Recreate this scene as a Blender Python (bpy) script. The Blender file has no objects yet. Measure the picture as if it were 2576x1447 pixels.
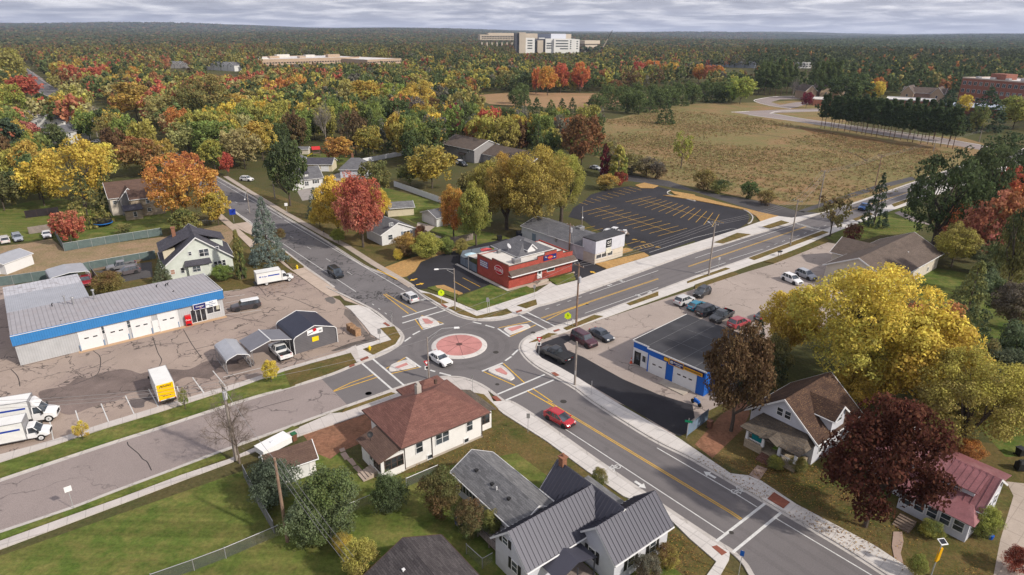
import bpy, math, random
import numpy as np
from mathutils import Vector, Matrix
from mathutils.geometry import tessellate_polygon
rnd = random.Random(7)
S = bpy.context.scene
COL = S.collection
R = math.radians
# ---------------------------------------------------------------- camera
CAM_H, PITCH, ROLL, FPX = 47.0, math.atan((723.5-74)/1620.0), R(.38), 1620.0
cd = bpy.data.cameras.new('camera'); cam = bpy.data.objects.new('camera', cd); COL.objects.link(cam)
cd.sensor_width = 36; cd.lens = 36*FPX/2576; cd.clip_start = 1; cd.clip_end = 40000
cam.location = (0, 0, CAM_H)
cam.matrix_world = Matrix.Translation((0, 0, CAM_H)) @ Matrix.Rotation(math.pi/2-PITCH, 4, 'X') @ Matrix.Rotation(ROLL, 4, 'Z')
S.camera = cam
# ---------------------------------------------------------------- sky
SUN_AZ, SUN_EL = R(-28), R(36)      # direction to the sun: angle from +X, elevation
W = bpy.data.worlds.new('World'); S.world = W; W.use_nodes = True
nt = W.node_tree; nt.nodes.clear()
def NN(nt, t, **k):
    n = nt.nodes.new(t)
    for a, b in k.items(): setattr(n, a, b)
    return n
out = NN(nt, 'ShaderNodeOutputWorld'); bg = NN(nt, 'ShaderNodeBackground'); nt.links.new(bg.outputs[0], out.inputs[0])
sky = NN(nt, 'ShaderNodeTexSky', sky_type='NISHITA'); sky.sun_disc = False
sky.sun_elevation = SUN_EL; sky.sun_rotation = math.pi/2-SUN_AZ; sky.dust_density = 1.5; sky.ozone_density = 2
skm = NN(nt, 'ShaderNodeVectorMath', operation='SCALE'); skm.inputs['Scale'].default_value = .085
nt.links.new(sky.outputs[0], skm.inputs[0])
tc = NN(nt, 'ShaderNodeTexCoord'); sp = NN(nt, 'ShaderNodeSeparateXYZ'); nt.links.new(tc.outputs['Generated'], sp.inputs[0])
def M(nt, op, a, b=None, c=None, clamp=False):
    n = NN(nt, 'ShaderNodeMath', operation=op, use_clamp=clamp)
    for i, x in enumerate((a, b, c)):
        if x is None: continue
        if isinstance(x, (int, float)): n.inputs[i].default_value = x
        else: nt.links.new(x, n.inputs[i])
    return n.outputs[0]
zc = M(nt, 'ADD', M(nt, 'MAXIMUM', sp.outputs['Z'], 0.0), .085)
cv = NN(nt, 'ShaderNodeCombineXYZ')
nt.links.new(M(nt, 'DIVIDE', sp.outputs['X'], zc), cv.inputs[0]); nt.links.new(M(nt, 'DIVIDE', sp.outputs['Y'], zc), cv.inputs[1])
cn = NN(nt, 'ShaderNodeTexNoise'); cn.inputs['Scale'].default_value = 1.25; cn.inputs['Detail'].default_value = 7; cn.inputs['Roughness'].default_value = .6; cn.inputs['Distortion'].default_value = .3
nt.links.new(cv.outputs[0], cn.inputs['Vector'])
def ramp(nt, fac, stops, interp='LINEAR'):
    n = NN(nt, 'ShaderNodeValToRGB'); e = n.color_ramp; e.interpolation = interp
    while len(e.elements) < len(stops): e.elements.new(.5)
    for el, (p, c) in zip(e.elements, stops):
        el.position = p; el.color = (*c, 1) if len(c) == 3 else c
    nt.links.new(fac, n.inputs[0]); return n.outputs[0]
cloud = ramp(nt, cn.outputs[0], [(.34, (.27, .265, .315)), (.47, (.40, .395, .45)), (.56, (.64, .62, .65)), (.68, (.92, .89, .90))])
def mixc(nt, f, a, b, bt='MIX'):
    n = NN(nt, 'ShaderNodeMix', data_type='RGBA', blend_type=bt)
    for s, x in ((0, f), (6, a), (7, b)):
        if isinstance(x, (int, float)): n.inputs[s].default_value = x
        elif isinstance(x, tuple): n.inputs[s].default_value = (*x[:3], 1)
        else: nt.links.new(x, n.inputs[s])
    return n.outputs[2]
hz = ramp(nt, sp.outputs['Z'], [(0, (1, 1, 1)), (.018, (0, 0, 0))])
sk2 = mixc(nt, .86, skm.outputs[0], cloud)
sk3 = mixc(nt, M(nt, 'MULTIPLY', hz, .6), sk2, (.44, .47, .60))
nt.links.new(sk3, bg.inputs[0]); bg.inputs[1].default_value = 1.0
# ---------------------------------------------------------------- sun, exposure
sl = bpy.data.lights.new('sun', 'SUN'); so = bpy.data.objects.new('sun', sl); COL.objects.link(so)
sl.energy = 3.0; sl.angle = R(2); sl.color = (1, .92, .82)
sv = Vector((math.cos(SUN_EL)*math.cos(SUN_AZ), math.cos(SUN_EL)*math.sin(SUN_AZ), math.sin(SUN_EL)))
so.rotation_euler = sv.to_track_quat('Z', 'Y').to_euler(); so.location = (200, -100, 200)
S.view_settings.view_transform = 'Standard'; S.view_settings.look = 'None'; S.view_settings.exposure = 0.58; S.view_settings.gamma = 1
S.render.engine = 'CYCLES'
S.cycles.max_bounces = 4; S.cycles.diffuse_bounces = 2; S.cycles.glossy_bounces = 2; S.cycles.transmission_bounces = 2; S.cycles.transparent_max_bounces = 4
# ---------------------------------------------------------------- survey: where each measured spot of the site lies on the ground
CR = {'A1': (0, 60, 700, 2532), 'A2': (700, 60, 700, 2532), 'A3': (1300, 60, 700, 2532), 'A4': (2000, 60, 800, 2517), 'A5': (0, 400, 700, 2532), 'A6': (600, 400, 700, 2532), 'A7': (1200, 400, 700, 2532), 'A8': (1900, 420, 900, 2576),
      'B1': (0, 680, 700, 2532), 'B2': (600, 700, 600, 2170), 'B3': (1100, 640, 700, 2202), 'B4': (1700, 740, 600, 2170), 'B5': (0, 1060, 800, 2257), 'B6': (650, 1000, 750, 1894), 'B7': (1200, 1100, 800, 2447), 'B8': (1900, 1000, 900, 2273), 'D': (0, 0, 2800, 2576)}
def pxl(c, X, Y):
    a, b, w, n = CR[c]; k = w/n*.92
    return a*.92+k*X, b*.92+k*Y
def ray(u, v):
    x = u-1288; y = 723.5-v; c, s = math.cos(ROLL), math.sin(ROLL); x, y = x*c-y*s, x*s+y*c
    return Vector((x, FPX*math.cos(PITCH)+y*math.sin(PITCH), -FPX*math.sin(PITCH)+y*math.cos(PITCH)))
def V(c, X, Y, z=0.0):
    d = ray(*pxl(c, X, Y)); t = (CAM_H-z)/-d.z
    return Vector((d.x*t, d.y*t))
def G(u, v, z=0.0): return V('D', u, v, z)
def proj(x, y, z=0.0):
    """world point -> survey picture coordinates (for keeping trees off visible ground)"""
    q = cam_inv @ Vector((x, y, z)); return 1288+FPX*q.x/-q.z, 723.5-FPX*q.y/-q.z
cam_inv = (Matrix.Translation((0, 0, CAM_H)) @ Matrix.Rotation(math.pi/2-PITCH, 4, 'X') @ Matrix.Rotation(ROLL, 4, 'Z')).inverted()
def hgt(c, b, t):
    p = V(c, *b); d = ray(*pxl(c, *t)); k = p.dot(d.xy)/d.xy.dot(d.xy); return CAM_H+d.z*k
def VL(c, *pts): return [V(c, *p) for p in pts]
# ---------------------------------------------------------------- materials
def new_mat(name):
    m = bpy.data.materials.new(name); m.use_nodes = True; nt = m.node_tree
    return m, nt, nt.nodes['Principled BSDF']
def noise(nt, scale, detail=4, rough=.6, vec=None, dist=0.0):
    n = NN(nt, 'ShaderNodeTexNoise'); n.inputs['Scale'].default_value = scale; n.inputs['Detail'].default_value = detail
    n.inputs['Roughness'].default_value = rough; n.inputs['Distortion'].default_value = dist
    if vec is not None: nt.links.new(vec, n.inputs['Vector'])
    return n.outputs[0]
def pos(nt): return NN(nt, 'ShaderNodeNewGeometry').outputs['Position']
def scl(c, k): return tuple(min(1, x*k) for x in c[:3])
def bump(nt, b, h, s, d=.05):
    n = NN(nt, 'ShaderNodeBump'); n.inputs['Strength'].default_value = s; n.inputs['Distance'].default_value = d
    nt.links.new(h, n.inputs['Height']); nt.links.new(n.outputs[0], b.inputs['Normal'])
def mat(name, c, rough=.8, var=.15, scale=1.2, fine=14, metal=0.0, dirt=None, dirtamt=.4, objcol=False, spec=.3, coat=0):
    m, nt, b = new_mat(name); P = pos(nt)
    n1 = noise(nt, scale, 5, .65, P); n2 = noise(nt, fine, 3, .6, P)
    f = M(nt, 'ADD', M(nt, 'MULTIPLY', n1, .6), M(nt, 'MULTIPLY', n2, .4))
    k = ramp(nt, f, [(.3, (1-var*1.6,)*3), (.7, (1+var*.9,)*3)])
    if objcol:
        oi = NN(nt, 'ShaderNodeObjectInfo'); base = mixc(nt, 1, oi.outputs['Color'], k, 'MULTIPLY')
    else: base = mixc(nt, 1, c, k, 'MULTIPLY')
    if dirt:
        d = ramp(nt, noise(nt, scale*.45, 6, .7, P, .4), [(.5, (0, 0, 0)), (.72, (1, 1, 1))])
        base = mixc(nt, M(nt, 'MULTIPLY', d, dirtamt), base, dirt)
    nt.links.new(base, b.inputs['Base Color']); b.inputs['Roughness'].default_value = rough; b.inputs['Metallic'].default_value = metal
    b.inputs['Specular IOR Level'].default_value = spec
    if coat: b.inputs['Coat Weight'].default_value = coat; b.inputs['Coat Roughness'].default_value = .05
    return m
def uvn(nt): return NN(nt, 'ShaderNodeUVMap', uv_map='UVMap').outputs[0]
def shingle(name, c, c2, leaf=None, leafamt=0, bw=.9, bh=.2):
    m, nt, b = new_mat(name); u = uvn(nt)
    br = NN(nt, 'ShaderNodeTexBrick'); nt.links.new(u, br.inputs['Vector'])
    for k, v in (('Color1', c), ('Color2', c2), ('Mortar', scl(c, .55))): br.inputs[k].default_value = (*v, 1)
    br.inputs['Scale'].default_value = 1; br.inputs['Brick Width'].default_value = bw; br.inputs['Row Height'].default_value = bh; br.inputs['Mortar Size'].default_value = .012; br.inputs['Bias'].default_value = 0
    k = ramp(nt, noise(nt, .5, 6, .7, u), [(.3, (.8,)*3), (.7, (1.15,)*3)])
    base = mixc(nt, 1, br.outputs[0], k, 'MULTIPLY')
    k2 = ramp(nt, noise(nt, 7, 3, .6, u), [(.3, (.78,)*3), (.7, (1.2,)*3)]); base = mixc(nt, 1, base, k2, 'MULTIPLY')
    if leaf:
        d = ramp(nt, noise(nt, 6, 3, .75, u), [(.56, (0, 0, 0)), (.62, (1, 1, 1))])
        e = ramp(nt, noise(nt, .5, 3, .6, u), [(.35, (0, 0, 0)), (.7, (1, 1, 1))])
        base = mixc(nt, M(nt, 'MULTIPLY', M(nt, 'MULTIPLY', d, e), leafamt), base, leaf)
    nt.links.new(base, b.inputs['Base Color']); b.inputs['Roughness'].default_value = .9; b.inputs['Specular IOR Level'].default_value = .2
    bump(nt, b, br.outputs['Fac'], .3, -.02)
    return m
def ribbed(name, c, pitch=.3, amt=.35, rough=.5, metal=.2, axis='X', rust=None, rustamt=.6, wz=False):
    """profiled sheet metal: ribs across the first UV axis (or stacked with height)"""
    m, nt, b = new_mat(name); s = NN(nt, 'ShaderNodeSeparateXYZ')
    nt.links.new(pos(nt) if wz else uvn(nt), s.inputs[0]); x = s.outputs['Z' if wz else axis]
    fr = M(nt, 'FRACT', M(nt, 'DIVIDE', x, pitch)); tri = M(nt, 'ABSOLUTE', M(nt, 'SUBTRACT', fr, .5))
    k = ramp(nt, tri, [(.0, (1-amt,)*3), (.12, (1,)*3)])
    base = mixc(nt, 1, c, k, 'MULTIPLY')
    P = pos(nt); k2 = ramp(nt, noise(nt, .6, 6, .7, P), [(.3, (.88,)*3), (.7, (1.08,)*3)]); base = mixc(nt, 1, base, k2, 'MULTIPLY')
    if rust:
        d = ramp(nt, noise(nt, .8, 8, .75, P, .5), [(.52, (0, 0, 0)), (.6, (1, 1, 1))]); base = mixc(nt, M(nt, 'MULTIPLY', d, rustamt), base, rust)
    nt.links.new(base, b.inputs['Base Color']); b.inputs['Roughness'].default_value = rough; b.inputs['Metallic'].default_value = metal; b.inputs['Specular IOR Level'].default_value = .35
    bump(nt, b, tri, .4, .04)
    return m
def siding(name, c, pitch=.2, dirt=None): 
    m, nt, b = new_mat(name); s = NN(nt, 'ShaderNodeSeparateXYZ'); P = pos(nt); nt.links.new(P, s.inputs[0])
    fr = M(nt, 'FRACT', M(nt, 'DIVIDE', s.outputs['Z'], pitch))
    base = mixc(nt, 1, c, ramp(nt, fr, [(0, (.72,)*3), (.14, (1,)*3)]), 'MULTIPLY')  # shade line at each board lap painted into the colour
    base = mixc(nt, 1, base, ramp(nt, noise(nt, 1.1, 6, .7, P), [(.3, (.87,)*3), (.65, (1.03,)*3)]), 'MULTIPLY')
    if dirt:
        lo = ramp(nt, M(nt, 'ADD', s.outputs['Z'], M(nt, 'MULTIPLY', noise(nt, 1.5, 4, .6, P), 1.2)), [(.5, (.5,)*3), (1.1, (0,)*3)])
        base = mixc(nt, lo, base, dirt)
    nt.links.new(base, b.inputs['Base Color']); b.inputs['Roughness'].default_value = .6; bump(nt, b, fr, .25, .02)
    return m
def ground_mat(name, cs, scales=(.03, .25, 3.5), leaf=None, leafamt=.5, bmp=.6, streak=None, rough=.95):
    """soil, grass or gravel out of three sizes of patches; cs = four colours"""
    m, nt, b = new_mat(name); P = pos(nt)
    a = noise(nt, scales[0], 5, .6, P, .3); c = noise(nt, scales[1], 6, .7, P, .2); d = noise(nt, scales[2], 4, .75, P)
    b1 = mixc(nt, ramp(nt, a, [(.38, (0,)*3), (.62, (1,)*3)]), cs[0], cs[1])
    b2 = mixc(nt, ramp(nt, c, [(.42, (0,)*3), (.66, (1,)*3)]), b1, cs[2])
    b3 = mixc(nt, M(nt, 'MULTIPLY', ramp(nt, d, [(.5, (0,)*3), (.75, (1,)*3)]), .7), b2, cs[3])
    k = ramp(nt, noise(nt, 2.2, 5, .8, P), [(.3, (.62,)*3), (.7, (1.32,)*3)]); b3 = mixc(nt, 1, b3, k, 'MULTIPLY')
    if streak is not None:
        mp = NN(nt, 'ShaderNodeMapping'); nt.links.new(P, mp.inputs[0]); mp.inputs['Rotation'].default_value = (0, 0, streak); mp.inputs['Scale'].default_value = (.04, .8, 1)
        k = ramp(nt, noise(nt, 1, 3, .5, mp.outputs[0]), [(.4, (.86,)*3), (.6, (1.12,)*3)]); b3 = mixc(nt, 1, b3, k, 'MULTIPLY')
    if leaf:
        e = M(nt, 'MULTIPLY', ramp(nt, noise(nt, 5, 3, .8, P), [(.52, (0,)*3), (.6, (1,)*3)]), ramp(nt, noise(nt, .12, 3, .6, P), [(.4, (0,)*3), (.65, (1,)*3)]))
        b3 = mixc(nt, M(nt, 'MULTIPLY', e, leafamt), b3, leaf)
    nt.links.new(b3, b.inputs['Base Color']); b.inputs['Roughness'].default_value = rough; b.inputs['Specular IOR Level'].default_value = .1
    bump(nt, b, d, bmp, .15)
    return m
def asphalt(name, c, crack=0.0, crackcol=(.02, .02, .02), patch=.2, cs=.11, warm=None, joints=None, fine=.35):
    m, nt, b = new_mat(name); P = pos(nt)
    k = ramp(nt, noise(nt, .09, 6, .7, P, .3), [(.3, (1-patch,)*3), (.7, (1+patch*.8,)*3)])
    base = mixc(nt, 1, c, k, 'MULTIPLY')
    if warm: base = mixc(nt, ramp(nt, noise(nt, .05, 5, .6, P), [(.45, (0,)*3), (.6, (1,)*3)]), base, warm)
    base = mixc(nt, 1, base, ramp(nt, noise(nt, 12, 3, .8, P), [(.3, (1-fine,)*3), (.7, (1+fine,)*3)]), 'MULTIPLY')
    if crack:
        mp = NN(nt, 'ShaderNodeVectorMath', operation='ADD'); nn = NN(nt, 'ShaderNodeTexNoise'); nn.inputs['Scale'].default_value = .5; nn.inputs['Detail'].default_value = 5
        nt.links.new(P, nn.inputs['Vector']); sc = NN(nt, 'ShaderNodeVectorMath', operation='SCALE'); sc.inputs['Scale'].default_value = 3.2
        nt.links.new(nn.outputs['Color'], sc.inputs[0]); nt.links.new(P, mp.inputs[0]); nt.links.new(sc.outputs[0], mp.inputs[1])
        tot = None
        for s, w in ((cs, .008), (cs*3.1, .013)):
            v = NN(nt, 'ShaderNodeTexVoronoi', feature='DISTANCE_TO_EDGE'); v.inputs['Scale'].default_value = s; nt.links.new(mp.outputs[0], v.inputs['Vector'])
            f = ramp(nt, v.outputs['Distance'], [(w*.45*s/.11, (1,)*3), (w*s/.11, (0,)*3)])
            msk = ramp(nt, noise(nt, .12 if s == cs else .2, 3, .6, P), [(.42 if s == cs else .5, (0,)*3), (.56 if s == cs else .6, (1,)*3)])
            f = M(nt, 'MULTIPLY', f, msk); tot = f if tot is None else M(nt, 'MAXIMUM', tot, f)
        base = mixc(nt, M(nt, 'MULTIPLY', tot, crack), base, crackcol)
    st = ramp(nt, noise(nt, .22, 7, .7, P, .8), [(.6, (0,)*3), (.68, (1,)*3)])
    base = mixc(nt, M(nt, 'MULTIPLY', st, .35), base, scl(c, .45))
    nt.links.new(base, b.inputs['Base Color']); b.inputs['Roughness'].default_value = .85; b.inputs['Specular IOR Level'].default_value = .25
    return m
def concrete(name, c, joint=1.5, ang=0.0, dirt=(.2, .16, .12), amt=.3):
    m, nt, b = new_mat(name); P = pos(nt); mp = NN(nt, 'ShaderNodeMapping'); nt.links.new(P, mp.inputs[0]); mp.inputs['Rotation'].default_value = (0, 0, -ang)
    s = NN(nt, 'ShaderNodeSeparateXYZ'); nt.links.new(mp.outputs[0], s.inputs[0]); j = None
    for ax, jj in (('X', joint), ('Y', joint*1.6)):
        t = M(nt, 'FRACT', M(nt, 'DIVIDE', s.outputs[ax], jj)); f = ramp(nt, t, [(0, (1,)*3), (.05, (0,)*3)], 'CONSTANT'); j = f if j is None else M(nt, 'MAXIMUM', j, f)
    base = mixc(nt, 1, c, ramp(nt, noise(nt, .35, 6, .7, P), [(.3, (.86,)*3), (.7, (1.07,)*3)]), 'MULTIPLY')
    base = mixc(nt, 1, base, ramp(nt, noise(nt, 9, 3, .7, P), [(.3, (.9,)*3), (.7, (1.08,)*3)]), 'MULTIPLY')
    base = mixc(nt, M(nt, 'MULTIPLY', j, .32), base, scl(c, .3))
    base = mixc(nt, M(nt, 'MULTIPLY', ramp(nt, noise(nt, .5, 8, .75, P, .5), [(.5, (0,)*3), (.75, (1,)*3)]), amt), base, dirt)
    nt.links.new(base, b.inputs['Base Color']); b.inputs['Roughness'].default_value = .85
    return m
def glass(name, c=(.02, .025, .03), rough=.08):
    m, nt, b = new_mat(name)
    nt.links.new(mixc(nt, ramp(nt, noise(nt, .9, 3, .5, pos(nt)), [(.4, (0,)*3), (.6, (1,)*3)]), c, scl(c, 3.5)), b.inputs['Base Color'])
    b.inputs['Roughness'].default_value = rough; b.inputs['Specular IOR Level'].default_value = .8
    return m
def leafmat(name, attr_col=False):
    m, nt, b = new_mat(name)
    at = NN(nt, 'ShaderNodeAttribute', attribute_name='v')          # R clump shade, G leaf shade, B how far towards the second colour
    s = NN(nt, 'ShaderNodeSeparateColor'); nt.links.new(at.outputs['Color'], s.inputs[0])
    if attr_col:
        c1 = NN(nt, 'ShaderNodeAttribute', attribute_name='col').outputs['Color']; base = c1
    else:
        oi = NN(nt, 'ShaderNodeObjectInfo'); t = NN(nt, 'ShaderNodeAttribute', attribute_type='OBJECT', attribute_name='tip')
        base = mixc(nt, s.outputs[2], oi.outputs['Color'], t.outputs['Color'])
    k = M(nt, 'ADD', .68, M(nt, 'ADD', M(nt, 'MULTIPLY', s.outputs[0], .40), M(nt, 'MULTIPLY', s.outputs[1], .65)))
    sc = NN(nt, 'ShaderNodeVectorMath', operation='SCALE'); nt.links.new(base, sc.inputs[0]); nt.links.new(k, sc.inputs['Scale'])
    hs = NN(nt, 'ShaderNodeHueSaturation'); nt.links.new(sc.outputs[0], hs.inputs['Color'])
    nt.links.new(M(nt, 'ADD', .485, M(nt, 'MULTIPLY', s.outputs[1], .03)), hs.inputs['Hue'])
    o = nt.nodes['Material Output']; nt.nodes.remove(b)
    d = NN(nt, 'ShaderNodeBsdfDiffuse'); tr = NN(nt, 'ShaderNodeBsdfTranslucent'); mx = NN(nt, 'ShaderNodeMixShader'); mx.inputs[0].default_value = .36
    nt.links.new(hs.outputs[0], d.inputs[0]); nt.links.new(hs.outputs[0], tr.inputs[0]); nt.links.new(d.outputs[0], mx.inputs[1]); nt.links.new(tr.outputs[0], mx.inputs[2]); nt.links.new(mx.outputs[0], o.inputs[0])
    return m
# ---------------------------------------------------------------- mesh builder
class MB:
    def __init__(s): s.v = []; s.f = []; s.uv = []
    def face(s, pts, uv=None):
        i = len(s.v); s.v += [tuple(p) for p in pts]; s.f.append(tuple(range(i, i+len(pts))))
        s.uv.append(uv if uv else [(p[0]+p[1], p[2]) for p in pts])
    def quadp(s, pts):
        """planar polygon with uv in metres: first axis along the first edge"""
        P = [Vector(p) for p in pts]; a = (P[1]-P[0]).normalized(); n = (P[1]-P[0]).cross(P[2]-P[0]).normalized(); b = n.cross(a)
        s.face(P, [((p-P[0]).dot(a), (p-P[0]).dot(b)) for p in P])
    def box(s, x0, x1, y0, y1, z0, z1):
        a = [(x0, y0), (x1, y0), (x1, y1), (x0, y1)]
        s.prism(a, z0, z1)
    def prism(s, a, z0, z1, cap=True):
        n = len(a); u = 0
        ar = sum(a[i][0]*a[(i+1) % n][1]-a[(i+1) % n][0]*a[i][1] for i in range(n))
        if ar < 0: a = a[::-1]
        for i in range(n):
            p, q = a[i], a[(i+1) % n]; L = math.hypot(q[0]-p[0], q[1]-p[1])
            s.face([(p[0], p[1], z0), (q[0], q[1], z0), (q[0], q[1], z1), (p[0], p[1], z1)], [(u, z0), (u+L, z0), (u+L, z1), (u, z1)]); u += L
        if cap:
            if n <= 4:
                s.face([(p[0], p[1], z1) for p in a], [(p[0], p[1]) for p in a]); s.face([(p[0], p[1], z0) for p in a[::-1]], [(p[0], p[1]) for p in a[::-1]])
            else:
                t = tessellate_polygon([[Vector((p[0], p[1], 0)) for p in a]])
                for tri in t:
                    q = [a[i] for i in tri]
                    if (q[1][0]-q[0][0])*(q[2][1]-q[0][1])-(q[1][1]-q[0][1])*(q[2][0]-q[0][0]) < 0: q = q[::-1]
                    s.face([(p[0], p[1], z1) for p in q], [(p[0], p[1]) for p in q]); s.face([(p[0], p[1], z0) for p in q[::-1]])
    def hull(s, A, B, cap=True):
        """joins two rings of equal length"""
        n = len(A)
        for i in range(n): j = (i+1) % n; s.quadp([A[i], A[j], B[j], B[i]])
        if cap: s.quadp(list(A)[::-1]); s.quadp(list(B))
    def slab(s, pts, t=.14):
        P = [Vector(p) for p in pts]; n = (P[1]-P[0]).cross(P[2]-P[0]).normalized()
        if n.z < 0: P = P[::-1]; n = -n
        # keep the first edge the eave for the uv
        Q = [p-n*t for p in P]; s.quadp(P); s.quadp(Q[::-1]); k = len(P)
        for i in range(k): j = (i+1) % k; s.quadp([Q[i], Q[j], P[j], P[i]])
    def tube(s, p, q, r, r2=None, n=8):
        p, q = Vector(p), Vector(q); r2 = r if r2 is None else r2; d = (q-p).normalized(); a = d.orthogonal().normalized(); b = d.cross(a)
        A = [p+(a*math.cos(t)+b*math.sin(t))*r for t in [2*math.pi*i/n for i in range(n)]]; B = [q+(a*math.cos(t)+b*math.sin(t))*r2 for t in [2*math.pi*i/n for i in range(n)]]
        for i in range(n): j = (i+1) % n; s.face([A[i], A[j], B[j], B[i]])
        s.face(A[::-1]); s.face(B)
    def disc(s, c, r, ax, t=.02, n=16):
        c = Vector(c); ax = Vector(ax).normalized(); s.tube(c, c+ax*t, r, r, n)
    def obj(s, name, m, parent=None, smooth=False, loc=None):
        me = bpy.data.meshes.new(name); me.from_pydata(s.v, [], s.f); me.uv_layers.new(name='UVMap')
        me.uv_layers[0].data.foreach_set('uv', [c for f in s.uv for p in f for c in p])
        me.materials.append(m); o = bpy.data.objects.new(name, me); COL.objects.link(o)
        if smooth:
            me.polygons.foreach_set('use_smooth', [True]*len(me.polygons)); me.update()
        if parent: o.parent = parent
        if loc: o.location = loc
        return o
def tag(o, label, cat, group=None):
    o['label'] = label; o['category'] = cat
    if group: o['group'] = group
    return o
def struct(o): o['kind'] = 'structure'; return o
def root(name, label, cat, loc=(0, 0, 0), rz=0.0, group=None):
    o = bpy.data.objects.new(name, None); COL.objects.link(o); o.location = (loc[0], loc[1], loc[2] if len(loc) > 2 else 0); o.rotation_euler = (0, 0, rz); o.empty_display_size = .3
    return tag(o, label, cat, group)
def dup(r, loc=None, rz=None, label=None, group=None, scale=None, color=None):
    c = r.copy(); COL.objects.link(c)
    if loc is not None: c.location = (loc[0], loc[1], loc[2] if len(loc) > 2 else 0)
    if rz is not None: c.rotation_euler = (0, 0, rz)
    if label: c['label'] = label
    if group: c['group'] = group
    if scale: c.scale = scale
    def rec(a, b):
        for ch in KIDS.get(a.name, []):
            d = ch.copy(); COL.objects.link(d); d.parent = b
            if color is not None: d.color = (*color, 1)
            KIDS.setdefault(b.name, []).append(d); rec(ch, d)
    rec(r, c); return c
KIDS = {}
def kids(r):
    """remember a finished thing's parts so copies stay quick"""
    for o in r.children: KIDS.setdefault(r.name, []).append(o); kids(o)
FONT_CACHE = {}
def letters(txt, size, m, parent, org, n, up=(0, 0, 1), align='CENTER', name='lettering', shear=0, ext=.012):
    cu = bpy.data.curves.new(name, 'FONT'); cu.body = txt; cu.size = size; cu.align_x = align; cu.align_y = 'CENTER'; cu.extrude = ext; cu.shear = shear; cu.offset = size*.012; cu.resolution_u = 2
    t = bpy.data.objects.new(name, cu); COL.objects.link(t); dg = bpy.context.evaluated_depsgraph_get(); dg.update()
    me = bpy.data.meshes.new_from_object(t.evaluated_get(dg)); bpy.data.objects.remove(t); bpy.data.curves.remove(cu)
    me.name = name; me.materials.clear(); me.materials.append(m)
    n = Vector(n).normalized(); u = Vector(up); r = u.cross(n).normalized(); u = n.cross(r)
    me.transform(Matrix((r, u, n)).transposed().to_4x4()); o = bpy.data.objects.new(name, me); COL.objects.link(o); o.parent = parent; o.location = Vector(org)+n*.02
    return o
def flatpoly(name, pts, z, m, hole=None):
    pts = [Vector((p[0], p[1], 0)) for p in pts]; b = MB()
    for tri in tessellate_polygon([pts]):
        q = [pts[i] for i in tri]
        if (q[1]-q[0]).cross(q[2]-q[0]).z < 0: q = q[::-1]
        b.face([(p.x, p.y, z) for p in q], [(p.x, p.y) for p in q])
    return b.obj(name, m)
def slabpoly(b, pts, z0, z1): b.prism([(p[0], p[1]) for p in pts], z0, z1)
def offset(pts, d):
    o = []
    for i, p in enumerate(pts):
        a = pts[max(0, i-1)]; c = pts[min(len(pts)-1, i+1)]; t = (Vector(c[:2])-Vector(a[:2])).normalized(); o.append(Vector((p[0]-t.y*d, p[1]+t.x*d)))
    return o
def smoothline(pts, k=6):
    """Catmull-Rom through the points"""
    P = [pts[0]*2-pts[1]]+list(pts)+[pts[-1]*2-pts[-2]]; o = []
    for i in range(1, len(P)-2):
        for j in range(k):
            t = j/k; a, b, c, d = P[i-1:i+3]
            o.append(.5*((2*b)+(c-a)*t+(2*a-5*b+4*c-d)*t*t+(3*b-a-3*c+d)*t**3))
    o.append(pts[-1].copy()); return o
def ribbon(b, pts, w, z, d=0.0):
    if hasattr(b, 'zi'): b.zi += .0002; z += b.zi
    L = offset(pts, d+w/2); Rr = offset(pts, d-w/2); u = 0
    for i in range(len(pts)-1):
        s = (Vector(pts[i+1])-Vector(pts[i])).length
        b.face([(Rr[i].x, Rr[i].y, z), (Rr[i+1].x, Rr[i+1].y, z), (L[i+1].x, L[i+1].y, z), (L[i].x, L[i].y, z)], [(u, 0), (u+s, 0), (u+s, w), (u, w)]); u += s
def wallribbon(b, pts, w, z0, z1, d=0.0):
    L = offset(pts, d+w/2); Rr = offset(pts, d-w/2)
    for i in range(len(pts)-1):
        b.prism([Rr[i], Rr[i+1], L[i+1], L[i]], z0, z1)
def dashes(b, p, q, n, frac, w, z, d=0.0):
    p, q = Vector(p), Vector(q)
    for i in range(n):
        a = p.lerp(q, i/n); c = p.lerp(q, (i+frac)/n); ribbon(b, [a, c], w, z, d)
# ================================================================ GROUND
YEL = mat('yellow_paint', (.72, .42, .04), .6, .25, 2, 20); WHT = mat('white_paint', (.62, .62, .6), .6, .22, 2, 20)
grass_lawn = ground_mat('lawn', ((.066, .108, .020), (.105, .130, .030), (.165, .150, .048), (.125, .155, .035)), (.05, .35, 3), streak=R(35), bmp=.35)
grass_mix = ground_mat('leafy_lawn', ((.065, .078, .020), (.115, .095, .035), (.15, .108, .046), (.13, .08, .035)), (.06, .4, 3), leaf=(.22, .12, .04), leafamt=.6, bmp=.5)
woods = ground_mat('forest_floor', ((.070, .072, .026), (.10, .080, .036), (.065, .075, .026), (.13, .095, .045)), (.02, .15, 2))
field = ground_mat('dry_field', ((.185, .150, .062), (.27, .165, .085), (.150, .150, .055), (.36, .27, .15)), (.016, .07, .9), bmp=1.6)
mulch = ground_mat('mulch', ((.14, .105, .034), (.10, .095, .03), (.19, .125, .05), (.12, .07, .03)), (.2, 1.2, 5), bmp=.4)
dirt = ground_mat('dirt_yard', ((.30, .205, .13), (.26, .19, .115), (.19, .16, .08), (.38, .28, .19)), (.05, .3, 3), bmp=.2)
reddirt = ground_mat('red_dirt', ((.29, .135, .082), (.23, .12, .075), (.17, .09, .055), (.35, .18, .115)), (.1, .5, 4), bmp=.15)
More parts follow.
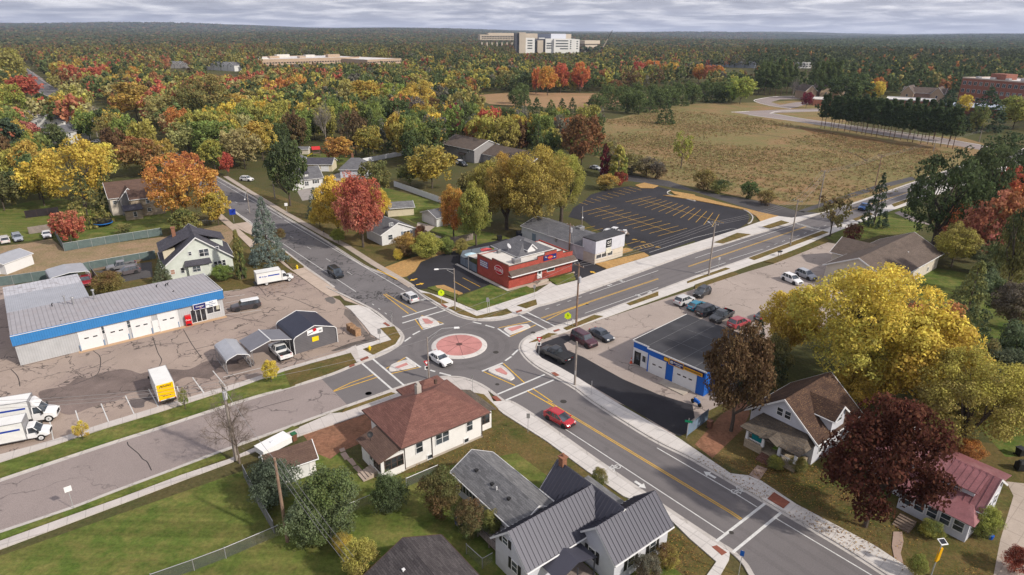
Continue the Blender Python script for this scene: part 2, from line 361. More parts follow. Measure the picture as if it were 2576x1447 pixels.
straw = ground_mat('straw', ((.45, .27, .105), (.38, .22, .085), (.34, .22, .09), (.6, .39, .18)), (.3, 1.2, 6), bmp=.25)
asph_new = asphalt('fresh_asphalt', (.030, .029, .034), 0, patch=.3)
asph_road = asphalt('road_asphalt', (.150, .138, .138), 0, patch=.12, fine=.18)
asph_side = asphalt('worn_asphalt', (.265, .222, .208), .7, (.06, .05, .05), .1, cs=.03, fine=.3)
asph_nw = asphalt('cracked_asphalt', (.155, .145, .147), .85, (.016, .016, .016), .16, cs=.16, fine=.25)
asph_lot = asphalt('old_lot_asphalt', (.325, .258, .215), .9, (.06, .048, .044), .14, cs=.13, warm=(.27, .21, .185), fine=.3)
asph_lot2 = asphalt('east_lot_asphalt', (.34, .285, .25), .7, (.07, .055, .05), .12, cs=.07, fine=.3)
asph_dark = asphalt('dark_lane', (.075, .07, .07), 0, patch=.3)
conc = concrete('concrete_new', (.56, .53, .50), 1.55, R(-49), amt=.08)
conc_ne = concrete('concrete_new_northeast', (.56, .53, .50), 1.55, R(31), amt=.06)
conc_old = concrete('concrete_old', (.40, .335, .28), 1.5, R(-50), amt=.3)
conc_sw = concrete('concrete_southwest', (.50, .46, .43), 1.6, R(29), amt=.12)
conc_tan = concrete('apron_concrete', (.46, .37, .30), 2.5, R(-50), amt=.3)
brickred = mat('warning_pad', (.25, .085, .055), .8, .2, 3)
pink = mat('coloured_concrete', (.50, .225, .205), .8, .16, .5, 8, dirt=(.28, .13, .12), dirtamt=.5)
def sheet(name, z, m, *pts): return struct(flatpoly(name, [p if isinstance(p, Vector) else V(*p) for p in pts], z, m))
def C(c, *xy): return [V(c, xy[i], xy[i+1]) for i in range(0, len(xy), 2)]
# base terrain, one sheet to the horizon (gently rolling far away)
b = MB(); rings = [0, 60, 120, 200, 320, 500, 800, 1300, 2200, 3600, 5500, 8000, 11000, 15000, 20000]
seg = 96
def far_z(r, a):
    if r < 2600: return 0.0
    t = min(1, (r-2600)/7000); return -12*t + t*(38*math.sin(a*3.1+1)+26*math.sin(a*7.3+2)*math.sin(r/2600)+16*math.sin(a*17+r/1900)) + 42*t*t
def gv(i, j):
    r = rings[i]; a = 2*math.pi*j/seg; return (r*math.cos(a), r*math.sin(a), far_z(r, a))
for i in range(1, len(rings)):
    for j in range(seg):
        if i == 1: b.face([gv(0, 0), gv(1, j), gv(1, j+1)])
        else: b.face([gv(i-1, j), gv(i, j), gv(i, j+1), gv(i-1, j+1)])
struct(b.obj('ground', woods))
# lawns and fields
sheet('lawn', .004, grass_lawn, *C('D', -400, 1500, -60, 1420, 610, 1185, 735, 1120, 860, 1130, 930, 1190, 1230, 1010, 1500, 1200, 1980, 1640, -900, 1900))
sheet('lawn_beside_sidewalk', .006, grass_mix, *C('D', 1220, 1010, 1300, 1060, 1460, 1160, 1560, 1230, 1700, 1330, 1900, 1480, 1780, 1490, 1500, 1290, 1300, 1140, 1000, 1195, 960, 1170, 1180, 1060))
sheet('verge_lawn', .004, grass_mix, *C('B8', -10, 560, 370, 765, 450, 800, 1240, 1255, 1500, 1440, 2273, 1447, 2273, 560, 1700, 500, 900, 330, 300, 150, -60, 120, -300, 300))
sheet('east_lawn', .006, grass_lawn, *C('D', 2240, 655, 2620, 720, 2700, 1140, 2530, 1150, 2450, 1060, 2300, 900, 2330, 770))
sheet('corner_lawn', .004, grass_lawn, *C('A8', 1230, 560, 1290, 520, 1560, 440, 1700, 420, 1800, 560, 1740, 620, 1450, 640, 1180, 720, 1030, 660, 1150, 590))
sheet('dry_field', .006, field, *C('D', 1540, 300, 1700, 262, 1900, 258, 2060, 250, 2160, 330, 2420, 345, 2600, 400, 2680, 420, 2500, 440, 2330, 490, 2110, 515, 1960, 516, 1740, 470, 1620, 445, 1500, 395, 1380, 350, 1290, 300, 1400, 290))
ck = MB(); ribbon(ck, smoothline(C('A4', -300, 900, 0, 940, 430, 992, 850, 1072, 1060, 1140, 1170, 1200), 5), .9, .03); struct(ck.obj('field_track', mat('track_soil', (.09, .06, .035), .95, .3)))
sheet('far_field', .006, ground_mat('pink_field', ((.30, .185, .10), (.36, .21, .12), (.24, .17, .08), (.40, .28, .16)), (.012, .08, 1)), *C('D', 1190, 240, 1300, 232, 1560, 236, 1640, 245, 1560, 268, 1440, 275, 1230, 262))
sheet('north_lawn', .006, grass_lawn, *C('D', -60, 540, 80, 505, 160, 500, 240, 520, 430, 530, 430, 575, 170, 612, 130, 600, -60, 620))
sheet('back_yard', .006, grass_lawn, *C('D', 960, 470, 1130, 515, 1130, 560, 1330, 610, 1250, 650, 1040, 560, 960, 530))
sheet('west_yard', .006, grass_mix, *C('D', 600, 580, 660, 600, 760, 690, 740, 712, 565, 735, 400, 780, 260, 800, 225, 680, 390, 642, 560, 645))
sheet('dirt_yard', .008, dirt, *C('D', -80, 628, 70, 612, 130, 600, 160, 628, 440, 592, 560, 565, 600, 580, 560, 640, 380, 636, 200, 668, -80, 720))
sheet('leafy_verge', .004, grass_mix, *C('A6', 300, 380, 900, 600, 1500, 780, 2100, 900, 1750, 1130, 1620, 1190, 1000, 890, 640, 660, 240, 420))
sheet('straw_bed', .012, straw, *C('B3', -40, 380, 40, 365, 110, 320, 160, 240, 290, 190, 480, 140, 460, 110, 200, 170, 0, 230, -160, 290))
sheet('playground_lawn', .006, grass_lawn, *C('A2', 420, 1310, 800, 1300, 1100, 1350, 1000, 1420, 480, 1400))
sheet('pine_row_grass', .008, ground_mat('pine_litter', ((.17, .11, .05), (.20, .10, .045), (.12, .09, .035), (.24, .14, .07)), (.05, .3, 3)), *C('A4', 560, 905, 760, 925, 1000, 970, 1400, 1040, 1750, 1080, 1830, 1130, 1650, 1150, 1100, 1090, 800, 1000))
# ---------------- road edges
seNE = C('B8', 1440, 1520, 1320, 1440, 1000, 1236, 490, 938, 0, 650)[:]+C('B7', 1780, 300, 1310, 5)+C('B3', 1500, 1330, 1300, 1215)
cornE = C('B3', 1180, 1150, 1090, 1080, 1035, 1010, 1028, 960, 1055, 915, 1110, 878, 1190, 845, 1290, 815)
neSE = C('B3', 1380, 780, 1740, 668)+C('A8', 0, 968, 240, 885, 420, 822, 1000, 605)+C('A8', 1170, 548, 1240, 522, 1560, 395, 1760, 322, 2100, 200, 2576, 60)
neNW = C('A8', 2576, -40, 2100, 90, 1700, 228, 1480, 305, 1210, 398, 985, 466, 780, 540, 590, 597, 440, 640, 200, 715, 0, 770)+C('B3', 1640, 470, 1300, 585, 1150, 625, 1060, 670)
cornN = C('B3', 900, 722, 760, 742, 600, 733, 480, 700, 380, 650, 290, 598)
nwNE = C('B3', 190, 530, 0, 392)+C('A6', 1500, 1212, 1250, 1060, 1000, 900, 640, 690, 340, 505, 0, 312)+C('D', 480, 405, 330, 322, 200, 250, 110, 205, 60, 165, 40, 145)
nwSW = C('D', 20, 145, 30, 170, 70, 215, 160, 262, 280, 335, 420, 420, 500, 480)+C('A6', 100, 622, 640, 1040, 830, 1188, 1120, 1395)+C('B2', 1060, 312, 1480, 520, 1640, 640)
cornW = C('B2', 1700, 690, 1765, 742, 1800, 800, 1780, 862, 1700, 922, 1560, 990)
swNW = C('B2', 1330, 1078, 1000, 1205)+C('B5', 1830, 112, 1220, 312, 780, 452, 0, 712, -400, 850)
swSE = C('B5', -400, 1250, 0, 1124, 560, 935, 900, 803, 1280, 662, 1700, 502, 2257, 300)+C('B6', 760, 283, 1070, 172, 1200, 130)
cornS = C('B3', 330, 1240, 400, 1234, 520, 1245, 640, 1288, 740, 1348)
seSW = C('B3', 860, 1440)+C('B7', 600, 5, 760, 100, 1000, 270, 1280, 470, 1640, 720, 1900, 900, 2320, 1180)+C('B8', 240, 1285, 330, 1370)+C('D', 1890, 1455, 1960, 1560)
edges = [smoothline(seNE+cornE+neSE, 4), smoothline(neNW+cornN+nwNE, 4), smoothline(nwSW+cornW+swNW, 4), smoothline(swSE+cornS+seSW, 4)]
road_outline = seNE+cornE+neSE+neNW+cornN+nwNE+nwSW+cornW+swNW+swSE+cornS+seSW
sm = edges[0]+edges[1]+edges[2]+edges[3]
struct(flatpoly('road', sm, .012, asph_road))
sheet('road_northwest_surface', .016, asph_nw, *(C('B3', 190, 533, 0, 395)+nwNE[2:]+nwSW[:-2]+C('B2', 1480, 522, 1700, 500, 2000, 420)))
sheet('road_southwest_surface', .016, asph_side, *(C('B2', 1000, 1207)+swNW[2:]+swSE[:6]+C('B5', 2257, 300)+C('B6', 765, 280)))
sheet('side_road', .014, asph_dark, *C('A8', 775, 545, 620, 490, 300, 395, 0, 300, -300, 245, -700, 190, -760, 130, -200, 215, 0, 287, 300, 340, 560, 380, 800, 450, 985, 466))
sheet('side_path', .014, asph_dark, *C('A8', 800, 450, 1100, 350, 1400, 255, 1700, 180, 1730, 205, 1420, 285, 1120, 375, 850, 462))
# kerbs : a step of 0.13 m with a flat gutter
kb = MB()
for e in edges: wallribbon(kb, e, .18, 0, .13, 0); ribbon(kb, e, .42, .020, .28)
struct(kb.obj('kerb', concrete('kerb_concrete', (.47, .44, .41), 3, 0, amt=.35)))
# ---------------- sidewalks : raised slabs
PZ = [0.0]
def pave(name, m, *polys, top=.09):
    b = MB()
    for p in polys: PZ[0] += .0035; slabpoly(b, p, 0, top+PZ[0])
    return struct(b.obj(name, m))
e0 = seNE[1:]+cornE+neSE[:2]
pave('sidewalk_east', conc, offset(smoothline(seNE+cornE, 4), -.1)+C('B3', 1160, 930, 1145, 970, 1150, 1020, 1200, 1072, 1340, 1142, 1500, 1232, 1830, 1447)+C('B7', 2000, 300, 2440, 600)+C('B8', 370, 762, 460, 800, 700, 960, 1240, 1245, 1520, 1430, 1600, 1500))
ne_o = offset(smoothline([V('B3', 1290, 815)]+neSE, 4), -.1)
pave('sidewalk_northeast', conc_ne, ne_o+C('A8', 2576, 90, 1760, 370, 1560, 440, 1300, 540, 1060, 632, 700, 790, 440, 872, 0, 1035)+C('B3', 1750, 722, 1600, 770, 1400, 850, 1250, 890, 1160, 930))
pave('sidewalk_north', conc_ne, offset(smoothline(neNW[5:]+cornN+nwNE[:2], 4), -.1)+C('B3', -60, 350, 130, 478, 400, 562, 645, 665, 1155, 500, 1275, 422, 1330, 447, 1500, 402, 1755, 307)+C('A8', 0, 700, 350, 590, 640, 490, 760, 505))
pave('sidewalk_northwest', conc_old, *[list(offset(C('A6', 640, 655, 800, 745, 1040, 880, 1250, 985, 1520, 1160, 1760, 1300, 1900, 1390), -.75))+list(offset(C('A6', 640, 655, 800, 745, 1040, 880, 1250, 985, 1520, 1160, 1760, 1300, 1900, 1390), .75))[::-1],
     list(offset(C('A6', 60, 300, 300, 450, 640, 655), -.75))+list(offset(C('A6', 60, 300, 300, 450, 640, 655), .75))[::-1]])
b = MB(); p = C('D', 592, 560, 640, 600, 680, 640); 
pave('sidewalk_west', conc_tan, C('A6', 540, 1100, 620, 1130, 730, 1230, 835, 1205, 830, 1190, 1120, 1395, 1180, 1440)+C('B2', 1060, 320, 1480, 528, 1380, 490, 1240, 442, 1190, 392, 1090, 405, 1000, 350, 760, 180, 660, 110),
     C('A5', 2130, 690, 2190, 670, 2430, 880, 2532, 960, 2480, 1010, 2350, 880), C('A5', 2290, 775, 2460, 750, 2532, 830, 2532, 900, 2420, 850))
pave('sidewalk_corner_west', conc, offset(smoothline([V('B2', 1480, 520), V('B2', 1640, 640)]+cornW, 4), -.1)+C('B2', 1400, 1052, 1350, 1050, 1300, 965, 1240, 940, 1410, 880, 1590, 835, 1500, 780, 1440, 700, 1300, 540, 1240, 500, 1380, 490))
pave('sidewalk_southwest', conc_sw, C('B2', 1350, 885, 1240, 942, 660, 1110, 60, 1300)+C('B5', 1650, 22, 1230, 150, 840, 268, 400, 412, 0, 522, -400, 640, -400, 700, 0, 580, 410, 448, 840, 308, 1240, 188, 1700, 40)+C('B2', 100, 1340, 650, 1142, 1280, 968, 1350, 1050, 1385, 1030))
pave('sidewalk_south', conc_sw, [V('B5', -400, 1290)]+C('B5', 0, 1190, 470, 1020, 950, 850, 1400, 680, 1760, 560)+C('B6', 250, 512, 420, 432, 640, 335, 722, 328, 760, 283, 1070, 172, 1200, 130)+offset(cornS, -.1)+C('B6', 1790, 300, 1740, 250, 1600, 190, 1400, 150, 1190, 262, 920, 322, 450, 482, 0, 640)+C('B5', 1800, 575, 1430, 712, 960, 892, 480, 1072, 0, 1252, -400, 1380))
se_o = offset(smoothline(seSW[:-3], 3), -.1)
pave('sidewalk_southeast', conc, se_o+C('B8', 240, 1310, 235, 1345, 165, 1470, 70, 1470, 148, 1359)+C('B7', 2100, 1150, 1960, 1010, 1870, 930, 1540, 790, 1240, 582, 900, 330, 540, 102, 420, 0))
# verges
def verge(m, *polys):
    b = MB()
    for p in polys: PZ[0] += .0012; slabpoly(b, p, 0, .12+PZ[0])
    struct(b.obj('verge', m))
verge(mulch, C('B3', 1090, 940, 1170, 900, 1258, 857, 1335, 865, 1270, 885, 1150, 930), C('B3', 1385, 815, 1650, 702, 1728, 712, 1415, 833), C('B3', 1928, 603, 2202, 500, 2202, 535, 1960, 620),
      C('A8', -60, 1005, 0, 982, 240, 897, 275, 905, 0, 1000, -60, 1020), C('A8', 420, 822, 1000, 608, 1045, 620, 465, 838),
      C('B3', 165, 512, 240, 520, 400, 598, 330, 606), C('B3', 395, 640, 450, 625, 640, 712, 900, 648, 945, 682, 860, 707, 640, 733, 490, 692), C('B3', 985, 620, 1150, 568, 1160, 612, 1065, 645),
      C('A8', 150, 700, 330, 625, 437, 636, 220, 708), C('A8', 525, 578, 675, 527, 738, 545, 585, 590), C('A8', 1235, 517, 1370, 465, 1400, 478, 1260, 530), C('A8', 1540, 400, 1700, 345, 1720, 360, 1560, 420),
      C('B2', 1590, 722, 1730, 704, 1790, 800, 1740, 878, 1520, 985, 1420, 930, 1560, 880, 1705, 838), C('B6', 720, 330, 745, 300, 1060, 190, 1090, 198), C('B6', 1205, 150, 1345, 92, 1372, 98, 1225, 152),
      C('B6', 1610, 190, 1700, 205, 1800, 305, 1760, 315))
verge(grass_mix, C('B2', 1300, 967, 1350, 1048, 1290, 1080, 1000, 1195, 700, 1300, 640, 1152, 900, 1075), C('A8', 0, 1032, 290, 932, 342, 945, 0, 1062), C('A8', 540, 850, 1010, 668, 1045, 690, 620, 862))
verge(grass_lawn, C('B2', 700, 1300, 640, 1152, 100, 1345)+C('B5', 1700, 50, 1240, 200, 840, 320, 410, 460, 0, 592, -400, 720, -400, 835, 0, 698, 780, 440, 1220, 300, 1830, 100),
      [V('B5', -400, 1262)]+C('B5', 0, 1136, 560, 947, 900, 815, 1280, 672, 1700, 514, 1740, 545, 1400, 672, 950, 838, 470, 1008, 0, 1178, -400, 1300), C('B6', 215, 510, 380, 425, 425, 435, 250, 505))
verge(grass_lawn, C('B3', 470, 560, 490, 548, 760, 440, 905, 500, 1070, 455, 1155, 498, 640, 662, 470, 590), C('B3', 1262, 400, 1470, 340, 1490, 390, 1330, 443), C('B3', 215, 468, 290, 450, 470, 520, 460, 560), C('A7', 20, 1420, 60, 1395, 150, 1447, 30, 1447))
verge(straw, C('B3', 285, 452, 360, 445, 520, 515, 480, 525, 300, 470), C('B3', 1660, 262, 2080, 165, 2120, 192, 1755, 303), C('A7', 1700, 1060, 1850, 1010, 1920, 1030, 1730, 1090),
      C('A8', -420, 60, 0, 335, 300, 410, 520, 465, 650, 492, 600, 505, 510, 532, 480, 495, 400, 445, 0, 368, -250, 330, -640, 210, -620, 190)[1:11], C('A7', 1940, 390, 2030, 365, 2170, 395, 2120, 418, 1990, 415), C('A7', 2290, 445, 2532, 485, 2532, 525, 2330, 478))
verge(grass_mix, C('A6', 590, 1090, 640, 1045, 835, 1195, 730, 1225))
# red warning pads
pd = MB()
for q in (C('B3', 1278, 1200, 1312, 1195, 1352, 1222, 1318, 1230), C('B3', 1296, 838, 1345, 822, 1360, 832, 1310, 848), C('B3', 330, 612, 350, 607, 392, 632, 372, 640), C('B3', 975, 672, 1025, 655, 1032, 668, 985, 684), C('B2', 1615, 672, 1640, 662, 1690, 695, 1665, 704),
          C('B2', 1390, 1028, 1465, 1000, 1480, 1018, 1402, 1048), C('B2', 1282, 1092, 1335, 1073, 1340, 1088, 1290, 1108), C('B6', 1100, 178, 1155, 152, 1170, 160, 1115, 184), C('B6', 1752, 220, 1785, 214, 1822, 245, 1790, 252), C('B8', 115, 1258, 150, 1248, 220, 1298, 185, 1318),
          C('B8', 500, 925, 545, 880, 655, 950, 610, 992)): slabpoly(pd, q, .11, .155)
struct(pd.obj('warning_pads', brickred))
# ---------------- lots
sheet('lot_west', .012, asph_lot, *(C('D', -100, 1180, 0, 1148, 240, 1078, 620, 975)+C('B2', 660, 1108, 1240, 938, 1410, 880, 1590, 833, 1500, 780, 1440, 700, 1300, 540, 1240, 500, 1190, 440, 1000, 350, 760, 185, 700, 160, 340, 300, 200, 340, 40, 350)+C('D', 555, 800, 200, 860, 20, 700, -100, 715)))
sheet('lot_west_repair', .018, asphalt('dark_patch', (.175, .135, .12), .5, patch=.5), *smoothline([p+Vector((rnd.uniform(-.5, .5), rnd.uniform(-.5, .5))) for p in C('D', 108, 1000, 104, 980, 165, 970, 200, 952, 236, 950, 262, 936, 300, 932, 338, 930, 346, 944, 370, 935, 420, 925, 470, 928, 530, 905, 575, 912, 625, 900, 640, 915, 600, 930, 560, 935, 520, 952, 470, 950, 430, 968, 372, 985, 330, 990, 290, 1012, 230, 1022, 170, 1040, 130, 1030)], 4))
b = MB(); bd = C('B1', 785, 1040, 2250, 680)
ribbon(b, offset(bd, .0), 1.2, .03, .55); struct(b.obj('building_apron', mat('tan_apron', (.50, .33, .20), .8, .15)))
sheet('lot_east', .012, asph_lot2, *(C('B3', 1162, 935, 1250, 892, 1400, 852, 1600, 772, 1750, 724)+C('A8', 0, 1060, 340, 948, 620, 862, 1040, 695, 1190, 725, 1230, 800)+C('D', 2200, 720, 2150, 790, 1970, 860, 1830, 1010, 1770, 1040, 1740, 1075, 1690, 1100)+C('B3', 1990, 1500, 1830, 1447, 1500, 1230, 1340, 1140, 1200, 1070, 1152, 1020, 1148, 970)))
sheet('dark_drive', .018, asph_new, *(C('B3', 1160, 965, 1210, 935, 1330, 890, 1420, 870, 1480, 900, 1390, 945, 1420, 1000, 1560, 1060, 1700, 1140, 1900, 1250, 2202, 1380)+C('B4', 250, 1190, 700, 1330)+C('B7', 2140, 130, 2100, 160, 2070, 260, 2010, 290, 1510, 0)+C('B3', 1500, 1232, 1340, 1142, 1200, 1072, 1152, 1020)))
sheet('lot_bar', .014, asph_new, *C('B3', 40, 370, 110, 330, 160, 245, 290, 190, 480, 135, 700, 80, 900, 40, 940, 70, 700, 140, 620, 200, 560, 250, 640, 350, 900, 470, 760, 440, 520, 515, 360, 445, 215, 470, 130, 478))
sheet('lot_bar_east', .014, asph_new, *C('B3', 1470, 200, 1560, 170, 1660, 262, 1752, 306, 1500, 402, 1440, 330))
sheet('lot_north', .014, asph_new, *C('A7', 1440, 540, 1330, 610, 1280, 700, 1440, 740, 1560, 830, 1800, 880, 1870, 990, 2110, 1083, 2532, 935)+C('A8', 0, 695, 340, 590, 410, 545, 430, 500, 400, 450, 0, 365)+C('A7', 2532, 545, 2330, 495, 2255, 465, 2290, 432, 2170, 400, 1990, 415, 1890, 395, 1700, 420, 1500, 480))
kb = MB(); wallribbon(kb, smoothline(C('A7', 2290, 440, 2262, 455, 2275, 478, 2400, 510, 2532, 545)+C('A8', 0, 362, 200, 392, 380, 440, 450, 490, 440, 535, 415, 552), 4), .3, 0, .15)
wallribbon(kb, C('B3', 465, 262, 640, 355, 905, 490), .5, 0, .16)
struct(kb.obj('lot_kerb', concrete('lot_kerb_concrete', (.5, .47, .43), 3, 0)))
sheet('bar_walk', .02, conc_tan, *C('B3', 620, 345, 640, 340, 905, 470, 1190, 405, 1250, 412, 1480, 322, 1485, 335, 1275, 425, 1130, 460, 905, 500))
sheet('red_drive', .012, reddirt, *(C('B6', 450, 480, 920, 322, 930, 480, 840, 540, 700, 600, 640, 645, 540, 605, 500, 540)))
sheet('red_lane', .012, reddirt, *C('B8', 0, 545, 180, 340, 350, 230, 380, 330, 330, 440, 120, 640))
sheet('driveway', .012, conc_old, *C('B8', 2060, 1460, 2110, 1200, 2200, 900, 2150, 800, 2330, 820, 2330, 1460))
sheet('driveway_north', .012, concrete('drive_slab', (.30, .27, .25), 2), *C('A6', 760, 430, 1030, 410, 1060, 300, 1200, 260, 1300, 320, 1250, 400, 1000, 470, 960, 520, 820, 540))
sheet('drive_garage', .012, conc_old, *C('A6', 1960, 750, 2140, 790, 2060, 850, 2200, 900, 2120, 930, 1940, 840))
sheet('drive_corner', .012, asph_side, *C('A8', 1560, 465, 1600, 450, 1830, 540, 1840, 560, 1700, 530))
sheet('parking_yard', .012, asph_dark, *C('B1', 920, 230, 1340, 150, 1500, 130, 1510, 280, 1220, 330, 1150, 260))
sheet('far_street', .014, asph_side, *C('A1', 215, 445, 300, 480, 420, 560, 560, 700, 640, 740, 500, 740, 480, 690, 350, 560, 230, 480))
sheet('east_lane', .014, asph_side, *C('A4', 0, 775, 210, 765, 420, 755, 760, 745, 760, 770, 350, 785, 720, 850, 1200, 920, 1700, 990, 2120, 1050, 2300, 1100, 2300, 1130, 1900, 1060, 1200, 955, 660, 870, 150, 800))
sheet('east_lane_loop', .014, asph_side, *C('A4', 210, 665, 400, 640, 780, 630, 780, 660, 420, 668, 340, 690, 420, 715, 560, 690, 700, 690, 560, 735, 500, 748, 330, 720, 215, 690))
kb = MB()
for q in (C('A4', 700, 655, 420, 640, 215, 668, 215, 690, 330, 722, 510, 748), C('A4', 0, 778, 150, 770), C('A4', 150, 802, 660, 872, 1200, 958, 1900, 1062), C('A4', 330, 790, 420, 768, 760, 768), C('A4', 350, 790, 720, 850, 1700, 985, 2300, 1095)):
    wallribbon(kb, smoothline(q, 3), .9, 0, .14)
struct(kb.obj('lane_kerb', conc_ne))
# red brick lawn path, patio stones
ps = MB()
for q in (C('B6', 700, 580, 735, 568, 745, 590, 712, 602), C('B6', 708, 610, 745, 597, 775, 640, 740, 655), C('B6', 752, 650, 790, 640, 822, 685, 795, 695), C('B6', 795, 702, 830, 692, 865, 730, 835, 745), C('B6', 840, 748, 880, 730, 905, 760, 868, 782), C('B8', 375, 755, 430, 690, 500, 715, 445, 795), C('B8', 1370, 1150, 1430, 1150, 1440, 1220, 1420, 1300, 1440, 1370, 1380, 1350, 1360, 1250)):
    slabpoly(ps, q, 0, .07)
struct(ps.obj('stepping_stones', concrete('stone_path', (.36, .26, .21), 9, 0, amt=.2)))
# ---------------- central island and splitters
cc = V('B3', 490, 962); rr = (V('B3', 731, 962)-V('B3', 247, 962)).length/2
def ringpts(c, r, n=48): return [(c.x+r*math.cos(2*math.pi*i/n), c.y+r*math.sin(2*math.pi*i/n)) for i in range(n)]
b = MB(); b.hull([(*p, 0) for p in ringpts(cc, rr)], [(*p, .07) for p in ringpts(cc, rr-.12)], cap=False); b.hull([(*p, .07) for p in ringpts(cc, rr-.12)], [(*p, .17) for p in ringpts(cc, rr*.815)], cap=False)
struct(b.obj('roundabout_apron', conc))
b = MB(); k = 48; ci = ringpts(cc, rr*.815)
for i in range(k): b.face([(*ci[i], .17), (*ci[(i+1) % k], .17), (cc.x, cc.y, .30)])
struct(b.obj('roundabout_centre', pink))
b = MB()
for i in range(8):
    a = 2*math.pi*(i+.3)/8; ribbon(b, [cc.copy(), cc+Vector((math.cos(a), math.sin(a)))*rr*.8], .05, .0)
jt = []
b2 = MB()
for i in range(8):
    a = 2*math.pi*(i+.3)/8; d = Vector((math.cos(a), math.sin(a))); s = Vector((-d.y, d.x))*.03
    p, q = cc+d*.4, cc+d*rr*.8
    b2.face([((p-s).x, (p-s).y, .302), ((q-s).x, (q-s).y, .184), ((q+s).x, (q+s).y, .184), ((p+s).x, (p+s).y, .302)])
b2.face([(cc.x+.5*math.cos(t), cc.y+.5*math.sin(t), .309) for t in [i*math.pi/8 for i in range(16)]])
struct(b2.obj('island_joints', mat('joint_dark', (.12, .06, .055), .9)))
spl = MB(); spk = MB()
def splitter(P, Q):
    P = smoothline(P+[P[0]], 4)[:-1]; c = sum(P, Vector((0, 0)))/len(P)
    spl.hull([(p.x, p.y, 0) for p in P][::1], [(p.x, p.y, .15) for p in [c+(p-c)*.95 for p in P]], cap=False)
    I = [c+(p-c)*.95 for p in P]
    ar = sum(I[i].x*I[(i+1) % len(I)].y-I[(i+1) % len(I)].x*I[i].y for i in range(len(I)))
    for i in range(len(I)):
        t = [(I[i].x, I[i].y, .15), (I[(i+1) % len(I)].x, I[(i+1) % len(I)].y, .15), (c.x, c.y, .16)]
        spl.face(t if ar > 0 else t[::-1])
    spk.prism([(p.x, p.y) for p in Q], .1, .185)
splitter(C('B3', 135, 740, 165, 712, 240, 720, 315, 765, 300, 785, 190, 808, 160, 795), C('B3', 170, 735, 215, 735, 268, 765, 255, 778, 200, 780))
splitter(C('B3', 865, 830, 900, 805, 1060, 780, 1097, 792, 1090, 812, 950, 862, 915, 868), C('B3', 905, 822, 1020, 793, 1045, 805, 945, 845))
splitter(C('B3', 740, 1170, 790, 1140, 860, 1135, 960, 1225, 955, 1252, 910, 1258, 750, 1195), C('B3', 798, 1172, 850, 1158, 905, 1205, 895, 1222, 810, 1190))
splitter(C('B2', 1672, 1118, 1710, 1075, 1860, 1030, 1910, 1050, 1945, 1085, 1920, 1105, 1700, 1145), C('B2', 1735, 1110, 1850, 1065, 1868, 1085, 1770, 1120))
struct(spl.obj('splitter_island', conc)); struct(spk.obj('splitter_infill', pink))
# ---------------- markings
wm = MB(); ym = MB(); z = .022; wm.zi = 0; ym.zi = .0001
for q in ((('B3', 0, 716), ('B3', 300, 628)), (('B3', 0, 768), ('B3', 375, 655)), (('B3', 1070, 672), ('B3', 1335, 805)), (('B3', 1003, 695), ('B3', 1262, 832)), (('B3', 820, 1380), ('B3', 1225, 1210)), (('B3', 890, 1430), ('B3', 1305, 1255)),
          (('B2', 1412, 1065), ('B2', 1712, 1325)), (('B2', 1515, 1018), ('B2', 1830, 1285)), (('B8', 148, 1214), ('B8', 485, 952)), (('B8', 262, 1290), ('B8', 595, 1016))):
    ribbon(wm, [V(*q[0]), V(*q[1])], .3, z)
for q in (C('B8', 555, 1052, 1215, 1445, 1400, 1560), C('B7', 1825, 383, 2447, 745)+C('B8', 430, 978), C('B7', 870, 105, 1240, 345, 2390, 1098), C('A6', -200, 240, 340, 550, 620, 712), C('A6', 640, 730, 1840, 1432),
          C('A5', 2330, 645, 2500, 770), C('A6', 625, 962, 1350, 1440), C('A6', 165, 652, 312, 750), C('B3', 1612, 515, 2202, 315), C('B3', 1570, 683, 2202, 462), C('A8', 0, 820, 780, 560), C('A8', 0, 937, 240, 855), C('A8', 1210, 405, 1700, 245), C('A8', 1500, 370, 1690, 300),
          C('A8', 780, 540, 1010, 600), C('A8', 800, 553, 1030, 615), C('A8', 270, 830, 535, 748), C('A8', 790, 545, 1000, 605)): ribbon(wm, q, .13, z)
for a, c, n in (((1170, 735), (1270, 625), 0),): pass
for q in (C('B3', 605, 757, 680, 775), C('B3', 715, 785, 792, 808), C('B3', 90, 868, 152, 835), C('B3', 20, 925, 72, 888), C('B3', 945, 1045, 998, 995), C('B3', 885, 1092, 938, 1055), C('B3', 320, 1195, 418, 1220), C('B3', 240, 1172, 282, 1185),
          C('B3', 822, 815, 925, 885), C('B3', 685, 1182, 865, 1110), C('B3', 180, 822, 355, 773), C('B2', 1845, 1003, 1990, 1103)): ribbon(wm, q, .32, z)
dashes(wm, V('B3', 1230, 650), V('B3', 1600, 520), 4, .35, .13, z); dashes(wm, V('A6', -150, 360), V('A6', 1500, 1390), 11, .22, .1, z); dashes(wm, V('B2', 1510, 475), V('B2', 1700, 610), 3, .3, .13, z)
dashes(wm, V('A8', 560, 735), V('A8', 1060, 550), 9, .4, .12, z)
for q in (C('B3', 1195, 725, 2202, 385), C('A8', -50, 885, 870, 573), C('A8', 1190, 455, 1700, 295), C('B7', 905, -8, 1030, 68, 1840, 558, 2447, 925)+C('B8', 320, 1062)): ribbon(ym, q, .11, z, .13); ribbon(ym, q, .11, z, -.13)
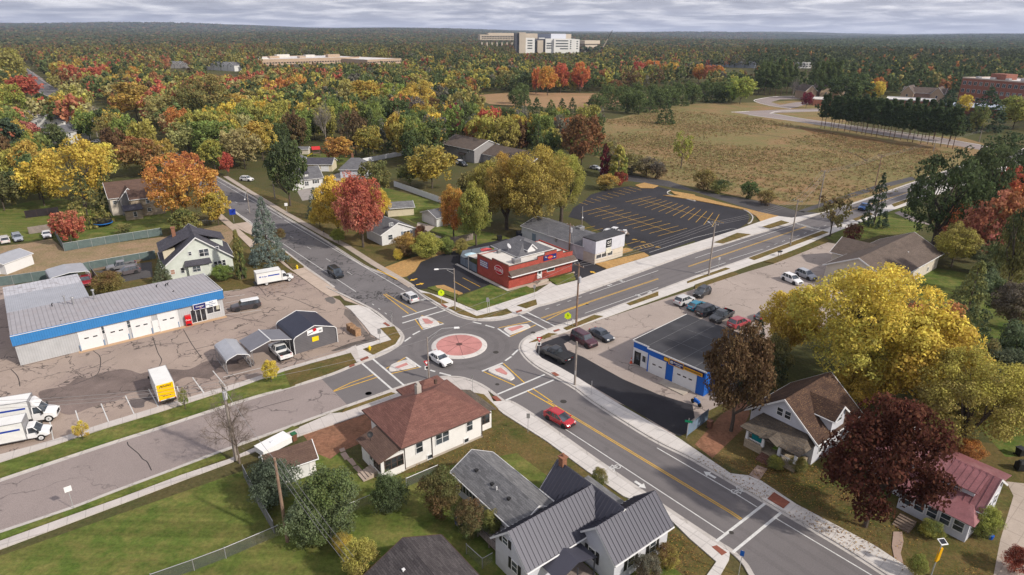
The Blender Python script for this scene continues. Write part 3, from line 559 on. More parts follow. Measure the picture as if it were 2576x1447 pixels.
for q in (C('B3', 1235, 745, 1400, 665, 1600, 595), C('B3', 1120, 1330, 1290, 1445), C('B3', 1075, 1352, 1240, 1447, 1380, 1530), C('B2', 1622, 380, 1870, 572), C('B2', 1640, 375, 1950, 555), C('B2', 1130, 1335, 1300, 1255, 1525, 1175), C('B2', 1130, 1342, 1560, 1200),
          C('B3', 830, 808, 1110, 752), C('B3', 925, 885, 1150, 782), C('B3', 110, 735, 175, 822), C('B3', 165, 702, 350, 770), C('B3', 700, 1185, 970, 1305), C('B3', 870, 1115, 1050, 1280), C('B2', 1650, 1115, 1850, 1000), C('B2', 1700, 1165, 1990, 1100)): ribbon(ym, q, .16, z)
ribbon(ym, C('A6', 1560, 1225, 1760, 1325), .25, .145)
# parking stalls
def stalls(bb, p0, p1, q0, q1, n, w=.11):
    for i in range(n):
        t = i/(n-1); ribbon(bb, [p0.lerp(p1, t), q0.lerp(q1, t)], w, z)
stalls(ym, V('A7', 1405, 655), V('A7', 2165, 890), V('A7', 1690, 590), V('A7', 2457, 812), 11); ribbon(ym, C('A7', 1555, 615, 2320, 852), .11, z)
stalls(ym, V('A7', 1843, 553), V('A7', 2700, 800), V('A7', 2098, 497), V('A8', 190, 477), 13); ribbon(ym, C('A7', 1975, 522, 2820, 760), .11, z)
stalls(ym, V('A7', 1385, 555), V('A7', 1880, 405), V('A7', 1475, 580), V('A7', 2005, 437), 10)
for q in (C('A7', 1440, 815, 1545, 790), C('A7', 1510, 842, 1622, 813), C('A7', 1590, 868, 1650, 852), C('A7', 1840, 975, 1990, 935), C('A7', 1925, 1005, 2080, 963), C('A7', 1960, 1022, 2125, 985), C('A7', 2080, 963, 2125, 985), C('A7', 1985, 990, 2005, 1010), C('A7', 2020, 980, 2045, 1002), C('A7', 2055, 970, 2085, 992), C('B3', 520, 378, 670, 455), C('B3', 440, 405, 585, 485)): ribbon(ym, q, .11, z)
ribbon(wm, C('A7', 2080, 1052, 2532, 905)+C('A8', 280, 590, 330, 592), .11, z)
for q in ((382, 250, 412, 405), (583, 178, 632, 335), (780, 125, 840, 270), (967, 62, 1035, 205), (1147, 12, 1222, 148), (1366, -10, 1392, 85), (1540, -10, 1575, 42), (0, 90, 100, 62)): ribbon(wm, C('B5', *q), .13, z)
for q in (C('B1', 1905, 1275, 2015, 1430), C('B1', 2105, 1210, 2230, 1360), C('B1', 2205, 1275, 2650, 1165)): ribbon(wm, q, .13, z)
for q in ((50, 470, 250, 415)[:0], ): pass
for q in ((45, 412, 250, 385), (45, 355, 205, 332), (60, 585, 415, 535), (55, 470, 200, 440), (45, 530, 130, 512)): ribbon(wm, C('B2', *q), .11, z)
# arrows and bike symbols
def arrow(bb, p, q, w, z=z):
    p, q = Vector(p), Vector(q); d = (q-p); L = d.length; d.normalize(); s = Vector((-d.y, d.x)); m_ = p+d*L*.55
    for P in ([p-s*w*.18, m_-s*w*.18, m_+s*w*.18, p+s*w*.18], [m_-s*w*.5, q, m_+s*w*.5]): bb.face([(x.x, x.y, z) for x in P])
def bike(bb, c, d, k):
    """bicycle outline with its rider's direction d"""
    c = Vector(c); d = Vector(d).normalized(); s = Vector((-d.y, d.x))
    def w(u, v): return c+s*u*k+d*v*k
    for u in (-.5, .5):
        r = [w(u+.33*math.cos(t), .33*math.sin(t)) for t in [i*math.pi/6 for i in range(13)]]
        for rr_ in (r,): ribbon(bb, rr_, .09, z)
    for a_, b_ in (((-.5, 0), (-.2, .5)), ((-.2, .5), (.35, .5)), ((.35, .5), (.5, 0)), ((-.2, .5), (0, 0)), ((0, 0), (.35, .5)), ((-.5, 0), (0, 0)), ((.35, .5), (.3, .75)), ((-.3, .6), (-.1, .6))): ribbon(bb, [w(*a_), w(*b_)], .08, z)
arrow(wm, V('B7', 1640, 662), V('B7', 1732, 722), 1.0); arrow(wm, V('B7', 2315, 635), V('B7', 2215, 580), 1.0)
dd = (V('B7', 1900, 900)-V('B7', 1280, 470)).normalized()
bike(wm, V('B7', 1470, 555), -dd, 1.0); bike(wm, V('B8', 290, 860), dd, 1.0); bike(wm, V('B3', 175, 565), dd, .8); bike(wm, V('B2', 690, 90), -dd, .8)
bike(wm, V('B4', 165, 250), Vector((.86, .5)), .8); arrow(wm, V('B4', 255, 225), V('B4', 300, 205), .6); bike(wm, V('B3', 1890, 405), Vector((-.86, -.5)), .8); arrow(wm, V('B3', 1805, 435), V('B3', 1760, 448), .6)
arrow(ym, V('B3', 128, 385), V('B3', 65, 402), 1.2); arrow(ym, V('B3', 120, 438), V('B3', 187, 424), 1.2); arrow(ym, V('B3', 1670, 342), V('B3', 1615, 320), 1.2)
for x, y in ((1935, 925), (2020, 950), (2165, 1000)): bike(ym, V('A7', x, y), Vector((0, 1)), .7)
struct(wm.obj('road_markings_white', WHT)); struct(ym.obj('road_markings_yellow', YEL))
tw = MB()
for r_ in (6.0, 7.7): ribbon(tw, [Vector(p) for p in ringpts(cc, r_, 60)]+[Vector(ringpts(cc, r_, 60)[0])], .75, .0195)
for off in (1.15, 2.75, -1.15, -2.75): ribbon(tw, offset([V('B7', 1040, 70), V('B7', 1840, 555), V('B8', 320, 1062), V('D', 2300, 1590)], off), .55, .0195)
for off in (1.1, 2.7, -1.2, -2.8): ribbon(tw, offset([V('B3', 1400, 668), V('B3', 2202, 385), V('A8', 870, 573), V('A8', 1190, 455), V('A8', 1700, 295)], off), .5, .0195)
struct(tw.obj('tyre_worn_lanes', asphalt('tyre_worn', (.139, .128, .128), 0, patch=.14, fine=.2)))
# manholes, drains
mh = MB()
for c, x, y, r in (('B3', 805, 1018, .45), ('B3', 1125, 848, .4), ('B3', 817, 1294, .3), ('B6', 903, 192, .45), ('B7', 1042, -5, .45), ('B8', 252, 1154, .25), ('B3', 1590, 605, .3), ('B2', 1475, 1362, .45)):
    p = V(c, x, y); mh.tube((p.x, p.y, .01), (p.x, p.y, .026), r, r, 16)
struct(mh.obj('manhole_covers', mat('iron', (.05, .045, .04), .7, .3, 8)))
# long wandering cracks sealed with tar
ck = MB()
for q in (C('B5', 990, 420, 1000, 450, 1060, 510, 1095, 550, 1130, 575, 1168, 640), C('B1', 1500, 880, 1560, 1030, 1605, 1100, 1570, 1165), C('B1', 1810, 800, 1900, 950, 2010, 1090), C('B1', 120, 1190, 180, 1270, 210, 1360), C('B1', 920, 1015, 1000, 1075, 975, 1215, 900, 1280, 720, 1350), C('B1', 1830, 1020, 2100, 950, 2532, 830), C('B1', 0, 1220, 700, 1040),
          C('B5', 1950, 180, 2060, 145, 2257, 90), C('B2', 60, 590, 240, 620, 440, 662), C('B2', 380, 305, 430, 350, 465, 395), C('B2', 620, 390, 760, 430, 900, 490, 1060, 540), C('B2', 450, 540, 200, 610, 0, 660)):
    ribbon(ck, smoothline([p+Vector((rnd.uniform(-.15, .15), rnd.uniform(-.15, .15))) for p in q], 4), .10, .024)
struct(ck.obj('tar_lines', mat('tar', (.03, .026, .026), .7)))

sheet('oil_stain', .021, asphalt('oil_stain', (.12, .10, .095), 0, patch=.6), *smoothline(C('B5', 985, 130, 1010, 95, 1090, 85, 1180, 60, 1200, 85, 1120, 110, 1110, 150, 1040, 160), 4))
sheet('wet_patch', .021, asphalt('tyre_scrub', (.13, .115, .105), 0, patch=.6), *smoothline(C('B2', 1040, 420, 1110, 405, 1150, 450, 1120, 475, 1060, 450), 4))
sheet('damp_edge', .021, asphalt('damp_edge', (.15, .125, .11), .5, patch=.6), *smoothline(C('B2', 1240, 525, 1300, 545, 1400, 680, 1500, 800, 1560, 830, 1400, 880, 1180, 935, 1110, 935, 1300, 860, 1440, 820, 1380, 740, 1290, 640, 1230, 580), 3))
# ================================================================ BUILDINGS
sid_white = siding('white_siding', (.62, .62, .61)); sid_cool = siding('pale_siding', (.56, .57, .62)); stucco = mat('white_stucco', (.74, .73, .71), .8, .05, .8, 6, dirt=(.4, .34, .27), dirtamt=.25)
sid_mint = siding('mint_white_siding', (.60, .64, .58)); sid_cream = siding('cream_siding', (.62, .55, .40)); sid_grey = siding('grey_siding', (.27, .26, .26)); sid_beige = siding('beige_siding', (.60, .54, .45)); sid_blueg = siding('blue_grey_siding', (.34, .37, .42))
trim = mat('white_trim', (.68, .68, .68), .5, .05); trim_dark = mat('brown_trim', (.08, .05, .04), .6); concr_wall = mat('foundation', (.42, .37, .31), .9, .2)
g_win = glass('window_glass'); g_dark = glass('dark_glass', (.012, .013, .016)); black = mat('black', (.02, .02, .02), .5); iron = mat('dark_iron', (.03, .03, .032), .5)
sh_char = shingle('charcoal_shingles', (.062, .060, .074), (.085, .082, .098)); sh_grey = shingle('grey_shingles', (.20, .20, .205), (.115, .115, .12)); sh_mid = shingle('slate_grey_shingles', (.115, .115, .125), (.15, .15, .16))
sh_brown = shingle('redbrown_shingles', (.20, .098, .078), (.15, .07, .058)); sh_leaf = shingle('leafy_brown_shingles', (.055, .033, .026), (.085, .05, .036), (.42, .26, .12), .75); sh_porch = shingle('leafy_grey_shingles', (.13, .11, .09), (.085, .07, .058), (.42, .27, .12), .6)
sh_taupe = shingle('taupe_shingles', (.135, .105, .088), (.11, .086, .072)); sh_dark = shingle('old_dark_shingles', (.055, .048, .050), (.095, .085, .085)); sh_brn2 = shingle('brown_shingles', (.125, .08, .062), (.10, .062, .05))
navy_seam = mat('navy_seam_metal', (.058, .058, .078), .5, .06, .8, 8, metal=.15, spec=.4); red_seam = mat('faded_red_metal', (.25, .105, .112), .5, .25, .6, 6, metal=.1, dirt=(.42, .25, .25), dirtamt=.5)
brick_red = shingle('painted_red_brick', (.40, .085, .062), (.34, .07, .052), bw=.4, bh=.16); brick_far = mat('red_brick', (.27, .11, .075), .85, .2, .5, 3); brick_tan = mat('tan_brick', (.42, .31, .22), .85, .15, .4, 3); stone = shingle('field_stone', (.40, .33, .24), (.28, .23, .17), bw=.6, bh=.3)
blue_paint = mat('cobalt_paint', (.012, .115, .47), .55, .1, .8, 5); blue_rib = ribbed('blue_fascia', (.045, .22, .52), .32, .3); wall_rib = ribbed('grey_wall_metal', (.48, .49, .50), .32, .2); roof_rib = ribbed('grey_roof_metal', (.36, .345, .36), .6, .5, .55, .1, rust=(.30, .23, .21), rustamt=.25)
roof_old = ribbed('patched_roof_metal', (.50, .50, .53), .6, .3, .6, .1, rust=(.30, .28, .29), rustamt=.9); char_rib = ribbed('charcoal_ribs', (.14, .135, .145), .28, .35, wz=True); navy_rib = ribbed('navy_roof_ribs', (.038, .042, .066), .25, .4, .4, .3)
silver_rib = ribbed('silver_roof_ribs', (.42, .43, .46), .28, .3, .4, .3); carport_rib = ribbed('slate_carport_ribs', (.20, .20, .225), .28, .3, .45, .3); membrane = mat('dark_membrane', (.050, .050, .056), .8, .25, .3, 6, dirt=(.10, .10, .105), dirtamt=.5)
roof_white = mat('white_membrane', (.60, .57, .52), .8, .12, .5, 4, dirt=(.35, .28, .24), dirtamt=.4); conc_b = mat('hospital_concrete', (.50, .43, .345), .85, .08, .05, .5); white_b = mat('white_panel', (.70, .69, .66), .7, .05, .05); dark_b = mat('dark_panel', (.09, .09, .10), .6, .15, .05)
pave_white = mat('light_roof', (.62, .60, .58), .8, .2, .1); green_slat = mat('green_slat_fence', (.105, .145, .14), .7, .2, 1.2, 9, dirt=(.2, .22, .2), dirtamt=.4); wood = mat('weathered_wood', (.20, .15, .115), .9, .3, 1, 8); wood_grey = mat('grey_wood', (.25, .21, .185), .9, .25, 1, 8); vinyl = mat('white_vinyl', (.66, .67, .70), .5, .06)
galv = mat('galvanised', (.38, .38, .39), .45, .15, metal=.5); red_p = mat('red_paint', (.5, .03, .03), .4, .1); redbrick_ch = mat('chimney_brick', (.27, .125, .075), .9, .3, 3, 12)
class Bld:
    def __init__(s, name, label, A, B, Cc, cat='house', group=None, depth=None, z=0):
        A, B = Vector(A), Vector(B); u = (B-A); s.L = u.length; u.normalize(); w = Vector((-u.y, u.x)); s.D = depth if depth else abs((Vector(Cc)-A).dot(w))
        s.ang = math.atan2(u.y, u.x); s.A = A; s.u = u; s.w = w; s.r = root(name, label, cat, (A.x, A.y, z), s.ang, group); s.box = (0, s.L, 0, s.D)
    def tl(s, P): d = Vector(P[:2])-s.A; return d.dot(s.u), d.dot(s.w)
    def at(s, c, X, Y, z=0): return s.tl(V(c, X, Y, z))
    def wall(s, side, box=None):
        x0, x1, y0, y1 = box or s.box
        return {'f': ((x0, y0), (1, 0), (0, -1)), 'r': ((x1, y0), (0, 1), (1, 0)), 'l': ((x0, y1), (0, -1), (-1, 0)), 'b': ((x1, y1), (-1, 0), (0, 1))}[side]
    def hit(s, side, c, X, Y, box=None):
        o, rd, n = s.wall(side, box); d = ray(*pxl(c, X, Y)); dx, dy = d.xy.dot(s.u), d.xy.dot(s.w); cx, cy = s.tl((0, 0))
        den = dx*n[0]+dy*n[1]; t = ((o[0]-cx)*n[0]+(o[1]-cy)*n[1])/den; px_, py_ = cx+dx*t, cy+dy*t
        return (px_-o[0])*rd[0]+(py_-o[1])*rd[1], CAM_H+d.z*t
    def wbox(s, b, side, sc, zc, w, h, t, t0=0.0, box=None):
        """box lying on a wall: centre (sc, zc), size w x h, from t0 to t in front of it"""
        o, rd, n = s.wall(side, box); xs = [o[0]+rd[0]*(sc+k*w/2)+n[0]*q for k in (-1, 1) for q in (t0, t)]; ys = [o[1]+rd[1]*(sc+k*w/2)+n[1]*q for k in (-1, 1) for q in (t0, t)]
        b.box(min(xs), max(xs), min(ys), max(ys), zc-h/2, zc+h/2)
    def win(s, side, sc, zc, w=.9, h=1.4, fr=trim, mull=1, cross=True, box=None, shut=None, gl=None, name='window', par=None):
        b = MB(); e = .09
        for k in (-1, 1): s.wbox(b, side, sc+k*(w/2+e/2), zc, e, h+2*e, .07, 0, box); s.wbox(b, side, sc, zc+k*(h/2+e/2), w, e, .068, 0, box)
        for k in range(1, mull): s.wbox(b, side, sc-w/2+w*k/mull, zc, .09, h, .064, .02, box)
        if cross: s.wbox(b, side, sc, zc, w, .05, .060, .02, box)
        f = b.obj(name, fr, par or s.r); p = MB(); s.wbox(p, side, sc, zc, w, h, .035, .0, box); p.obj('pane', gl or g_win, f)
        if shut:
            for k in (-1, 1): q = MB(); s.wbox(q, side, sc+k*(w/2+.32), zc, .36, h+.15, .06, 0, box); q.obj('shutter', shut, s.r)
        return f
    def wp(s, side, c, X, Y, w=.9, h=1.4, **k):
        sc, zc = s.hit(side, c, X, Y, k.get('box')); return s.win(side, sc, zc, w, h, **k)
    def door(s, side, sc, w=.95, h=2.05, m=trim, z0=.1, box=None, lite=True, handle=True):
        b = MB(); s.wbox(b, side, sc, z0+h/2, w, h, .06, 0, box)
        for k in (-1, 1): s.wbox(b, side, sc+k*(w/2+.05), z0+h/2, .1, h+.1, .09, 0, box)
        d = b.obj('door', m, s.r)
        if lite: p = MB(); s.wbox(p, side, sc, z0+h*.66, w*.6, h*.45, .075, .05, box); p.obj('pane', g_win, d)
        if handle: p = MB(); s.wbox(p, side, sc+w*.38, z0+h*.45, .06, .12, .11, .05, box); p.obj('handle', galv, d)
        return d
    def garage(s, side, sc, w, h, m=trim, nw=2, z0=.02, box=None, ww=.55):
        b = MB(); n = 5
        for i in range(n): s.wbox(b, side, sc, z0+h*(i+.5)/n, w, h/n-.03, .05, 0, box)
        s.wbox(b, side, sc, z0+h/2, w, h, .035, 0, box)
        for k in (-1, 1): s.wbox(b, side, sc+k*(w/2+.07), z0+h/2, .14, h+.14, .09, 0, box)
        d = b.obj('garage_door', m, s.r)
        for i in range(nw): p = MB(); s.wbox(p, side, sc+w*((i+.5)/nw-.5)*.8, z0+h*.58, ww, .2, .062, .04, box); p.obj('pane', g_dark, d)
        return d
    def walls(s, m, ze, zr=None, axis='x', box=None, name='wall', zb=0, sub=None, parent=None):
        x0, x1, y0, y1 = box or s.box; b = MB(); b.prism([(x0, y0), (x1, y0), (x1, y1), (x0, y1)], zb, ze)
        if zr:
            if axis == 'x': ym_ = (y0+y1)/2; T = [[(x, y0, ze), (x, y1, ze), (x, ym_, zr)] for x in (x0, x1)]
            else: xm = (x0+x1)/2; T = [[(x0, y, ze), (x1, y, ze), (xm, y, zr)] for y in (y0, y1)]
            for t in T: b.face(t)
        return b.obj(name, m, parent or s.r)
    def gable(s, m, ze, zr, axis='x', box=None, oh=.4, og=.3, t=.14, ribs=None, name='roof', fascia=trim, offs=.0):
        x0, x1, y0, y1 = box or s.box; b = MB(); f = MB()
        if axis == 'x': lo, hi, e0, e1 = y0, y1, x0-og, x1+og
        else: lo, hi, e0, e1 = x0, x1, y0-og, y1+og
        mid = (lo+hi)/2+offs
        for sd, edge in ((-1, lo), (1, hi)):
            run = abs(mid-edge); sl = (zr-ze)/run; ed = edge+sd*oh; zz = ze-oh*sl+.08; ridge = zr+.08
            def pt(a, c_, z_): return (a, c_, z_) if axis == 'x' else (c_, a, z_)
            q = [pt(e0, ed, zz), pt(e1, ed, zz), pt(e1, mid, ridge), pt(e0, mid, ridge)]
            if ribs:
                b.slab(q, t); n = int(abs(e1-e0)/ribs); nv = Vector((0, sd, 0)) if axis == 'x' else Vector((sd, 0, 0)); nv = (nv*(zr-ze)+Vector((0, 0, run))).normalized()*.06
                for i in range(n+1):
                    a = e0+(e1-e0)*i/n; P, Q = Vector(pt(a, ed, zz)), Vector(pt(a, mid, ridge)); w_ = Vector(pt(.025, 0, 0))
                    b.hull([P-w_, P+w_, P+w_+nv, P-w_+nv], [Q-w_, Q+w_, Q+w_+nv, Q-w_+nv])
            else: b.slab(q, t)
            if fascia:
                for a in (e0, e1):
                    P, Q = Vector(pt(a, ed, zz)), Vector(pt(a, mid, ridge)); w_ = Vector(pt(.04, 0, 0)); u_ = Vector((0, 0, .02)); d_ = Vector((0, 0, -.24))
                    f.hull([P-w_+d_, P+w_+d_, P+w_+u_, P-w_+u_], [Q-w_+d_, Q+w_+d_, Q+w_+u_, Q-w_+u_])
                P, Q = Vector(pt(e0, ed+sd*.05, zz-.1)), Vector(pt(e1, ed+sd*.05, zz-.1)); f.tube(P, Q, .07, n=6)
        o = b.obj(name, m, s.r)
        if fascia: f.obj('eaves_trim', fascia, o)
        return o
    def hip(s, m, ze, zr, box=None, oh=.5, t=.14, name='roof', fascia=trim, inset=None, par=None, x_only=None):
        x0, x1, y0, y1 = box or s.box; x0 -= oh; x1 += oh; y0 -= oh; y1 += oh; w, d = x1-x0, y1-y0; b = MB(); z = ze-.05
        if w >= d: k = inset or d/2; R1, R2 = (x0+k, (y0+y1)/2, zr), (x1-k, (y0+y1)/2, zr); F = [[(x0, y0, z), (x1, y0, z), R2, R1], [(x1, y1, z), (x0, y1, z), R1, R2], [(x0, y1, z), (x0, y0, z), R1], [(x1, y0, z), (x1, y1, z), R2]]
        else: k = inset or w/2; R1, R2 = ((x0+x1)/2, y0+k, zr), ((x0+x1)/2, y1-k, zr); F = [[(x0, y1, z), (x0, y0, z), R1, R2], [(x1, y0, z), (x1, y1, z), R2, R1], [(x0, y0, z), (x1, y0, z), R1], [(x1, y1, z), (x0, y1, z), R2]]
        for q in F: b.slab(q, t)
        o = b.obj(name, m, par or s.r)
        if fascia:
            f = MB(); c4 = [(x0, y0), (x1, y0), (x1, y1), (x0, y1)]
            for i in range(4): f.tube((*c4[i], z-.1), (*c4[(i+1) % 4], z-.1), .07, n=6)
            f.obj('gutter', fascia, o)
        return o
    def flat(s, m, z, box=None, par_h=.0, pm=None, name='roof', t=.2, cap=.12):
        x0, x1, y0, y1 = box or s.box; b = MB(); b.box(x0+.02, x1-.02, y0+.02, y1-.02, z-t, z+.01); o = b.obj(name, m, s.r)
        if par_h:
            p = MB()
            for q in ((x0-.03, x1+.03, y0-.03, y0+cap), (x0-.03, x1+.03, y1-cap, y1+.03), (x0-.03, x0+cap, y0+cap, y1-cap), (x1-cap, x1+.03, y0+cap, y1-cap)): p.box(*q, z-.05, z+par_h)
            p.obj('parapet', pm or trim, o)
        return o
    def part(s, name, m, fn, parent=None, smooth=False):
        b = MB(); fn(b); return b.obj(name, m, parent or s.r, smooth)
# ---- the brick bar
b = Bld('bar', 'red painted brick bar with stepped front wall, oval sign and grey roof dormer', V('A7', 690, 1410), V('A7', 1315, 1237), V('A7', 370, 1258), 'bar'); L, D = b.L, b.D
def f(q):
    q.box(0, L, 0, .25, 0, 4.55); q.box(0, .25, .25, D*.52, 0, 4.7); q.box(0, .25, D*.52, D, 0, 4.2); q.box(L-.25, L, .25, D, 0, 4.2); q.box(.25, L-.25, D-.25, D, 0, 4.0)
    q.box(L*.44, L*.84, .0, .25, 4.55, 5.1); q.box(L*.55, L*.735, .0, .25, 5.1, 5.65)
b.part('wall', brick_red, f)
def f(q):
    for x0, x1, z in ((-.03, L*.44, 4.55), (L*.44, L*.55, 5.1), (L*.55, L*.735, 5.65), (L*.735, L*.84, 5.1), (L*.84, L+.03, 4.55)): q.box(x0, x1, -.04, .29, z, z+.06)
    q.box(-.04, .29, .29, D*.52, 4.7, 4.76); q.box(-.04, .29, D*.52, D, 4.2, 4.26)
b.part('wall_cap', trim_dark, f)
b.flat(roof_white, 3.95, (.25, L-.25, .25, D-.25))
def f(q): q.slab([(-.1, -1.15, 2.78), (L+.35, -1.15, 2.78), (L+.35, -.02, 3.62), (-.1, -.02, 3.62)], .1)
aw = b.part('awning', sh_taupe, f); b.part('awning_edge', trim, lambda q: (q.box(-.14, L+.39, -1.21, -1.13, 2.6, 2.80), q.prism([(-.15, -1.12), (-.11, -1.12), (-.11, 0), (-.15, 0)], 2.62, 2.75)), aw)
bx = (L*.36, L*.86, D*.42, D*1.22)
b.walls(sid_cool, 4.3, box=bx, name='old_house_wall'); hr = b.hip(sh_mid, 4.3, 6.6, bx, oh=.5, name='hipped_roof', inset=3.9)
dx = (L*.50, L*.62, D*.42, D*.60); o = b.walls(trim, 5.3, 6.2, 'y', dx, 'dormer'); b.gable(sh_mid, 5.3, 6.2, 'y', (dx[0], dx[1], dx[2], D*.72), .25, .25, .08, name='dormer_roof')
def f(q): q.slab([(-.3, D, 3.3), (L*.5, D, 3.3), (L*.5, D+3.2, 3.0), (-.3, D+3.2, 3.0)][::1], .12); [q.box(x, x+.15, D+3, D+3.15, 0, 3) for x in (-.2, L*.25, L*.48)]
b.part('patio_roof', roof_white, f)
sc, zc = b.hit('f', 'A7', 1106, 1208); b.win('f', sc, 1.95, 1.9, 1.05, cross=False)
sc, _ = b.hit('f', 'A7', 993, 1310); dr = b.door('f', sc, 1.0, 2.2, trim, .45)
def f(q):
    for i in range(3): q.box(sc-1.0-.28*i, sc+1.2, -1.5, -.0 if i == 2 else -.9, 0, .45-.15*i) if i == 0 else q.box(sc-1.0-.3*i, sc-1.0-.3*(i-1), -1.5, -.35, 0, .45-.15*i)
st = b.part('steps', concr_wall, f)
def f(q):
    for x in (sc+1.15, sc-.9):
        q.tube((x, -1.45, .45), (x, -1.45, 1.4), .03, n=5); q.tube((x, -.1, .45), (x, -.1, 1.4), .03, n=5); q.tube((x, -1.45, 1.4), (x, -.1, 1.4), .03, n=5)
        for k in range(1, 7): q.tube((x, -1.45+.19*k, .45), (x, -1.45+.19*k, 1.4), .015, n=4)
b.part('railing', iron, f, st)
sc, zc = b.hit('l', 'A7', 600, 1222)
def oval(q, side, sc, zc, w, h, t, n=28, t0=0.0):
    o, rd, nn = b.wall(side); A_ = []; B_ = []
    for i in range(n):
        a = 2*math.pi*i/n; u_, v_ = sc+w/2*math.cos(a), zc+h/2*math.sin(a); A_.append((o[0]+rd[0]*u_+nn[0]*t0, o[1]+rd[1]*u_+nn[1]*t0, v_)); B_.append((o[0]+rd[0]*u_+nn[0]*t, o[1]+rd[1]*u_+nn[1]*t, v_))
    for i in range(n): j = (i+1) % n; q.face([A_[i], A_[j], B_[j], B_[i]])
    q.face(B_)
red_sign = mat('sign_red', (.5, .008, .02), .35, .03); white_sign = mat('sign_white', (.75, .75, .75), .4, .02); blue_sign = mat('sign_navy', (.018, .02, .12), .4, .05)
sg = b.part('wall_sign', red_p, lambda q: oval(q, 'l', sc, zc, 3.0, 2.0, .16)); b.part('sign_border', white_sign, lambda q: oval(q, 'l', sc, zc, 2.86, 1.86, .18, t0=.161), sg); b.part('sign_face', red_sign, lambda q: oval(q, 'l', sc, zc, 2.7, 1.7, .2, t0=.181), sg)
o, rd, nn = b.wall('l'); letters('SCORE', .95, white_sign, sg, (o[0]+nn[0]*.2, o[1]-sc, zc), (-1, 0, 0))
sc, zc = b.hit('l', 'A7', 447, 1165); bar_txt = MB(); r9 = random.Random(3)
for row in range(3):
    x = -1.25
    while x < 1.2:
        w_ = r9.uniform(.1, .2); b.wbox(bar_txt, 'l', sc+x, zc+.42-row*.42, w_, .27, .04); x += w_+.09
bt = b.part('painted_panel', mat('panel_violet', (.12, .075, .2), .6, .2), lambda q: b.wbox(q, 'l', sc, zc, 2.9, 1.45, .02)); bar_txt.obj('lettering', white_sign, bt)
sc, zc = b.hit('f', 'A7', 1097, 1096); fs = b.part('front_sign', blue_sign, lambda q: b.wbox(q, 'f', sc, zc, 3.3, 1.05, .12)); b.part('sign_face', red_sign, lambda q: oval(q, 'f', sc, zc, 1.35, .85, .15, t0=.121), fs)
letters('SCORE', .36, mat('sign_gold', (.75, .5, .12), .4), fs, (sc, -.15, zc), (0, -1, 0)); letters('The', .36, white_sign, fs, (sc-1.1, -.12, zc+.2), (0, -1, 0)); letters('Bar', .34, white_sign, fs, (sc+1.15, -.12, zc-.1), (0, -1, 0))
def rooftop(b_, x, y, z, w=1.0, d=.9, h=.9, parent=None, m=galv):
    q = MB(); q.box(x-w/2, x+w/2, y-d/2, y+d/2, z, z+h); q.box(x-w/2-.03, x+w/2+.03, y-d/2-.03, y+d/2+.03, z+h*.86, z+h*.95); q.tube((x, y, z+h), (x, y, z+h+.05), min(w, d)*.36, n=14); o = q.obj('air_conditioner', m, b_.r)
    p = MB(); p.tube((x, y, z+h+.051), (x, y, z+h+.07), min(w, d)*.3, n=14); [p.box(x-w/2-.012, x+w/2+.012, y-d/2-.012, y+d/2+.012, z+h*k, z+h*k+.05) for k in (.2, .4, .6)]; p.obj('grille', black, o); return o
x, y = b.at('A7', 765, 1150, 4); rooftop(b, x, y, 3.96, 1.6, 1.0, 1.0); x, y = b.at('A7', 593, 1055, 4); rooftop(b, x, y, 3.96, .7, .6, .8)
def dish(b_, x, y, z, r=.45, az=R(-60), m=None):
    q = MB(); q.tube((x, y, z), (x, y, z+.7), .03, n=6); n_ = Vector((math.cos(az)*.8, math.sin(az)*.8, .6)).normalized(); c = Vector((x, y, z+.85)); a = n_.orthogonal().normalized(); e = n_.cross(a); pr = None
    for rr_, dd_ in ((.02, 0), (r*.5, .04), (r, .15)):
        cur = [c+n_*dd_+(a*math.cos(t)+e*math.sin(t))*rr_ for t in [2*math.pi*i/14 for i in range(14)]]
        if pr: [q.face([pr[i], pr[(i+1) % 14], cur[(i+1) % 14], cur[i]]) for i in range(14)]
        pr = cur
    q.tube(c, c+n_*.4, .02, n=4); return q.obj('satellite_dish', m or mat_dish, b_.r)
mat_dish = mat('dish_grey', (.5, .5, .52), .4)
x, y = b.at('A7', 690, 1010, 5); dish(b, x, y, 4.6, .6); bar = b
# ---- the white building east of it
b = Bld('shop_building', 'white boxy fronted building with long grey roof beside dark parking lot', V('A7', 1540, 1172), V('A7', 1818, 1085), V('A7', 1060, 950, 1), 'shop'); L, D = b.L, 24.0
b.box = (0, L, 0, D); gx = (0, L, 3.5, D); b.walls(sid_cool, 3.3, 4.7, 'y', gx); b.gable(sh_mid, 3.3, 4.7, 'y', gx, .3, .1)
b.walls(sid_beige, 2.35, box=(.02, L-.02, .05, 3.55), name='lower_wall'); b.walls(sid_cool, 5.35, box=(-.1, L+.1, -.15, 3.7), name='front_box', zb=2.36); b.flat(membrane, 5.42, (-.15, L+.15, -.2, 3.75)); b.box = (-.1, L+.1, -.15, 3.7)
for X, Y in ((1580, 1090), (1632, 1076), (1692, 1058)): b.wp('f', 'A7', X, Y, 1.5, .85, cross=False, box=(0, L, .05, 3.5))
sc, zc = b.hit('f', 'A7', 1681, 958); sgn = b.part('shop_sign', black, lambda q: b.wbox(q, 'f', sc, zc, 1.7, 1.75, .1)); letters('OT', .85, white_sign, sgn, (sc-.1, -.25, zc+.15), (0, -1, 0)); b.part('sign_lettering', white_sign, lambda q: [b.wbox(q, 'f', sc+k*.17-.4, zc-.5, .11, .16, .12, .1) for k in range(6)], sgn)
b.part('notice_board', mat('notice', (.62, .60, .50), .6, .25, 3, 9), lambda q: b.wbox(q, 'f', sc+.0, zc-1.65, 1.6, 1.2, .06))
b.door('l', 4.5, 1.0, 2.1, mat('blue_door', (.2, .26, .33), .6), .2, box=(0, L, 3.5, D), lite=False)
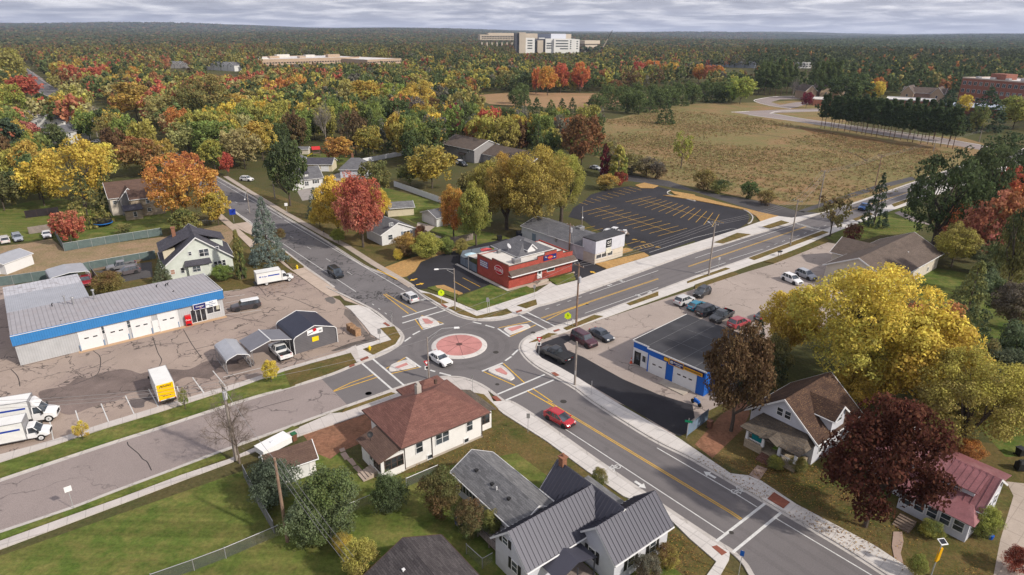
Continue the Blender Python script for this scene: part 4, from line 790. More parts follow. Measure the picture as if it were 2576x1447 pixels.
b.part('electric_box', galv, lambda q: b.wbox(q, 'l', 12, 2.6, .5, .8, .2, 0, (0, L, 3.5, D))); b.part('service_mast', galv, lambda q: q.tube((-.1, 14.5, 3), (-.1, 14.5, 5.2), .05, n=6))
x, y = b.at('A7', 1395, 830, 4.3); rooftop(b, x, y, 4.0, 1.6, 1.4, 1.2); shop = b
b = Bld('shed', 'small grey shed with pale roof behind the bar', V('A7', 900, 925), V('A7', 1010, 955), V('A7', 985, 850, 2), 'shed', depth=4.5); b.box = (0, 4.2, 0, 4.5); b.walls(sid_grey, 2.6, 3.3, 'x'); b.gable(pave_white, 2.6, 3.3, 'x'); b.win('f', 1.6, 1.5, .8, .8); b.win('l', 2.2, 1.5, .7, .8)
# ---- service station
b = Bld('service_station', 'long grey metal service garage with blue fascia and white roll-up doors', V('B1', 205, 1158), V('B1', 2228, 665), V('B1', 2010, 250, 4.2), 'garage'); L, D = b.L, b.D
wx1 = b.at('B1', 885, 490, 4.3)[0]; wy = b.at('B1', 35, 390, 3.6)[1]
b.walls(wall_rib, 3.9); b.walls(wall_rib, 3.5, box=(0, wx1, D, wy), name='rear_wall')
def f(q): q.slab([(-.15, -.25, 5.0), (L+.1, -.25, 5.0), (L+.1, D+.1, 4.3), (-.15, D+.1, 4.3)], .12)
b.part('roof', roof_rib, f); y2 = D+(wy-D)*.62
b.part('rear_roof', silver_rib, lambda q: q.slab([(-.15, D+.1, 4.28), (wx1+.1, D+.1, 4.28), (wx1+.1, y2, 3.95), (-.15, y2, 3.95)], .12)); b.part('patched_roof_strip', roof_old, lambda q: q.slab([(-.15, y2, 3.96), (wx1+.1, y2, 3.96), (wx1+.1, wy+.3, 3.65), (-.15, wy+.3, 3.65)], .12))
def f(q):
    q.prism([(-.2, -.42), (L+.2, -.42), (L+.2, -.02), (-.2, -.02)], 3.42, 5.02)
    q.prism([(L+.02, 0), (L+.18, 0), (L+.18, D), (L+.02, D)], 3.9, 4.25)
b.part('fascia', blue_rib, f); b.part('gutter', trim, lambda q: (q.tube((-.2, -.45, 5.03), (L+.2, -.45, 5.03), .05, n=6), q.tube((L+.22, -.4, 5.03), (L+.22, D, 4.4), .06, n=6)))
def f(q):
    q.face([(L+.03, -.01, 3.9), (L+.03, D, 3.9), (L+.03, D, 4.35), (L+.03, -.01, 5.0)])
b.part('gable_end', wall_rib, lambda q: q.face([(-.02, 0, 3.9), (-.02, 0, 5.0), (-.02, D, 4.35), (-.02, D, 3.9)]))
b.part('gable_end', wall_rib, f)
for X0, Y0, X1, Y1 in ((820, 1010, 1030, 950), (1075, 935, 1275, 885), (1325, 875, 1512, 828), (1590, 812, 1770, 768)):
    a0 = b.at('B1', X0, Y0)[0]; a1 = b.at('B1', X1, Y1)[0]; b.garage('f', (a0+a1)/2, a1-a0, 3.25, nw=2, ww=.6)
a0 = b.at('B1', 1550, 820)[0]; b.door('f', a0, .9, 2.1, trim, lite=False)
for X, Y in ((1045, 945), (1300, 880)): a0 = b.at('B1', X, Y)[0]; b.win('f', a0, 2.6, .5, 1.2, mull=1)
for X, Y in ((805, 1010), (1040, 950), (1065, 940), (1285, 890), (1320, 880), (1515, 835), (1585, 815), (1775, 770)):
    x, y = b.at('B1', X, Y+6); b.part('bollard', mat_bol if 'mat_bol' in globals() else globals().setdefault('mat_bol', mat('bollard_blue', (.2, .28, .4), .6)), lambda q: q.tube((x, y, 0), (x, y, 1.0), .1, n=8))
s0 = b.hit('f', 'B1', 1890, 660)[0]; s1 = b.hit('f', 'B1', 2035, 640)[0]; s2 = b.hit('f', 'B1', 2180, 600)[0]
b.win('f', (s0+s1)/2, 1.3, s1-s0, 2.3, mull=3, cross=False, gl=g_dark, name='shopfront'); b.win('f', (s1+s2)/2+.1, 1.75, s2-s1-.3, 1.2, mull=2, cross=False, gl=g_dark)
sc, zc = b.hit('f', 'B1', 1967, 570); sg = b.part('tyre_sign', white_sign, lambda q: b.wbox(q, 'f', sc, 3.0, 2.0, 1.05, .5, .43)); b.part('sign_face', blue_sign, lambda q: b.wbox(q, 'f', sc, 3.0, 1.85, .9, .52, .5), sg)
letters('Cooper', .42, white_sign, sg, (sc, -.52, 3.05), (0, -1, 0), shear=.2); letters('TIRES', .2, mat('sign_pink', (.7, .25, .3), .4), sg, (sc+.1, -.52, 2.75), (0, -1, 0))
sc2, _ = b.hit('f', 'B1', 2078, 548); sg = b.part('shop_sign', white_sign, lambda q: b.wbox(q, 'f', sc2, 3.0, 2.2, 1.1, .5, .43)); bt_ = mat('sign_blue_text', (.02, .12, .3), .4)
letters("Dan's", .3, bt_, sg, (sc2+.1, -.5, 3.32), (0, -1, 0)); letters('Service Center', .27, bt_, sg, (sc2, -.5, 3.0), (0, -1, 0)); letters('Muffler', .24, bt_, sg, (sc2, -.5, 2.68), (0, -1, 0))
sc3, _ = b.hit('f', 'B1', 2155, 590); b.part('round_poster', mat('poster', (.5, .48, .38), .6), lambda q: b.wbox(q, 'f', sc3, 1.95, .5, .8, .05, .03))
for X, Y, h, r in ((935, 495, 1.7, .13), (648, 545, 1.5, .1), (728, 548, 1.3, .16)):
    x, y = b.at('B1', X, Y, 4.5); b.part('flue', galv, lambda q: (q.tube((x, y, 4.3), (x, y, 4.3+h), r, n=8), q.tube((x, y, 4.3+h), (x, y, 4.45+h), r*2.1, r*1.8, n=10)))
for X, Y in ((1640, 370), (1660, 360), (515, 565), (600, 735), (1715, 440), (1550, 380)):
    x, y = b.at('B1', X, Y, 4.5); b.part('roof_vent', iron, lambda q: (q.tube((x, y, 4.3), (x, y, 4.85), .09, n=6), q.tube((x, y, 4.85), (x+.2, y, 4.95), .07, n=6)))
station = b
o = Bld('vending_machine', 'red drinks machine against the service garage front wall', V('B1', 1845, 772), V('B1', 1900, 762), None, 'drinks machine', depth=.8)
o.box = (0, .95, 0, .8); o.part('cabinet', red_p, lambda q: (q.box(0, .95, 0, .8, .05, 1.85), q.box(.03, .92, .03, .77, 0, .05))); fp = o.part('front_panel', mat('vend_red', (.6, .01, .015), .3), lambda q: (q.box(.05, .9, -.03, 0, .5, 1.75))); o.part('slot', black, lambda q: (q.box(.15, .8, -.05, -.01, .15, .42), q.box(.76, .88, -.045, -.01, .8, 1.3))); letters('Coke', .36, white_sign, fp, (.4, -.03, 1.15), (0, -1, 0), up=(0, 0, 1), shear=.3)
# ---- metal garage and the two carports
b = Bld('metal_garage', 'dark metal garage with navy roof and white trim by the corner', V('B2', 748, 975), V('B2', 1168, 850), V('B2', 585, 672, 2.8), 'garage'); L, D = b.L, b.D+.6; b.box = (0, L, 0, D)
prof = [(0, 2.2), (.06, 2.55), (.35, 2.85), (L/2, 3.95), (L-.35, 2.85), (L-.06, 2.55), (L, 2.2)]
def f(q):
    q.box(0, L, 0, D, 0, 2.2)
    for y in (0, D): 
        for i in range(len(prof)-1): q.face([(prof[i][0], y, 2.2), (prof[i+1][0], y, 2.2), (prof[i+1][0], y, prof[i+1][1]), (prof[i][0], y, prof[i][1])] if prof[i][1] > 2.2 and prof[i+1][1] > 2.2 else [(prof[i][0], y, 2.2), (prof[i+1][0], y, 2.2), (prof[i+1][0] if prof[i+1][1] > 2.2 else prof[i][0], y, max(prof[i][1], prof[i+1][1]))])
b.part('wall', char_rib, f)
def f(q):
    for i in range(len(prof)-1): q.quadp([(prof[i+1][0], -.15, prof[i+1][1]+.03), (prof[i+1][0], D+.15, prof[i+1][1]+.03), (prof[i][0], D+.15, prof[i][1]+.03), (prof[i][0], -.15, prof[i][1]+.03)])
b.part('roof', navy_rib, f)
def f(q):
    for y in (-.13, D+.13):
        P = [(0, 0)]+prof+[(L, 0)]
        for i in range(len(P)-1): q.tube((P[i][0], y, P[i][1]+.02), (P[i+1][0], y, P[i+1][1]+.02), .07, n=6)
b.part('edge_trim', trim, f)
sc, zc = b.hit('f', 'B2', 943, 745); sg = b.part('white_banner', white_sign, lambda q: b.wbox(q, 'f', sc, zc, 2.5, .85, .06)); b.part('painted_flash', red_sign, lambda q: q.hull([(sc-.2, -.1, zc), (sc+.3, -.1, zc+.15), (sc+.15, -.1, zc+.6), (sc-.35, -.1, zc+.45)], [(sc-.2, -.065, zc), (sc+.3, -.065, zc+.15), (sc+.15, -.065, zc+.6), (sc-.35, -.065, zc+.45)]), sg)
letters('TIX', .3, black, sg, (sc+.85, -.08, zc-.05), (0, -1, 0)); b.part('black_stroke', black, lambda q: q.hull([(sc-1.1, -.09, zc-.25), (sc-.3, -.09, zc-.02), (sc-.3, -.09, zc+.06), (sc-1.1, -.09, zc-.12)], [(sc-1.1, -.065, zc-.25), (sc-.3, -.065, zc-.02), (sc-.3, -.065, zc+.06), (sc-1.1, -.065, zc-.12)]), sg)
sc, zc = b.hit('f', 'B2', 948, 818); b.part('yellow_sign', mat('sign_yellow', (.85, .62, .01), .5), lambda q: b.wbox(q, 'f', sc, zc, 1.05, .75, .08))
def carport(label, A, B_, Cc, ze, zr, m, arch=False, back=True):
    b = Bld('carport', label, A, B_, Cc, 'carport', 'carports beside the metal garage'); L, D = b.L, b.D; b.box = (0, L, 0, D)
    pr = [(0, ze-.35), (.07, ze-.08), (.4, ze+.12), (L/2, zr), (L-.4, ze+.12), (L-.07, ze-.08), (L, ze-.35)] if arch else [(-.3, ze), (L/2, zr), (L+.3, ze)]
    def f(q):
        for i in range(len(pr)-1):
            P = [(pr[i+1][0], -.2, pr[i+1][1]), (pr[i+1][0], D+.2, pr[i+1][1]), (pr[i][0], D+.2, pr[i][1]), (pr[i][0], -.2, pr[i][1])]; q.quadp(P); q.quadp([(x, y, z-.03) for x, y, z in P][::-1])
    b.part('roof', m, f)
    def f(q):
        for y in (-.15,): [q.tube((pr[i][0], y, pr[i][1]-.02), (pr[i+1][0], y, pr[i+1][1]-.02), .055, n=6) for i in range(len(pr)-1)]
        if not arch: q.tube((L/2, -.2, zr+.03), (L/2, D+.2, zr+.03), .1, n=6)
    b.part('edge_trim', trim, f)
    n = 4
    for i in range(n):
        y = D*i/(n-1)
        for x in (0, L):
            def f(q):
                q.tube((x, y, 0), (x, y, pr[0][1]+.02), .035, n=5)
            b.part('leg', galv, f)
    b.part('frame', galv, lambda q: [(q.tube((x, 0, .08), (x, D, .08), .03, n=5), q.tube((x, 0, pr[0][1]), (x, D, pr[0][1]), .03, n=5)) for x in (0, L)]+[[q.tube((pr[j][0], D*i/3, pr[j][1]-.04), (pr[j+1][0], D*i/3, pr[j+1][1]-.04), .03, n=5) for j in range(len(pr)-1)] for i in range(4)]+[(q.tube((x, D*(i+.5)/6-.4, .1), (x, D*(i+.5)/6+.1, pr[0][1]), .02, n=4)) for x in (0, L) for i in range(6)])
    return b
carport('slate grey gabled carport sheltering a white vehicle', V('B2', 345, 1090), V('B2', 712, 975), V('B2', 185, 845, 2.6), 2.6, 3.45, carport_rib)
carport('small silver arched carport, empty and open, left of the gabled one', V('B2', 85, 1172), V('B2', 318, 1105), V('B1', 2115, 975, 2.0), 2.3, 2.85, silver_rib, True)
b = carport('pale metal carport behind the service garage with a red vehicle', V('B1', 530, 430), V('B1', 915, 350), V('B1', 505, 210, 2.6), 2.75, 3.2, silver_rib, True); del b.r['group']
b = Bld('metal_shed', 'arched white and grey metal shed at the left edge of the dirt yard', V('A5', -180, 1250), V('A5', 70, 1270), V('A5', 0, 1040, 2.5), 'shed', depth=6.5); b.box = (0, b.L, 0, 6.5); b.walls(trim, 2.3, 3.2, 'y'); b.gable(silver_rib, 2.3, 3.2, 'y', oh=.1); b.garage('f', b.L*.55, 2.2, 2.0, nw=0)
# ---- mint-white house with charcoal roof
b = Bld('house', 'pale mint white house with charcoal roof and tall front gable', V('A5', 1662, 1335), V('A5', 2318, 1228), None, depth=10.5); L, D = b.L, 10.5; b.box = (0, L, 0, D)
b.walls(sid_mint, 3.3, 8.2, 'y'); b.gable(sh_char, 3.3, 8.2, 'y', oh=.55, og=.45, t=.18)
bx = (.2, L*.5, 3.2, D-.6); b.walls(sid_cream, 5.3, box=bx, name='dormer_wall'); b.part('dormer_roof', sh_char, lambda q: q.slab([(-.5, 2.9, 5.25), (-.5, D-.3, 5.25), (L/2, D-.3, 8.1), (L/2, 2.9, 8.1)], .16))
bx = (L*.62, L-.9, 4.6, D-1.2); b.walls(sid_mint, 5.9, box=bx, name='dormer_wall'); b.part('dormer_roof', sh_char, lambda q: q.slab([(L-.4, 4.2, 5.85), (L-.4, D-.8, 5.85), (L/2, D-.8, 8.0), (L/2, 4.2, 8.0)], .16))
b.part('porch_roof', sh_char, lambda q: q.slab([(L*.27, -1.2, 2.75), (L*.68, -1.2, 2.75), (L*.66, 0, 3.6), (L*.29, 0, 3.6)], .14)); b.walls(sid_mint, 2.8, box=(L*.32, L*.62, -.75, 0), name='bay')
b.wp('f', 'A5', 2017, 1052, 1.7, 1.4, mull=2); b.wp('f', 'A5', 1878, 1062, .5, .7); b.wp('f', 'A5', 2149, 1010, .5, .7); b.wp('f', 'A5', 1709, 1244, .7, .9, gl=mat('boarded', (.4, .24, .17))); b.wp('f', 'A5', 1806, 1228, .6, 1.1)
for X, Y in ((2134, 1167), (2174, 1160), (2216, 1150)): b.wp('f', 'A5', X, Y, .55, 1.15)
for X, Y in ((1925, 1215), (1965, 1208)): b.wp('f', 'A5', X, Y, .65, 1.15, box=(0, L, -.75, 0))
b.part('chimney', redbrick_ch, lambda q: (q.box(2.6, 3.3, D-2.6, D-1.9, 5, 8.5), q.box(2.5, 3.4, D-2.7, D-1.8, 8.5, 8.65)))
for y in (2, 5, 8): b.win('r', y, 1.7, .8, 1.2)
# ---- stone house
b = Bld('house', 'brown roofed house with field stone front wing among orange trees', V('A5', 1120, 690), V('A5', 1490, 640), None, depth=9); L = 13.0; b.box = (0, L, 0, 8.5)
b.walls(sid_beige, 5.0, 8.2, 'x'); b.gable(sh_brn2, 5.0, 8.2, 'x', og=.4); fx = (2.2, 6.8, -1.2, 4); b.walls(sid_grey, 4.6, 7.2, 'y', fx, 'front_gable_wall'); b.gable(sh_brn2, 4.6, 7.2, 'y', fx, .4, .3, name='front_roof')
b.win('f', 4.5, 5.7, 1.4, .9, mull=2, box=fx); b.win('f', 1.1, 3.6, .8, .8)
sx = (4.2, 12.0, -5.0, -.2); b.walls(stone, 5.0, 6.9, 'x', sx, 'stone_wall'); b.gable(sh_brn2, 5.0, 6.9, 'x', sx, .3, .3, name='wing_roof'); b.win('f', 4.0, 4.0, .8, 1.2, box=sx); b.win('f', 4.0, 1.6, .8, .8, box=sx)
lx = (2.3, 6.2, -7.2, -5.0); b.walls(stone, 2.6, box=lx, name='porch_wall'); b.part('porch_roof', sh_char, lambda q: q.slab([(2.0, -7.6, 2.6), (6.5, -7.6, 2.6), (6.5, -5, 3.6), (2.0, -5, 3.6)], .14)); b.win('f', 2.2, 1.4, .7, 1.2, box=lx)
# ---- white hip-roofed house by the roundabout
b = Bld('house', 'white stucco house with red brown hip roof beside the roundabout', V('B6', 1160, 722), V('B6', 1690, 492), V('B6', 905, 312, 3.7), depth=None); L, D = b.L, b.D
b.box = (0, L, 0, D); b.walls(stucco, 3.75); b.hip(sh_brown, 3.75, 6.4, oh=.75, fascia=trim_dark)
b.walls(concr_wall, .3, box=(-.03, L+.03, -.03, D+.03), name='foundation')
px1 = b.at('B6', 880, 440, 3.0); pf = (-3.0, 0, -.05, D*.58); b.walls(stucco, 2.75, box=pf, name='back_porch_wall'); b.part('back_porch_roof', sh_brn2, lambda q: q.slab([(-3.5, -.5, 2.75), (-3.5, D*.62, 2.75), (0, D*.62, 3.75), (0, -.5, 3.75)][::-1], .14))
b.win('f', 1.6, 1.75, 2.2, 1.25, fr=trim_dark, mull=3, box=pf, gl=g_dark); b.win('l', D*.58-.9, 1.7, 1.3, 1.2, fr=trim_dark, mull=2, box=pf, gl=g_dark); b.door('l', D*.58-2.3, .9, 2.0, trim, .6, box=pf)
for X, Y, w, m_ in ((1253, 562, .85, 1), (1412, 495, 1.75, 2), (1600, 412, .8, 1)): b.wp('f', 'B6', X, Y, w, 1.45, mull=m_)
for X, Y in ((1326, 628), (1578, 515)): b.wp('f', 'B6', X, Y, .6, .5, cross=False)
ex = (L, L+2.1, 1.0, D*.72); b.walls(stucco, 2.7, box=ex, name='sun_porch_wall'); b.part('sun_porch_roof', sh_porch, lambda q: q.slab([(L+2.6, .6, 2.75), (L+2.6, D*.76, 2.75), (L, D*.76, 3.7), (L, .6, 3.7)], .14)); b.win('f', 1.05, 1.7, 1.3, 1.3, fr=trim_dark, mull=2, box=ex)
wx = (L*.55, L-.4, D, D+1.8); b.walls(stucco, 3.6, box=wx, name='bay_wall'); b.hip(sh_brown, 3.75, 5.4, (L*.5, L-.2, D-2.5, D+2.0), .5, fascia=trim_dark, name='bay_roof')
x, y = b.at('B6', 1222, 195, 7); b.part('chimney', mat('chimney_render', (.42, .38, .34), .9), lambda q: (q.box(L*.42, L*.42+.6, D*.55, D*.55+.6, 4.8, 7.2), q.box(L*.42+.12, L*.42+.48, D*.55+.12, D*.55+.48, 7.2, 7.5)))
b.part('roof_vent', sh_brn2, lambda q: q.box(L*.68, L*.68+.3, D*.6, D*.6+.3, 6.3, 6.9)); [b.part('downpipe', trim_dark, lambda q: q.tube((x, -.09, .2), (x, -.09, 3.6), .045, n=6)) for x in (-.03, L-.1, L*.33)]
x, y = b.at('B6', 935, 465, 3.1); dish(b, -2.4, 3.6, 3.0, .35, R(-100), iron)
def f(q):
    for i in range(5): q.box(-3.0-.35*(i+1), -3.0-.35*i, 1.0, 2.6, 0, .65-.13*i)
    q.box(-3.0, -2.9, 1.0, 2.6, 0, .65)
b.part('steps', mat('step_concrete', (.42, .34, .28), .9, .2), f); whitehip = b
# ---- its garage
b = Bld('garage', 'small white garage with brown shingle roof beside leafless tree', V('B6', 215, 725, 2.4), V('B6', 530, 620, 2.4), V('B6', 480, 525, 2.4), 'garage'); L = b.L; b.box = (0, L, 0, b.D)
b.walls(stucco, 2.4, 3.5, 'x'); b.gable(sh_brn2, 2.4, 3.5, 'x'); b.garage('f', L*.62, 2.3, 1.9, nw=0)
# ---- grey shingle wing and navy metal roofed house
b = Bld('house', 'white house with navy standing seam roof, grey shingled rear wing and dark shutters', V('B7', 470, 1345), V('B7', 1475, 1560), None, depth=8); b.r.name = 'house'
# frame along the street: x = along the street (south-east), y = towards the street
uu = (V('B7', 1525, 800, 3.2)-V('B7', 840, 690, 3.2)); ang = math.atan2(dd.y, dd.x)
O = V('B7', 475, 1350); b.A = O; b.u = dd.copy(); b.w = Vector((-dd.y, dd.x)); b.ang = ang; b.r.location = (O.x, O.y, 0); b.r.rotation_euler = (0, 0, ang)
navy = navy_seam
mx = (0, 4.7, 0, 9.6); b.walls(sid_cool, 3.4, 5.7, 'y', mx); b.gable(navy, 3.4, 5.7, 'y', mx, .35, .35, .12, ribs=.45)
bx2 = (-2.6, 6.2, 8.2, 12.2); b.walls(sid_cool, 3.3, 5.5, 'x', bx2, 'middle_wall'); b.gable(navy, 3.3, 5.5, 'x', bx2, .35, .3, .12, ribs=.45, name='middle_roof')
cx2 = (4.2, 8.7, 6.8, 14.2); b.walls(sid_cool, 3.2, 5.35, 'y', cx2, 'east_wall'); b.gable(navy, 3.2, 5.35, 'y', cx2, .35, .35, .12, ribs=.45, name='east_roof')
gx2 = (-11, 0, 2.6, 7.6); b.walls(sid_cool, 2.8, 4.2, 'x', gx2, 'rear_wall'); b.gable(sh_grey, 2.8, 4.2, 'x', gx2, .35, .2, name='rear_roof')
b.part('link_roof', sh_grey, lambda q: q.slab([(-3.6, 7.4, 2.85), (-.3, 7.4, 2.85), (-.3, 5.4, 4.1), (-3.6, 5.4, 4.1)][::-1], .1)); 
b.part('street_porch_roof', sh_grey, lambda q: (q.slab([(-1.8, 13.8, 2.5), (4.2, 13.8, 2.5), (4.2, 12.2, 3.1), (-1.2, 12.2, 3.1)][::-1], .12))); b.walls(sid_cool, 2.5, box=(-1.2, 4.2, 12.2, 13.4), name='porch_wall')
b.part('entry_roof', navy, lambda q: (q.slab([(4.7, 1.6, 2.5), (7.0, 1.6, 2.5), (7.0, 4.0, 3.3), (4.7, 4.0, 3.3)], .1), q.slab([(7.0, 6.3, 2.5), (4.7, 6.3, 2.5), (4.7, 4.0, 3.3), (7.0, 4.0, 3.3)], .1), [q.tube((6.9, y, 0), (6.9, y, 2.5), .07, n=6) for y in (1.8, 4.0, 6.1)]))
b.part('porch_floor', wood_grey, lambda q: q.box(4.72, 6.9, 1.8, 6.4, 0, .35))
b.win('f', 1.5, 3.9, .7, .75, box=mx, shut=black); b.win('f', 2.9, 1.9, .75, 1.1, box=mx, shut=black)
b.win('f', 1.7, 1.7, .8, 1.2, box=cx2, shut=black); b.win('r', 2.2, 1.7, .8, 1.2, box=cx2, shut=black); b.win('r', 5.2, 1.7, .8, 1.2, box=cx2, shut=black); b.door('r', 3.3, .9, 2.05, trim, .3, box=mx)
b.win('f', 2.6, 1.6, 1.7, 1.1, mull=3, cross=False, box=gx2, shut=black); b.door('f', 9.7, .9, 2.0, trim, .5, box=gx2)
b.part('chimney', redbrick_ch, lambda q: (q.box(-2.4, -1.8, 9.9, 10.5, 4.8, 6.3), q.box(-2.5, -1.7, 9.8, 10.6, 6.3, 6.42), q.tube((-2.1, 10.2, 6.4), (-2.1, 10.2, 6.75), .14, n=8)))
for x, y, z in ((-8.6, 3.9, 3.65), (-5.8, 3.9, 3.65), (-3.0, 3.9, 3.65)): b.part('roof_vent', black, lambda q: q.box(x-.17, x+.17, y-.17, y+.17, z-.2, z+.12))
b.part('roof_pipe', trim, lambda q: q.tube((-4.9, 3.8, 3.4), (-4.9, 3.8, 3.95), .07, n=6))
def f(q):
    q.box(-4.0, -.05, .6, 2.55, .55, .68)
    for i in range(5): q.box(-4.0-.3*(i+1), -4.0-.3*i, .8, 2.2, .45-.11*i, .55-.11*i)
    for x, y in ((-3.9, .7), (-.3, .7), (-2, .7)): q.box(x-.06, x+.06, y-.06, y+.06, 0, .6)
dk = b.part('deck', wood_grey, f)
def f(q):
    for x0, y0, x1, y1 in ((-4, .65, -.1, .65), (-4, 2.5, -1.9, 2.5)):
        q.tube((x0, y0, 1.55), (x1, y1, 1.55), .035, n=5); n = int(abs(x1-x0)/.25)
        for i in range(n+1): x = x0+(x1-x0)*i/n; q.tube((x, y0, .65), (x, y0, 1.55), .014, n=4)
    q.tube((-4, .8, 1.5), (-5.5, .8, .9), .03, n=5); q.tube((-4, 2.2, 1.5), (-5.5, 2.2, .9), .03, n=5); q.tube((-5.5, .8, 0), (-5.5, .8, .9), .03, n=5); q.tube((-5.5, 2.2, 0), (-5.5, 2.2, .9), .03, n=5)
b.part('railing', iron, f, dk); navyhouse = b
def framed(O, d, name, label, cat='house', group=None):
    """building frame with its origin at O and its x axis along d"""
    q = Bld(name, label, O, Vector(O)+Vector(d), None, cat, group, depth=1); return q
# ---- dark shingle garage at the bottom edge
O2 = navyhouse.A+dd*-4.0+navyhouse.w*-7.45
b = framed(O2, dd, 'garage', 'garage with weathered dark shingle gable roof at the bottom edge', 'garage'); bx = (.25, 11, -3.7, 3.7); b.walls(sid_beige, 2.6, 4.35, 'x', bx); b.gable(sh_dark, 2.6, 4.35, 'x', bx, .3, .25, fascia=trim_dark)
b.part('roof_vent', trim, lambda q: (q.box(2.6, 2.85, -1.6, -1.35, 3.3, 3.85), q.box(4.6, 4.85, -.9, -.65, 3.6, 4.15)))
# ---- blue garage
b = Bld('auto_garage', 'cobalt blue auto garage with flat dark roof and yellow sign band', V('B4', 105, 912), V('B4', 812, 1228), None, 'garage', depth=14); L, D = 12.6, 14; b.L = L; b.box = (0, L, 0, D)
b.walls(blue_paint, 3.75, box=(3.0, L, -.5, D)); b.walls(blue_paint, 3.7, box=(0, 3.0, 0, D), name='office_wall'); b.walls(trim, 2.7, box=(.03, 2.95, -.06, .1), name='office_front')
b.part('roof', membrane, lambda q: (q.box(2.9, L+.1, -.58, D+.1, 3.76, 3.88), q.box(-.1, 2.9, -.1, D+.1, 3.74, 3.86))); b.part('roof_edge', white_sign, lambda q: (q.box(2.85, L+.14, -.65, -.585, 3.7, 3.92), q.box(-.15, 2.85, -.17, -.11, 3.68, 3.9), q.box(-.17, -.11, -.17, D+.1, 3.68, 3.9)))
b.part('roof_seams', mat('seam', (.16, .16, .17), .8), lambda q: [q.box(L*k, L*k+.05, -.4, D, 3.885, 3.90) for k in (.2, .42, .66, .85)]+[q.box(3, L, y, y+.05, 3.885, 3.902) for y in (4.2, 9)])
fb = (0, L, -.5, D); s1, _ = b.hit('f', 'B4', 350, 960, fb); s2, _ = b.hit('f', 'B4', 620, 1080, fb); b.garage('f', s1, 2.7, 2.75, nw=2, box=fb); gd = b.garage('f', s2, 3.5, 3.0, nw=3, box=fb)
b.door('f', .9, .9, 2.1, black, .1, box=(0, L, -.06, D)); b.win('f', 2.1, 1.5, .6, 1.0, box=(0, L, -.06, D), cross=False)
sg = b.part('sign_band', mat('sign_navy2', (.01, .015, .11), .5), lambda q: b.wbox(q, 'f', 9.0, 3.3, 6.6, .75, .08, 0, fb)); yo = mat('sign_amber', (.80, .40, .015), .5)
b.part('sign_board', yo, lambda q: (b.wbox(q, 'f', 6.2, 3.3, .7, .45, .16, .08, fb), b.wbox(q, 'f', 7.9, 3.25, 2.5, .95, .16, .085, fb), b.wbox(q, 'f', 10.7, 3.15, 2.9, .48, .16, .09, fb)), sg)
b.part('sign_face', blue_sign, lambda q: b.wbox(q, 'f', 7.95, 3.25, 2.25, .75, .18, .16, fb), sg); b.part('logo', white_sign, lambda q: q.hull([(7.2+.3*math.cos(a), -.685, 3.25+.22*math.sin(a)) for a in [i*math.pi/3 for i in range(6)]], [(7.2+.3*math.cos(a), -.70, 3.25+.22*math.sin(a)) for a in [i*math.pi/3 for i in range(6)]]), sg)
letters('NAPA', .15, blue_sign, sg, (7.2, -.705, 3.25), (0, -1, 0)); letters('AutoCare', .36, white_sign, sg, (8.3, -.685, 3.36), (0, -1, 0)); letters('CENTER', .22, white_sign, sg, (8.3, -.685, 3.05), (0, -1, 0))
b.part('sign_lettering', trim_dark, lambda q: [b.wbox(q, 'f', 9.5+.2*k, 3.15, .13, .2, .18, .16, fb) for k in range(13)], sg)
struct(pave('ramp_slab', concr_wall, [b.A+b.u*6.3+b.w*-.55, b.A+b.u*10.6+b.w*-.55, b.A+b.u*10.6+b.w*-2.4, b.A+b.u*6.3+b.w*-2.2], top=.06))
bluegar = b
# ---- white bungalow under leaves
b = framed(V('B8', 335, 552), dd, 'house', 'white bungalow with leaf strewn brown roof and stone porch'); mx = (-1.3, 7.0, 2.9, 12.5)
b.walls(sid_cool, 3.7, 7.0, 'y', mx); b.gable(sh_leaf, 3.7, 7.0, 'y', mx, .6, .6, .16)
b.part('brackets', black, lambda q: (q.hull([(-.9, 2.3, 3.9), (-.6, 2.3, 3.9), (-.9, 2.3, 3.5)], [(-.9, 2.85, 3.9), (-.6, 2.85, 3.9), (-.9, 2.85, 3.5)]), q.hull([(6.3, 2.3, 3.9), (6.6, 2.3, 3.9), (6.6, 2.3, 3.5)], [(6.3, 2.85, 3.9), (6.6, 2.85, 3.9), (6.6, 2.85, 3.5)])))
b.win('f', 3.6, 4.9, .7, .95, box=mx); b.win('f', 4.6, 4.9, .7, .95, box=mx); b.win('r', 1.6, 1.8, .6, 1.4, box=mx); b.win('r', 2.6, 1.8, .6, 1.4, box=mx)
dm = (4.4, 7.3, 5.6, 8.6); b.walls(sid_cool, 5.4, 6.4, 'x', dm, 'dormer'); b.gable(sh_leaf, 5.4, 6.6, 'x', (3, 7.4, 5.6, 8.6), .3, .3, .1, name='dormer_roof'); b.win('r', 1.5, 5.0, 1.1, .9, box=dm)
pb = (0, 6.6, 0, 2.9); b.part('porch_floor', stone, lambda q: (q.box(0, 6.6, 0, 2.85, 0, .6), q.box(0, .35, 0, 2.85, .6, 1.15), q.box(6.25, 6.6, 0, 2.85, .6, .9)))
b.part('porch_wall', stone, lambda q: q.box(0, 2.3, -.02, .3, .6, 1.15)); b.part('porch_wall', stone, lambda q: q.box(4.3, 6.6, -.02, .3, .6, .9))
